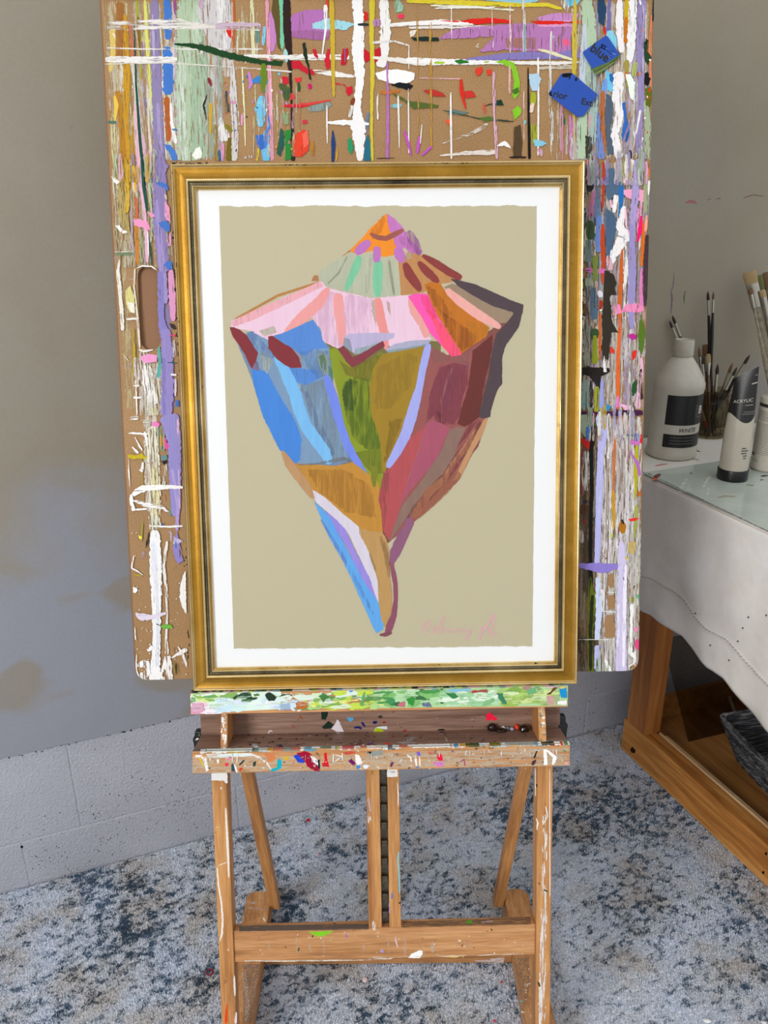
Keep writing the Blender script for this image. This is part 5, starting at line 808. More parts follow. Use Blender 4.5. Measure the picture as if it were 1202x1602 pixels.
# spire
t('I','#bd8040','482,190 430,240 362,292',[10,14,16]); t('I','#bf8a50','375,302 220,352 60,440',[8,10,8]); a('I','#b8855a','340,300 350,278 372,280 370,300')
a('I','#f39a1c','612,55 585,80 550,112 528,140 480,188 500,206 560,190 600,214 640,205 655,170 650,130 625,110 618,80'); a('I','#d98a2c','555,120 600,62 608,80 590,130 560,150',.8,.5,.5)
a('I','#cb82c2','614,56 640,72 672,105 690,140 742,192 730,215 700,205 680,180 655,190 640,165 635,135 622,115 616,85'); a('I','#b874b0','650,130 690,145 738,192 725,212 700,190 660,160',.8,.5,.5)
a('I','#bfc2aa','478,195 372,262 365,285 372,312 460,338 500,350 560,360 665,355 660,300 648,225 600,212 560,200 520,205'); t('I','#aeb39a','470,210 440,270 400,310',[6,8,6],.7); t('I','#cdd0bc','555,215 545,280 540,345',[10,16,10],.7); t('I','#aab096','622,225 630,290 640,350',[8,10,8],.7); t('I','#c9ccb6','500,230 480,290 470,330',8,.7)
a('I','#c6935e','655,232 690,195 735,205 790,240 880,288 845,305 800,312 745,342 700,348 665,352'); a('I','#b9a58a','680,200 700,195 705,215 690,225')
t('I','#86cba6','515,210 500,255 482,295 465,335',[26,30,26,16]); t('I','#86cba6','583,224 580,290 580,356',[30,36,26])
t('I','#c57fc4','552,155 525,180 500,200',[24,36,26]); t('I','#c57fc4','578,175 578,200 576,232',[28,28,26]); t('I','#c57fc4','650,178 660,205 672,232',[30,38,26]); t('I','#b06cae','688,120 715,165 735,205',[30,36,20],.8,.1,.7)
t('I','#aa6256','552,128 580,142 610,146 640,132 674,114',[12,18,18,20,14])
t('I','#97423e','678,234 695,275 720,310 735,336',[22,36,32,20]); t('I','#97423e','728,230 755,262 785,290 802,304',[18,30,28,16]); t('I','#97423e','742,206 790,235 840,268 884,290',[14,28,28,24])
# shoulder band
a('I','#efcfe0','375,300 400,325 460,340 560,362 665,352 690,352 720,440 775,510 640,545 600,520 480,522 440,545 385,520 345,430 240,490 195,500 172,528 120,480 52,468 48,445 120,415 250,355 370,303',1,.8)
a('I','#eeb6be','372,300 385,318 260,380 130,440 60,466 48,448 120,412 260,352',.95); a('I','#dcb4d6','470,345 560,362 560,480 480,520 440,540 430,420',.8,.6,.45); a('I','#e0bcd8','345,430 400,340 440,345 440,540 385,520',.8,.6,.5); a('I','#c9bfae','560,368 575,365 575,470 560,410',.75); a('I','#cdb4a8','612,370 625,380 628,430 615,400',.75); a('I','#cabfb4','150,480 205,462 215,485 170,500',.7)
t('I','#efa8a6','402,326 370,375 310,430 245,487',[22,40,44,18]); t('I','#efaaa8','437,345 440,410 448,470 450,530',[36,36,34,16]); t('I','#ee9f9a','580,362 590,430 605,490 612,548',[28,34,32,16]); t('I','#ecaca6','698,362 720,405 748,450 756,505',[26,50,44,20])
a('I','#c3b8d6','460,500 480,490 560,486 642,488 640,506 600,520 560,545 495,562 455,530'); a('I','#a4b4ba','500,545 560,530 600,515 590,530 530,562 495,566',.9); a('I','#b4b4cc','608,548 640,528 700,515 772,512 765,530 690,545 625,562'); a('I','#9ca4b4','460,505 480,510 490,560 470,545 455,530',.9); a('I','#93a4ac','610,552 690,540 762,526 764,534 690,552 622,564')
a('I','#fb62b6','690,355 715,345 756,345 775,370 800,430 850,500 882,548 884,566 848,574 800,520 770,490 745,440'); a('I','#fb5e84','755,390 790,430 850,500 882,548 884,566 848,574 815,535 790,470',.95); a('I','#ff4d8c','735,350 760,350 800,430 780,440 745,390',.9,.5,.6)
a('I','#c87c14','748,312 770,304 808,308 830,345 900,408 985,468 975,500 930,530 885,562 845,500 800,430 770,370'); a('I','#a95e0c','800,400 860,440 940,500 930,530 885,555 840,490',.8,.8,.75); a('I','#dc9a20','900,440 985,468 970,500 930,520',.85,.8,.8); a('I','#b26a10','755,320 790,330 850,420 830,440 780,380',.8,.6,.6)
a('I','#a69078','820,322 850,308 900,330 980,370 1075,412 1065,450 1010,452 940,410 880,375'); t('I','#f0b4ac','828,330 880,375 950,425 1025,468',[22,34,36,20]); a('I','#5a4a50','843,290 870,296 930,310 1000,340 1060,368 1108,385 1105,415 1082,440 1068,412 1000,392 930,355 870,318')
# right side reds
a('K','#a2605c','455,165 490,185 580,235 640,225 720,170 855,85 835,250 780,480 765,620 820,580 770,740 640,1000 480,1160 350,1270 190,1400 155,1340 120,1000 150,960 200,940 330,730 390,480')
a('K','#b07a74','480,180 560,215 600,232 650,225 720,170 735,150 690,300 600,260 470,270 455,230',.9,.6,.8); a('K','#74322a','722,195 800,130 850,88 835,230 790,420 762,610 715,650 670,672 625,655 650,560 690,430',1,.8); a('K','#8c4a48','735,560 765,480 800,300 830,180 800,420 765,610 690,665',.8,.8,.6)
a('K','#8e4552','515,300 600,270 690,290 690,400 655,490 640,600 600,660 560,650 500,645 470,600 430,650 450,480 480,380',.92,1); a('K','#a2566a','560,290 640,330 600,480 560,600 520,560 530,420',.7,1,.7); a('K','#7c3440','480,560 540,600 500,650 560,660 520,640',.8); t('K','#c07a80','600,290 560,380 520,520',[10,16,10],.6); t('K','#b8707a','650,250 690,280 680,330',[14,16,8],.6)
a('K','#b25e74','430,650 470,635 530,650 580,682 545,750 520,820 460,920 380,1010 290,1120 240,1210 260,1120 330,930 400,740'); a('K','#bc5a5e','330,740 425,672 400,760 350,900 290,1080 210,1380 180,1360 150,1310 125,1080 130,1000 200,930 260,830',.97); t('K','#c88890','420,690 370,850 300,1040',[5,6,5],.8); a('K','#9c5a58','125,1000 200,940 200,1100 160,1330 150,1300',.8,.8,.6)
a('K','#97796c','575,690 620,672 675,680 640,760 600,860 520,990 420,1080 340,1200 240,1330 200,1395 215,1330 270,1180 400,1010 520,830'); t('K','#7e5c52','560,960 440,1080 350,1180 290,1290',[14,20,22,16],.7); a('K','#8c4a4c','640,760 700,660 740,640 760,625 680,740 620,800',.85); t('K','#8e5048','770,640 710,760 640,850 560,980 430,1110 340,1230',[24,40,50,60,60,30],.9)
a('K','#c79a70','822,578 805,660 775,740 735,800 640,1000 600,1010 650,900 700,800 750,700 800,610',1); t('K','#c88864','735,680 690,790 600,900 540,1000 440,1090 350,1240',[20,34,30,40,56,50],.85); t('K','#d8a084','735,690 660,800 590,900 520,1020',[6,9,10,6],.8); t('K','#bb7c5c','640,960 560,1050 470,1150 370,1250',[50,60,40,20],.85)
a('Z','#5a4a50','819,482 812,512 792,540 786,558 786,600 777,612 769,640 767,652 756,655 750,651 756,622 764,590 770,548 777,522 797,500 806,488 800,476 812,478',1,.6)
t('J','#ffffff','10,10 11,11',.1) if False else None
# lower right, stem
a('L','#9a6684','640,240 660,238 682,266 650,340 605,440 570,490 548,488 550,420 600,310 625,290'); a('K','#8f5a50','150,1310 200,1395 180,1402 160,1360',.9)
# blue side
a('J','#86a2be','205,95 250,85 370,150 480,95 690,0 750,70 760,150 810,200 820,420 900,800 940,1000 800,1040 570,1048 450,940 330,700 250,430 290,340 290,240')
a('J','#5f92d6','410,120 480,95 600,45 690,0 750,90 762,150 805,205 700,215 640,260 600,250 520,200',1,.9); a('J','#4d90dc','250,360 360,372 450,550 560,720 610,860 600,1000 572,1048 500,1000 450,940 330,700 262,470',.97,.9); a('J','#5d94d8','480,340 720,365 745,425 640,475 575,450 520,420',.92,.9); a('J','#6f9bd0','590,230 720,215 800,230 790,400 720,430 640,330',.75,1,.7); a('J','#98a9b4','600,480 770,430 800,560 880,800 930,1000 840,1012 700,760',.8,1,.7); t('J','#7b95b8','640,520 700,700 840,980',[30,50,40],.6,.1,.7); t('J','#b4b4ac','640,560 700,680',[14,10],.5); a('J','#94a49c','725,250 765,230 800,270 805,380 770,400 735,330',.85); a('J','#6c8c64','735,260 770,250 790,300 785,370 750,350',.7); a('J','#5c8878','805,330 830,360 840,440 805,400',.85); a('J','#a9b4b4','280,255 350,220 400,300 360,395 320,340',.85); a('J','#7a9ad0','205,100 260,85 300,120 380,220 420,270 360,280 290,240',.9,.8,.85); t('J','#c4ad9c','540,205 600,260 635,355',[4,10,8],.8); t('J','#e0dcc8','590,470 605,492',8,.9); a('J','#8c7a9c','250,330 290,300 320,360 300,370 250,355',.85)
t('J','#84c2ee','420,272 470,330 520,440 565,540 590,640 640,770 720,880 780,960 815,1045',[40,70,90,90,90,84,90,80,50],1,.06)
a('J','#8e3038','90,55 120,55 165,75 215,115 255,180 295,245 275,310 250,355 230,320 200,250 155,180 110,120'); a('J','#8e3038','368,122 395,115 445,150 540,205 590,270 612,345 545,352 490,330 430,285 370,205'); 
t('J','#7f94ea','782,405 812,480 845,580 868,680 920,800 960,920 1010,1010 1085,1112',[36,62,66,70,80,80,76,40],1,.06)
# olive centre
a('Z','#93a01e','515,546 525,544 535,553 548,570 560,575 580,562 596,551 600,553 590,570 580,592 578,620 583,650 592,680 598,712 600,742 594,768 585,762 576,742 562,716 548,690 538,660 530,620 520,580',1,.5); a('J','#86801e','880,290 960,345 1010,330 1190,240 1190,270 1130,350 1100,450 1000,420 930,400',.9); a('J','#5f7c12','905,480 950,430 1020,415 1090,440 1110,560 1140,700 1175,850 1180,950 1100,950 1000,880 950,760 915,620',.85,1,.9); a('J','#45661a','910,490 960,430 1010,450 1015,560 990,660 945,660 905,580',.85,1,.9); a('J','#7f8a14','1000,960 1190,930 1200,1110 1140,1130 1060,1050',.95); t('J','#8a8a1c','1130,1060 1150,1160 1140,1220',[60,30,18]); t('J','#7c9a20','1090,580 1140,740 1165,900',[16,24,30],.6)
a('K','#a98a20','160,215 300,190 425,165 410,260 370,420 300,640 215,870 168,962 150,940 150,850 130,720 85,600 72,430 105,290',1,.5); a('K','#b8982c','120,300 300,210 370,230 330,420 200,560 110,560',.6,1,.6); a('K','#9c7c18','200,640 280,620 200,860 165,900',.6,1,.6)
a('I','#8f3e4a','437,545 455,533 470,550 490,575 520,562 600,515 606,535 560,565 530,590 488,613 465,590')
t('K','#adb2ec','445,152 425,230 405,320 385,430 365,500 335,610 300,720 250,820 185,928',[40,48,46,46,60,70,66,60,36],1,.07)
# base
a('Z','#c8953c','462,725 500,727 525,729 551,722 576,741 590,748 594,768 592,782 597,800 599,838 580,832 562,826 545,815 525,802 500,778 489,766 478,748',1,.5); a('Z','#b8842c','480,735 540,735 580,760 590,810 540,800 500,770',.5,1,.5); t('J','#8c8f90','580,1050 700,1045 830,1022 920,1005 975,1025 900,1045',[8,12,20,26,16,8],.9); t('J','#c49c70','470,950 520,1040 570,1110 640,1200 700,1290',[24,64,66,66,44],1,.08); t('K','#868a20','100,960 103,1050',[50,20])
a('L','#ddd6e2','135,90 200,130 300,220 385,290 385,325 430,400 460,480 485,580 490,700 450,620 400,480 330,330 250,240 150,155'); a('L','#a494e0','200,200 250,240 310,300 370,430 440,560 480,680 515,810 430,650 330,420'); a('L','#6cb0ea','140,150 180,185 230,240 270,320 330,430 420,600 485,690 515,780 515,840 480,860 465,840 430,760 340,560 290,460 220,340'); t('L','#7aa0dc','180,250 280,420 380,600 460,760',[10,20,20,14],.6)
a('L','#c59f66','385,292 420,310 510,320 530,350 545,420 550,560 562,640 560,740 525,832 505,790 490,700 487,580 440,430 400,350'); t('L','#b08a58','500,340 530,430 545,560',[20,26,16],.7); t('L','#b89a68','440,430 480,540 500,640',[10,16,10],.6)
t('L','#9b5a70','556,485 570,540 580,600 582,680 572,760 548,830 530,870',[18,26,24,22,30,40,24],1,.1); t('L','#8f5464','495,870 525,868 560,855',[14,24,22]); a('L','#9a6070','545,480 570,485 575,500 555,510')
# silhouettes of loose brushed edges and signature
for p_,w_ in (('722,862 728,830 738,798',6),('728,812 745,796 765,800 768,815 740,832 760,858 772,866',6),('780,850 800,835 795,820 784,835 786,860 808,855',5),('808,858 822,800 838,770 845,780 830,830 828,862 842,838 858,838 860,860',5),('866,858 872,838 890,838 885,860 902,856',5),('906,860 910,838 922,836 926,860 938,838 950,838 952,858',5),('958,840 966,858 980,842 990,852',5),('988,842 975,880 958,898 950,885 985,858',5),('1040,900 1030,885 1050,850 1090,790 1112,758 1108,800 1095,850 1080,880',8),('1030,850 1060,825 1090,850 1120,878 1138,882',7)): t('L','#f2bcc8',p_,w_,1,.15,.8)
m.c=[(c[0]*.9,c[1]*.9,c[2]*.9,c[3]) for c in m.c]; m.pm='artpaint'; m.build('artwork',MT['art'],mtb)
# ------------------------------------------------------------ work table
tb=thing('work_table','pine work table with a low plywood shelf, standing against the back wall','table',frame(W,T,Vector((0,0,1)),FR@Vector((1.5,1.0,0))))
LW0=1.2321; T0,T1=-.05,1.525
m=M(); m.box((TW+.002,1.95),(T0,T1),(TZ-.025,TZ-.0025),FR,.001); m.build('tabletop',MT['ply'],tb)
for w0,t0_ in((LW0,1.364),(LW0,.02),(1.80,1.364),(1.80,.02)):
    m=M(); m.box((w0,w0+.048),(t0_,t0_+.072),(.0955 if 1 else 0,TZ-.026),FR,.0012); m.build('leg',MT['pine_z'],tb)
m=M(); m.box((LW0,LW0+.038),(-.05,1.4465),(.0005,.095),FR,.0012)
nv=lambda v,p,r: [m.ppoly(ell(x,y,r,r*1.1,0,8,.1),'#15100c',FR,0,LW0,-1,0,(1,0,1)) for x,y in pts(v,p)]
for x,y in((1198.8,1335.5),(1194.5,1365)): m.ppoly(ell(x,y,2.1,2.6,0,10,.1),'#120e0b',FR,0,LW0,-1,0)
m.ppoly(pts('Z','986,1172 990,1168 995,1174 993,1179 988,1177'),'#2a1408',FR,0,LW0,-1,.2); m.build('bottom_rail',MT['pine_y'],tb)
m=M(); m.box((1.81,1.848),(-.05,1.4465),(.0005,.095),FR,.0012); m.build('bottom_rail',MT['pine_y'],tb)
m=M(); m.box((1.2705,1.8095),(-.05,1.46),(.062,.074),FR,.0006); m.build('shelf',MT['ply'],tb)
m=M(); m.box((LW0+.049,1.799),(1.43,1.445),(.0745,.14),FR,.001); m.build('back_rail',MT['ply'],tb)
SZ=.0742
# strips lying along the shelf edge
for i,(w_,ta,tb2,zz,hh) in enumerate(((1.2725,.35,1.36,SZ,.024),(1.2810,.30,1.345,SZ,.021))):
    m=M(); bend=.004*i; m.box((w_,w_+.0045),(ta,tb2),(zz,zz+hh),FR,.0005)
    tag(m.build('wood_strip',MT['strip'],None,frame(W,T,Vector((0,0,1)),FR@Vector((w_,ta,zz)))),('thin pale wood strip standing on edge against the inside of the table rail','second thin wood strip, on the shelf side of the first strip')[i],'wood strip')
# tinted sheet leaning at the back of the shelf
pa=on(FR,2,SZ+.002,1077,1160); pb=on(FR,2,SZ+.002,1160,1140); dirn=(pb-pa).normalized()
top=on(FR,1,pa.y+.10,1041.5,1020)
leanv=(top-pa); leanv=leanv-dirn*leanv.dot(dirn)*0
m=M(); L_=.40
n_=dirn.cross(leanv).normalized()*.003
qa=pa; qb=pa+dirn*L_; qc=qb+leanv*1.15; qd=pa+leanv*1.15
m.add([qa,qb,qc,qd,qa+n_,qb+n_,qc+n_,qd+n_],[[0,1,2,3],[7,6,5,4],[0,4,5,1],[1,5,6,2],[2,6,7,3],[3,7,4,0]],FR)
tag(m.build('acrylic_sheet',MT['sheet'],None,frame(W,T,Vector((0,0,1)),FR@pa)),'dark see-through sheet leaning towards the wall on the shelf behind the basket','sheet')
# white pole behind
p0=on(FR,1,1.40,1146,1104); p1=on(FR,1,1.50,1130,1061)
dd=(p1-p0); pA=p0-dd*((p0.z-SZ-.002)/dd.z); pB=p0+dd*1.8
m=M(); ax=(pB-pA).normalized(); sx=Vector((1,0,0)); sx=(sx-ax*sx.dot(ax)).normalized(); Fq=FR@frame(sx,ax.cross(sx),ax,pA); m.box((-.004,.004),(-.003,.003),(0,(pB-pA).length),Fq,.0005)
tag(m.build('white_strip',MT['white_cap'],None,frame(W,T,Vector((0,0,1)),FR@pA)),'thin white strip leaning behind the dark basket','strip')
# basket
bk=thing('basket','dark grey woven basket on the table shelf under the cloth','basket',frame(W,T,Vector((0,0,1)),FR@Vector((1.52,1.03,SZ))))
b0=on(FR,2,SZ+.001,1149,1186); b1=on(FR,2,SZ+.001,1202,1243)
r0=on(FR,2,.225,1122,1119); r1=on(FR,2,.225,1202,1182)
ld=(b1-b0); ld.z=0; ld.normalize(); rd=Vector((ld.y*-1,ld.x,0)); 
if rd.x<0: rd=-rd
bc0=b0; LL,WW=.36,.22
off=(r0-b0); ox=off.dot(ld); oy=off.dot(rd)
def shell(zf,grow): # quad ring
    c=[b0+ld*(ox*zf)+rd*(oy*zf), b0+ld*(LL-ox*zf)+rd*(oy*zf), b0+ld*(LL-ox*zf)+rd*(WW-oy*zf), b0+ld*(ox*zf)+rd*(WW-oy*zf)]
    cc=sum(c,Vector())/4; return [Vector((p.x+(cc.x-p.x)*grow,p.y+(cc.y-p.y)*grow,SZ+.0005+zf*(.225-SZ))) for p in c]
def ringpts(zf,grow,n=36,wob=0):
    c=shell(zf,grow); o=[]
    for i in range(4):
        a_,b_=c[i],c[(i+1)%4]
        for k in range(n):
            t_=k/n; p=a_.lerp(b_,t_); nr=Vector(((b_-a_).y,-(b_-a_).x,0)).normalized(); e=min(t_,1-t_)*n
            if e<3: # rounded corners
                cc=sum(c,Vector())/4; p=p+(cc-p)*(.018*(3-e)/3*1.5)
            w_=wob*sin(k*pi/1.6+(int(round(zf*26))%2)*pi)
            o.append(p+nr*w_)
    return o
m=M(); R=27; vs=[]; 
for i in range(R+1): vs+=ringpts(i/R,0,36,.0036)
nn=36*4; m.add(vs,[[i*nn+k,i*nn+(k+1)%nn,(i+1)*nn+(k+1)%nn,(i+1)*nn+k] for i in range(R) for k in range(nn)],FR,None,(1,0,1),0,True)
vs=[]
for i in range(6): vs+=ringpts(.03+i/5*.97,.06)
m.add(vs,[[i*nn+k,(i+1)*nn+k,(i+1)*nn+(k+1)%nn,i*nn+(k+1)%nn] for i in range(5) for k in range(nn)]+[list(range(nn))],FR,None,(1,0,1),0,True)
wb=m.build('woven_body',MT['basket'],bk,sharp=180)
m=M(); rp=ringpts(1.0,.02)
def tube(m,P,r,n=8,F=FR,closed=True,tw=None,mi=0,c=None):
    N_=len(P); vs=[]
    for i,p in enumerate(P):
        a_=P[(i-1)%N_] if closed or i>0 else P[0]; b_=P[(i+1)%N_] if closed or i<N_-1 else P[-1]
        ax=(b_-a_).normalized(); u_=Vector((0,0,1)) if abs(ax.z)<.9 else Vector((1,0,0)); u_=(u_-ax*u_.dot(ax)).normalized(); v_=ax.cross(u_)
        rr=r*(1+.22*sin(i*1.9)) if tw else (r[i] if isinstance(r,list) else r)
        for k in range(n): q_=2*pi*k/n; vs.append(p+u_*rr*cos(q_)+v_*rr*sin(q_))
    fs=[[i*n+k,i*n+(k+1)%n,((i+1)%N_)*n+(k+1)%n,((i+1)%N_)*n+k] for i in range(N_ if closed else N_-1) for k in range(n)]
    if not closed: fs+=[list(range(n))[::-1],[(N_-1)*n+k for k in range(n)]]
    m.add(vs,fs,F,c,(1,0,1),mi,True)
tube(m,rp,.006,8,tw=1); m.build('braided_rim',MT['basket'],wb,sharp=180)
# ------------------------------------------------------------ drop cloth
hem=[(1003,958),(1018,962),(1030,970),(1048,982),(1065,996),(1085,1024),(1105,1045),(1130,1061),(1145,1078),(1160,1097),(1178,1116),(1202,1138)]
hp=[on(FR,0,TW,*q) for q in hem]; hp=sorted([(p.y,p.z) for p in hp])
def hz(t_):
    if t_<=hp[0][0]: return hp[0][1]-.10*(hp[0][0]-t_)
    for (a_,za),(b_,zb) in zip(hp[:-1],hp[1:]):
        if t_<=b_: return za+(zb-za)*(t_-a_)/(b_-a_)
    return hp[-1][1]
m=M(); NT=220; NS=46; vs=[]
def clw(t_,z_,z1):
    f_=(TZ-.005-z_)/(TZ-.005-z1); am=max(0,f_)**1.3
    w_=TW-.003*f_-am*(.020*noise.noise(Vector((t_*5.5,f_*1.2,0)))+.010*noise.noise(Vector((t_*13,f_*2,4))))-am*.016*max(0,(1.05-t_)/.25)
    return w_-.0016*math.exp(-((z_-z1-.085)/.0024)**2)+.0016*math.exp(-((z_-z1-.002)/.004)**2)+.004*noise.noise(Vector((t_*3+z_*9,z_*14,2)))*f_+.0012*noise.noise(Vector((t_*30,z_*9,7)))*f_
tA,tB=-.06,1.532
for i in range(NT+1):
    t_=tA+(tB-tA)*i/NT; z1=hz(t_)
    prof_=[(TW+.86,TZ),(TW+.3,TZ),(TW+.012,TZ),(TW+.004,TZ-.0012),(TW,TZ-.005)]
    for w_,z_ in prof_: vs.append((w_,t_,z_-.0002))
    zr=sorted([TZ-.005+(z1-TZ+.005)*j/NS for j in range(1,NS+1)]+[z1+.0835,z1+.0865,z1+.0845,z1+.0855],reverse=True)
    for z_ in zr: vs.append((clw(t_,z_,z1),t_,z_))
C_=NS+9

m.add(vs,[[i*C_+k,i*C_+k+1,(i+1)*C_+k+1,(i+1)*C_+k] for i in range(NT) for k in range(C_-1)],FR,None,(1,0,1),0,True)
for x,y in((1170,966),(1137,1034),(1161,983),(1198,963),(1152,1004)): pass
for x_,y_ in((1170,966),(1137,1034),(1161,983),(1198,963),(1152,1004),(1110,1010),(1088,960)):
    q_=on(FR,0,TW-.01,x_,y_); w0=clw(q_.y,q_.z,hz(q_.y))-.0022; m.add([(w0,q_.y+.0013*cos(k*pi/4),q_.z+.0016*sin(k*pi/4)) for k in range(8)],[list(range(8))],FR,hexc('#4a423e'))
for i in range(NT):   # stitched seam: a fine darker line of thread above the hem
    t_=tA+(tB-tA)*(i+.5)/NT; h_=.0004; z1=hz(t_); dt=(tB-tA)/NT*.33; z_=z1+.0862
    m.add([(clw(t_-dt,z_,hz(t_))-.0019,t_-dt,z_-h_),(clw(t_+dt,z_,hz(t_))-.0019,t_+dt,z_-h_),(clw(t_+dt,z_,hz(t_))-.0019,t_+dt,z_+h_),(clw(t_-dt,z_,hz(t_))-.0019,t_-dt,z_+h_)],[[0,1,2,3]],FR,hexc('#aaa39a'))
cl=m.build('drop_cloth',MT['cloth'],None,frame(W,T,Vector((0,0,1)),FR@Vector((1.5,.74,TZ))),sharp=180); tag(cl,'off-white cotton drop cloth draped over the work table, hanging in a wavy hem','cloth')
md=cl.modifiers.new('thick','SOLIDIFY'); md.thickness=.0016; md.offset=1
# palette
m=M(); c0=on(FR,2,TZ+.002,1011,740); PZ0,PZ1=TZ+.0009,TZ+.0042
m.box((TW+.004,TW+.70),(.35,c0.y),(PZ0,PZ1),FR,.0006,1)
def pp(v,c,p,w=None,cov=.85,rag=.3,op=1):
    (m.ppoly(pts(v,p),c,FR,2,PZ1,1,.4,(cov,1,op)) if w is None else m.pstroke(pts(v,p),w,c,FR,2,PZ1,1,rag,(cov,1,op)))
pp('Y','#8c4a3c','140,1095 180,1075 205,1080 200,1100 160,1125 130,1118',None,.8); pp('Y','#3c2018','150,1092 200,1080',1.6); pp('Y','#c86a54','120,1125 175,1128',3); pp('Y','#7a4a44','475,1072 495,1075',3); pp('Y','#141416','1135,1100 1202,1095',2.2,1); pp('Y','#1c1c1e','1130,1135 1160,1132',3); pp('Y','#8c7c68','1000,1175 1075,1180 1060,1195 1000,1192',None,.6); pp('Y','#a8a494','730,1300 800,1285 900,1290',3,.7); pp('Y','#e8ece6','600,1200 660,1100 700,1090',4,.5); pp('Y','#e4e8e2','380,1250 420,1160 450,1120',5,.5); pp('Y','#e4e8e2','640,1280 650,1200',4,.5); pp('Y','#8f8f80','420,940 500,930 560,950',2,.5)
for i in range(26): x,y=random.uniform(1030,1195),random.uniform(745,810); 
q0=pts('Y','100,1110')[0]
for i in range(60):
    t_=i/60; x=1014+t_*(1202-1014); y=742+(x-1014)*.4835
    m.pstroke([(x,y-1.6),(x+3.1,y-.2)],random.uniform(.8,2.0),random.choice(['#2a1a16','#1c1c1c','#5c2a22','#3a2c22','#6b5c4c']),FR,2,PZ1,1,.4,(.8,1,1))
tag(m.build('glass_palette',MT['palette'],None),'smeared pale green glass palette lying on the cloth-covered table','palette')
m=M(); ys=on(FR,2,TZ+.001,1124,711).y
m.box((TW+.012,TW+.72),(c0.y+.004,1.528),(TZ+.0004,TZ+.0022),FR,.0004,1)
def pw(c,p,w,v='Y',cov=.85): m.pstroke(pts(v,p),w,c,FR,2,TZ+.0022,1,.35,(cov,1,1))
pw('#4e5230','485,805 520,830 545,868 575,872',[1,1.6,2.2,1]); pw('#5a5c34','440,905 400,940 300,950',1.2); pw('#c88a84','150,1005 200,995 270,985',2); pw('#b88a84','180,915 215,885',1.2)
tag(m.build('white_board',plain('white_board_top','#d9d6cd',.55,0,40),None),'white board lying flat along the wall end of the table, under the bottle','board')
BZ=TZ+.0023
def rnd_place(xl,xr,yb,z,rad=None):
    p=on(FW,2,z,(xl+xr)/2,yb); d=(p-CAM).dot(fw); R_=rad or (xr-xl)/2*d/FPX; h=Vector((p.x,p.y,0)).normalized(); c=p+h*R_; return Vector((c.x,c.y,z)),R_,h
def upright(c,h): # frame with y pointing away from the camera
    return frame(Vector((h.y,-h.x,0)),h,Vector((0,0,1)),c)
# white paint bottle
c,R_,h=rnd_place(1009,1087,722,BZ); Fb=upright(c,h); 
# heights from pixel rows above the base centre
def zat(c,py,px): return on(frame(W,T,Vector((0,0,1)),c),1,0,px,py).z
hz_=lambda py,px=1050: (lambda q: q)( ( (CAM+ray(px,py)*((h.dot(c-CAM))/(h.dot(ray(px,py))))).z - c.z) )
zs=hz_(600); zn=hz_(556); zt_=hz_(530); z1_=hz_(700); z2_=hz_(604)
rn=R_*.36
bt=thing('paint_bottle','large white plastic paint bottle with a black label reading white','bottle',Fb)
m=M(); m.lathe([(R_*.9,0),(R_*.985,.004),(R_,.010),(R_,z1_-.002),(R_*.965,z1_+.002),(R_*.965,z2_-.006),(R_*.99,z2_),(R_*.985,z2_+.010),(R_*.9,z2_+.022),(R_*.62,zn-.018),(rn*1.15,zn-.003),(rn,zn),(rn,zn+.006)],56,Fb); bb1=m.build('bottle_body',MT['white_pl'],bt)
m=M(); cr_=R_*.385; m.lathe([(cr_,zn+.001),(cr_*1.04,zn+.003),(cr_*1.0,zt_-.004),(cr_*.93,zt_),(cr_*.80,zt_+.0005),(cr_*.76,zt_-.001),(.001,zt_-.001)],40,Fb); m.build('bottle_cap',MT['white_cap'],bt)
m=M(); RL=R_*.965+.0005
def curved(m,a0,a1,z0,z1,c=None,rr=0,n=24,F=Fb,R=None):
    R=R or RL; vs=[]
    for k in range(n+1):
        a_=a0+(a1-a0)*k/n; vs+= [((R+rr)*sin(a_),-(R+rr)*cos(a_),z0),((R+rr)*sin(a_),-(R+rr)*cos(a_),z1)]
    m.add(vs,[[2*k,2*k+2,2*k+3,2*k+1] for k in range(n)],F,c,(1,0,1),0,True)
def ctxt(m,txt,a_,z_,size,c,F=Fb,R=None,sh=0,bold=False,rr=.0004,clip=None):
    R=R or RL; vv,ff=text2d(txt,size,bold,sh); m.add([((R+rr)*sin(a_+x/R),-(R+rr)*cos(a_+x/R),z_+z) for x,z in vv],[f for f in ff],F,hexc(c))
la0,la1=-.38,1.9; zA=hz_(676); zB=hz_(658); zC=hz_(655); zD=hz_(612)
zl=lambda py:hz_(py,1062)
curved(m,la0,la1,zl(691),zl(671)); curved(m,la0,la1,zl(656.5),zl(611))
ctxt(m,'WHITE',.17,zl(667.5),.0135,'#1c1c1c',sh=.35); ctxt(m,'B',1.02,zl(640),.024,'#d8d4c8',bold=True)
for i in range(3): 
    z_=zl(676+i*4.6); curved(m,-.12,.95,z_,z_+.0011,hexc('#6c6a66'),.0003)
for i in range(5): curved(m,.86,.94,zl(628+i*3.4),zl(628+i*3.4)+.0012,hexc('#8c8a84'),.0003,4)
curved(m,.86,1.2,zl(645),zl(645)+.0009,hexc('#8c8a84'),.0003,8)
m.build('label',MT['black_label'],bb1)
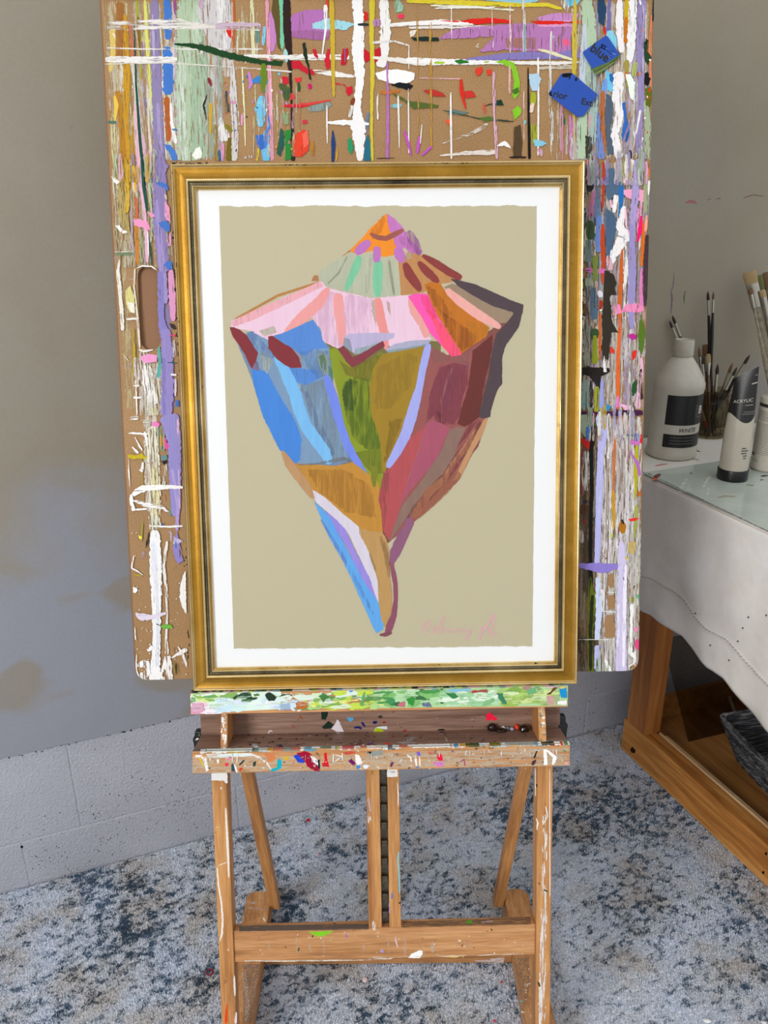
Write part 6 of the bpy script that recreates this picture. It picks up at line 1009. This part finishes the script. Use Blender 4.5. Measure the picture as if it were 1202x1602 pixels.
# brush jar
cj,RJ,hj=rnd_place(1079,1133,688,BZ,.043); Fj=upright(cj,hj); hJ=.112
jr=thing('brush_jar','murky glass jar crammed with thin paintbrushes, beside the white bottle','jar',Fj)
m=M(); m.lathe([(RJ*.86,0),(RJ*.97,.004),(RJ,.012),(RJ,hJ-.034),(RJ*.96,hJ-.026),(RJ*.88,hJ-.020),(RJ*.88,hJ-.016),(RJ*.93,hJ-.014),(RJ*.93,hJ-.011),(RJ*.88,hJ-.010),(RJ*.88,hJ-.006),(RJ*.91,hJ-.005),(RJ*.90,hJ),(RJ*.84,hJ),(RJ*.82,hJ-.02),(RJ*.93,hJ-.036),(RJ*.93,.010),(RJ*.80,.006),(.001,.006)],48,Fj,cap=False); m.build('jar_glass',MT['jar'],jr)
# ---- brushes
def brush(tip,foot_,lab,kind='round',hm='handle_b',bm_='br_dark',s=1.,fl=None,grp='paintbrushes standing in the glass jar',ferr='ferrule'):
    ax=(tip-foot_); L_=ax.length; ax.normalize(); sx=Vector((hj.y,-hj.x,0)); sx=(sx-ax*sx.dot(ax)).normalized(); F=frame(sx,ax.cross(sx),ax,foot_)
    t_=thing('paintbrush',lab,'paintbrush',F,grp)
    hl=.018*s if kind=='round' else .022*s; fe=(fl or .030)*s; rb_=.0026*s; 
    m=M(); zf=L_-hl-fe; m.lathe([(.0012*s,0),(.0022*s,.01),(.0030*s,zf*.45),(.0042*s,zf*.8),(rb_*1.05,zf)],12,F); m.build('handle',MT[hm],t_)
    m=M(); fx_=1. if kind=='round' else 2.1; fy_=1. if kind=='round' else .7
    vs=[];n=12
    for i,(q,z_) in enumerate(((0,zf-.001),(.0,zf+.006*s),(.5,zf+fe*.6),(1,zf+fe))):
        for k in range(n): a_=2*pi*k/n; vs.append((rb_*1.12*cos(a_)*(1+(fx_-1)*q),rb_*1.12*sin(a_)*(1+(fy_-1)*q),z_))
    m.add(vs,[[i*n+k,i*n+(k+1)%n,(i+1)*n+(k+1)%n,(i+1)*n+k] for i in range(3) for k in range(n)]+[[3*n+k for k in range(n)]],F,None,(1,0,1),0,True); m.build('ferrule',MT[ferr],t_)
    m=M(); ps=((1.,0),(1.18,.25),(1.05,.55),(.62,.82),(.15,1.)) if kind=='round' else ((1.,0),(1.06,.3),(1.04,.7),(.92,.95),(.7,1.0))
    vs=[]
    for q,z_ in ps:
        for k in range(n): a_=2*pi*k/n; vs.append((rb_*1.0*q*fx_*cos(a_),rb_*q*fy_*sin(a_),L_-hl+z_*hl+(.0012*sin(k*2.3) if kind!='round' and z_>.9 else 0)))
    m.add(vs,[[i*n+k,i*n+(k+1)%n,(i+1)*n+(k+1)%n,(i+1)*n+k] for i in range(len(ps)-1) for k in range(n)]+[[(len(ps)-1)*n+k for k in range(n)]],F,None,(1,0,1),0,True); m.build('bristles',MT[bm_],t_)
def pj(px,py,dy=0): # point on the vertical plane through the jar centre facing the camera
    r=ray(px,py); return CAM+r*((hj.dot(cj-CAM)+dy)/hj.dot(r))
def MB(x,y): return pts('M','%g,%g'%(x,y))[0]
def rimfoot(tip,rimx,rimy,dy,fy):
    """the brush passes the given rim point and ends on the jar floor"""
    a_=pj(*MB(rimx,rimy),dy); d=(a_-tip); k=(BZ+.0075+fy-tip.z)/d.z; f_=tip+d*k
    o=Vector((f_.x-cj.x,f_.y-cj.y,0)); mx=RJ*.78
    if o.length>mx: o=o*(mx/o.length); f_=Vector((cj.x+o.x,cj.y+o.y,f_.z))
    return f_
BR=[ # tip(px in M view), rim crossing, depth, label, kind, handle, bristle, scale
 ((455,235),(480,900),.004,'tall black-handled brush with a dark tip, left of the two tallest','round','handle_b','br_dark',1.1),
 ((492,237),(470,900),-.006,'tall black-handled brush with bright ferrule, right of the two tallest','round','handle_b','br_brown',.95),
 ((220,395),(420,900),.006,'black brush leaning left over the white bottle, the higher of two','round','handle_b','br_dark',1.1),
 ((202,430),(400,905),-.010,'black brush leaning left over the white bottle, the lower of two','round','handle_b','br_dark',.95),
 ((320,608),(415,905),.016,'short flat tan-tipped brush at the left of the jar, by the bottle shoulder','flat','handle_w','br_tan',1.),
 ((397,603),(430,900),-.014,'brown-tipped brush upright in the left half of the jar','round','handle_w','br_brown',1.25),
 ((438,588),(445,900),.010,'flat brown brush in the jar just left of the tall pair','flat','handle_w','br_brown',1.2),
 ((415,660),(440,905),-.018,'small dark brush low in the middle of the jar','round','handle_w','br_dark',1.1),
 ((372,685),(415,910),-.004,'small brush low at the left rim of the jar','round','handle_w','br_brown',1.05),
 ((458,650),(462,905),-.022,'worn brush with a dull metal ferrule in front of the tall pair','flat','handle_w','br_tan',.9),
 ((520,715),(505,905),-.012,'pointed black brush standing right of the tall pair','round','handle_b','br_dark',1.3),
 ((618,708),(545,910),.004,'brush leaning right in the jar with a rusty brown tip','round','handle_w','br_brown',1.3),
 ((648,735),(560,912),-.014,'dark brush leaning right in the jar just behind the paint tube','round','handle_b','br_dark',1.15),
 ((732,655),(570,915),.014,'brush leaning farthest right over the tube, dark tip','round','handle_b','br_dark',1.25)]
for tp_,rm,dy,lab,kd,hm,bm_,sc in BR:
    tip=pj(*MB(*tp_),dy*.5)
    tl_=FR.inverted()@tip
    if tl_.y>1.526: tip=FR@on(FR,1,1.526,*MB(*tp_))
    brush(tip,rimfoot(tip,rm[0],rm[1],dy,0),lab,kd,hm,bm_,sc)
# red and blue banded handle inside the jar
def inner(p0,p1,dy,lab):
    a_=pj(*MB(*p0),dy); b_=pj(*MB(*p1),dy); ax=(a_-b_).normalized(); sx=Vector((hj.y,-hj.x,0)); sx=(sx-ax*sx.dot(ax)).normalized(); F=frame(sx,ax.cross(sx),ax,b_); L_=(a_-b_).length
    m=M(); 
    for z0,z1,cc in((0,.12,'#b8aea4'),(.12,.26,'#4c4a6c'),(.26,.47,'#a02c30'),(.47,1,'#8c8478')): m.lathe([(.0042,z0*L_),(.0044,z1*L_)],12,F,hexc(cc),cap=(z1==1 or z0==0))
    tag(m.build('paintbrush',MT['handle_w'],None,F),lab,'paintbrush')
inner((395,980),(470,1185),-.026,'grey brush handle with red and blue bands, tip down inside the glass jar')
# second jar of large brushes, at the right edge of the picture
c2=on(FR,1,1.40,1232,640); c2=FR@Vector((c2.x,c2.y,BZ)); F2=upright(c2,hj)
j2=thing('brush_pot','wide pot of large used paintbrushes at the right edge of the table','pot',F2)
m=M(); m.lathe([(.040,0),(.044,.004),(.046,.12),(.043,.12),(.041,.006),(.001,.006)],40,F2,cap=False); m.build('pot_body',MT['white_cap'],j2)
def bigbrush(tip,ft,w,dpt,bl,fl,lab,hm,bmat,fmat='ferrule',thick=.35):
    ax=(tip-ft); L_=ax.length; ax.normalize(); sx=Vector((hj.y,-hj.x,0)); sx=(sx-ax*sx.dot(ax)).normalized(); F=frame(sx,ax.cross(sx),ax,ft); t_=thing('large_paintbrush',lab,'paintbrush',F,'large paintbrushes in the pot at the right edge')
    zf=L_-bl-fl; m=M(); m.lathe([(.0035,0),(.0055,.02),(.0060,zf*.55),(w*.30,zf*.85),(w*.42,zf)],16,F,sy=.7); m.build('handle',MT[hm],t_)
    m=M(); m.lathe([(w*.44,zf-.002),(w*.46,zf+.004),(w*.5,zf+fl)],20,F,sy=thick*1.2,cap=True); m.build('ferrule',MT[fmat],t_)
    m=M(); m.lathe([(w*.48,zf+fl-.001),(w*.55,zf+fl+bl*.5),(w*.52,zf+fl+bl*.9),(w*.42,L_)],24,F,sy=thick,cap=True); m.build('bristles',MT[bmat],t_)
def p2(px,py,d=0): r=ray(px,py); return CAM+r*((hj.dot(c2-CAM)+d)/hj.dot(r))
bigbrush(p2(1172.5,425),Vector((c2.x+.012,c2.y+.01,BZ+.01)),.027,0,.028,.055,'broad pale-bristled brush with a silver ferrule leaning left at the right edge','handle_p','br_tan')
bigbrush(p2(1186,431,.02),Vector((c2.x+.006,c2.y-.01,BZ+.01)),.019,0,.034,.03,'green-stained bristle brush behind the broad pale brush','handle_w','br_olive')
bigbrush(p2(1174,452,-.012),Vector((c2.x+.0,c2.y+.012,BZ+.01)),.010,0,.012,.03,'thin paint-caked brush just in front of the broad pale brush','handle_p','br_brown',thick=.8)
bigbrush(p2(1193,455,-.006),Vector((c2.x+.02,c2.y+.0,BZ+.01)),.013,0,.014,.045,'white-crusted brush to the right of the broad pale brush','handle_p','br_tan',thick=.8)
bigbrush(p2(1202,425,.03),Vector((c2.x+.024,c2.y-.006,BZ+.01)),.024,0,.04,.04,'brown brush cut by the right edge of the picture','handle_w','br_brown')
# acrylic tube standing on its cap
ctb,RT,ht_=rnd_place(1121,1167.5,755,PZ1+.0002); Ft=upright(ctb,ht_)
hzt=lambda py,px=1145: (CAM+ray(px,py)*((ht_.dot(ctb-CAM))/(ht_.dot(ray(px,py))))).z-ctb.z
zc=hzt(731); zt0=hzt(580); sl=-.0018
tu=thing('paint_tube','black and white acrylic paint tube standing upside down on its black cap','paint tube',Ft)
m=M(); m.lathe([(RT*.98,0),(RT,.0015),(RT,zc-.0015),(RT*.97,zc),(.001,zc)],48,Ft)
m.build('cap',MT['black_pl'],tu)
def tubep(f,a_): # f 0..1 from cap to crimp
    r1=RT*.93*(1-f)+RT*.62*f*1.0; e=f**1.15; wx=RT*.93*(1-e)+RT*.66*e+RT*.05*sin(f*pi); wy=RT*.93*(1-e)+.0012*e; cx=sl*f*1.0
    z_=zc+(zt0-zc)*f+ (.012*f*sin(a_) if 0 else 0)
    top=.0125*f*(cos(a_)) # crimp rises to the right
    return Vector((cx+wx*cos(a_),wy*sin(a_),z_+top*f*f))
m=M(); NF,NA=46,48; split=lambda k: .05*sin(2*pi*k/NA*2+.6)
vs=[tubep(min(1,max(0,i/NF+split(k)*math.exp(-((i/NF-.545)/.16)**2))),2*pi*k/NA) for i in range(NF+1) for k in range(NA)]
fs=[];
for i in range(NF):
    for k in range(NA): fs.append(([i*NA+k,i*NA+(k+1)%NA,(i+1)*NA+(k+1)%NA,(i+1)*NA+k],i,k))
dark=hexc('#1b1a1b')
m.add(vs,[f for f,i,k in fs],Ft,None,(1,0,1),0,True); m.add(vs,[[NF*NA+k for k in range(NA)]],Ft)
for idx,(f,i,k) in enumerate(fs):
    if i>=25: m.c[idx]=(*dark,1)
def tubetext(txt,x0,f0,size,colr,hstep,bold=False):
    vv,ff=text2d(txt,size,bold); out=[]
    for x,z in vv:
        f=f0+z/(zt0-zc); xx=x0+x; e=f**1.15; wx=RT*.93*(1-e)+RT*.66*e+RT*.05*sin(f*pi); cx=sl*f; u_=max(-.97,min(.97,(xx-cx)/wx)); a_=-math.acos(u_); p=tubep(f,a_); p.y-=.0005; out.append(p)
    m.add(out,ff,Ft,hexc(colr))
tubetext('ACRYLIC',-.0185,.70,.0088,'#c9c4b8',0)
def tb_(x0,x1,f,h,colr):
    out=[]
    for k in range(9):
        xx=x0+(x1-x0)*k/8
        for ff_ in(f,f+h): e=ff_**1.15; wx=RT*.93*(1-e)+RT*.66*e+RT*.05*sin(ff_*pi); u_=max(-.97,min(.97,(xx-sl*ff_)/wx)); p=tubep(ff_,-math.acos(u_)); p.y-=.0004; out.append(p)
    m.add(out,[[2*k,2*k+2,2*k+3,2*k+1] for k in range(8)],Ft,hexc(colr))
tb_(.004,.018,.665,.008,'#8c8880'); tb_(.003,.024,.60,.006,'#7c7872'); tb_(.001,.026,.58,.006,'#7c7872'); tb_(.010,.026,.86,.010,'#b8b4a8'); tb_(.014,.024,.93,.006,'#8c8880')
for i,(a_,b_) in enumerate(((.010,.018),(.010,.022),(.010,.020),(.014,.021),(.015,.020))): tb_(a_,b_,.235-i*.026,.012,'#4c4844')
m.build('tube_body',MT['tube'],tu)
# second white bottle, cut by the right edge
p=on(FW,2,PZ1+.0002,1205,741); RB=.034; hb_=Vector((p.x,p.y,0)).normalized(); cbx=p+hb_*RB; ro=Vector((hb_.y,-hb_.x,0)); dd_=(cbx-CAM).dot(fw)
lx=1175.5; cbx=cbx+ro*(((lx+RB*FPX/dd_)-(CX+FPX*((cbx-CAM).dot(rt))/dd_))*dd_/FPX); cbx.z=PZ1+.0002; F3=upright(cbx,hb_)
h3=lambda py,px=1202: (CAM+ray(px,py)*((hb_.dot(cbx-CAM))/(hb_.dot(ray(px,py))))).z-cbx.z
zb=h3(620)
b3=thing('medium_bottle','white bottle covered in small print, at the right edge on the palette','bottle',F3)
m=M(); m.lathe([(RB*.9,0),(RB,.004),(RB,zb-.004),(RB*.95,zb),(RB*.45,zb+.006),(RB*.42,zb+.008)],48,F3); bb3=m.build('bottle_body',MT['white_pl'],b3)
m=M(); m.lathe([(RB*.46,zb+.008),(RB*.46,zb+.026),(RB*.30,zb+.030),(RB*.2,zb+.045)],32,F3); m.build('bottle_cap',MT['white_cap'],b3)
m=M(); RL=RB+.0003; 
curved(m,-1.35,.3,h3(633),h3(628),hexc('#2c2b29'),0,24,F3,RL)
rr3=random.Random(4)
for i in range(24):
    y_=640+i*2.75+ (3 if i>5 else 0)
    a_=-1.32+rr3.uniform(0,.06)
    while a_<.25:
        e_=a_+rr3.uniform(.05,.2); curved(m,a_,min(e_,.3),h3(y_),h3(y_)+.0011,hexc('#6c6962'),0,4,F3,RL); a_=e_+.03
curved(m,-1.3,-.95,h3(711),h3(706),hexc('#3c3a38'),0,8,F3,RL)
for i in range(2): curved(m,-1.3,-.6,h3(716+i*3),h3(716+i*3)+.001,hexc('#6c6962'),0,8,F3,RL)
m.build('label',MT['black_label'],bb3)
# ------------------------------------------------------------ small debris on the rug
def small(px,py,name,colr,lab,cat,rx=.005,ry=.004,h=.002,mt='flake',ring=False,grp=None):
    p=on(FW,2,.004,px,py); m=M()
    if ring:
        P=[Vector((p.x+rx*cos(k*pi/10),p.y+ry*sin(k*pi/10),p.z)) for k in range(20)]; tube(m,P,.0016,8,FW)
    else:
        bm=bmesh.new(); bmesh.ops.create_icosphere(bm,subdivisions=2,radius=1)
        for w in bm.verts: q=1+.35*noise.noise(w.co*1.5+Vector((px,py,0))); w.co=Vector((w.co.x*rx*q,w.co.y*ry*q,w.co.z*h))
        m.bm(bm,Matrix.Translation(p),hexc(colr),0,True)
    tag(m.build(name,MT[mt]),lab,cat,grp)
small(482,1283,'paint_scrap','#b01820','bright red dried paint scrap on the rug behind the easel left of the mast','paint scrap',.0055,.005,.002)
small(500,1335,'paint_scrap','#c8504c','tiny pale red speck of paint on the rug left of the mast','paint scrap',.002,.003,.0015)
small(328.5,1521,'plastic_ring','#7c1428','dark red plastic ring lying on the rug left of the easel leg','ring',.0062,.0060,0,'red',True)
small(571,1533,'paint_scrap','#ecd8da','pale pink paint scrap on the rug below the crossbar','paint scrap',.0045,.006,.002)
small(491,1264,'paint_scrap','#d8d8d4','small white paint crumb on the rug near the wall','paint scrap',.003,.0025,.0015)
small(785,1536,'paint_scrap','#c83848','small red paint crumb on the rug beside the right foot of the easel','paint scrap',.0028,.0024,.0015)
small(774,1597,'paint_scrap','#d04868','small pinkish red crumb at the bottom edge of the picture','paint scrap',.003,.0028,.0015)
small(1107,1597,'paint_scrap','#eef0f0','white paint flake at the bottom edge in front of the table','paint scrap',.008,.004,.002)
small(1193,1391,'paint_scrap','#9ccfd4','tiny pale turquoise flake on the rug beneath the table rail','paint scrap',.003,.0025,.0015)
small(1196,1600,'paint_scrap','#e8eaea','white flake in the lower right corner of the rug','paint scrap',.005,.0035,.002)
# ------------------------------------------------------------ light
wd=bpy.data.lights.new('window_daylight','AREA'); wd.shape='RECTANGLE'; wd.size=1.5; wd.size_y=1.4; wd.energy=EN; wd.color=(1.0,.985,.97)
lo=bpy.data.objects.new('window_daylight',wd); col.objects.link(lo)
# just outside the window opening, shining along +W into the room
lo.matrix_world=FR@frame(Vector((0,-1,0)),Vector((0,0,1)),Vector((-1,0,0)),Vector((LWx-.13,(t0+t1)/2,(zz0+zz1)/2)))
w2=bpy.data.worlds.new('sky'); bpy.context.scene.world=w2; w2.use_nodes=True; bg=w2.node_tree.nodes['Background']; bg.inputs[0].default_value=(.93,.96,1.0,1); bg.inputs[1].default_value=WS
nt=w2.node_tree; tc=nt.nodes.new('ShaderNodeTexCoord'); sx=nt.nodes.new('ShaderNodeSeparateXYZ'); nt.links.new(tc.outputs['Generated'],sx.inputs[0])
rp=ramp(nt,sx.outputs[2],[(.0,(.62)),(.25,.8),(.9,1.)]); mm_=nt.nodes.new('ShaderNodeMix'); mm_.data_type='RGBA'; mm_.blend_type='MULTIPLY'; mm_.inputs[0].default_value=1; mm_.inputs[6].default_value=(.95,.97,1.0,1); nt.links.new(rp,mm_.inputs[7]); nt.links.new(mm_.outputs[2],bg.inputs[0])
# ------------------------------------------------------------ camera
cd=bpy.data.cameras.new('camera'); cd.sensor_fit='VERTICAL'; cd.sensor_height=36; cd.sensor_width=27; cd.lens=36*FPX/1602
co=bpy.data.objects.new('camera',cd); col.objects.link(co); co.matrix_world=frame(rt,up,-fw,CAM); bpy.context.scene.camera=co; cd.clip_start=.01
sc=bpy.context.scene; sc.view_settings.view_transform='Standard'; sc.view_settings.look='None'; sc.view_settings.exposure=EXPO; sc.view_settings.gamma=1
sc.cycles.max_bounces=8; sc.cycles.transparent_max_bounces=32
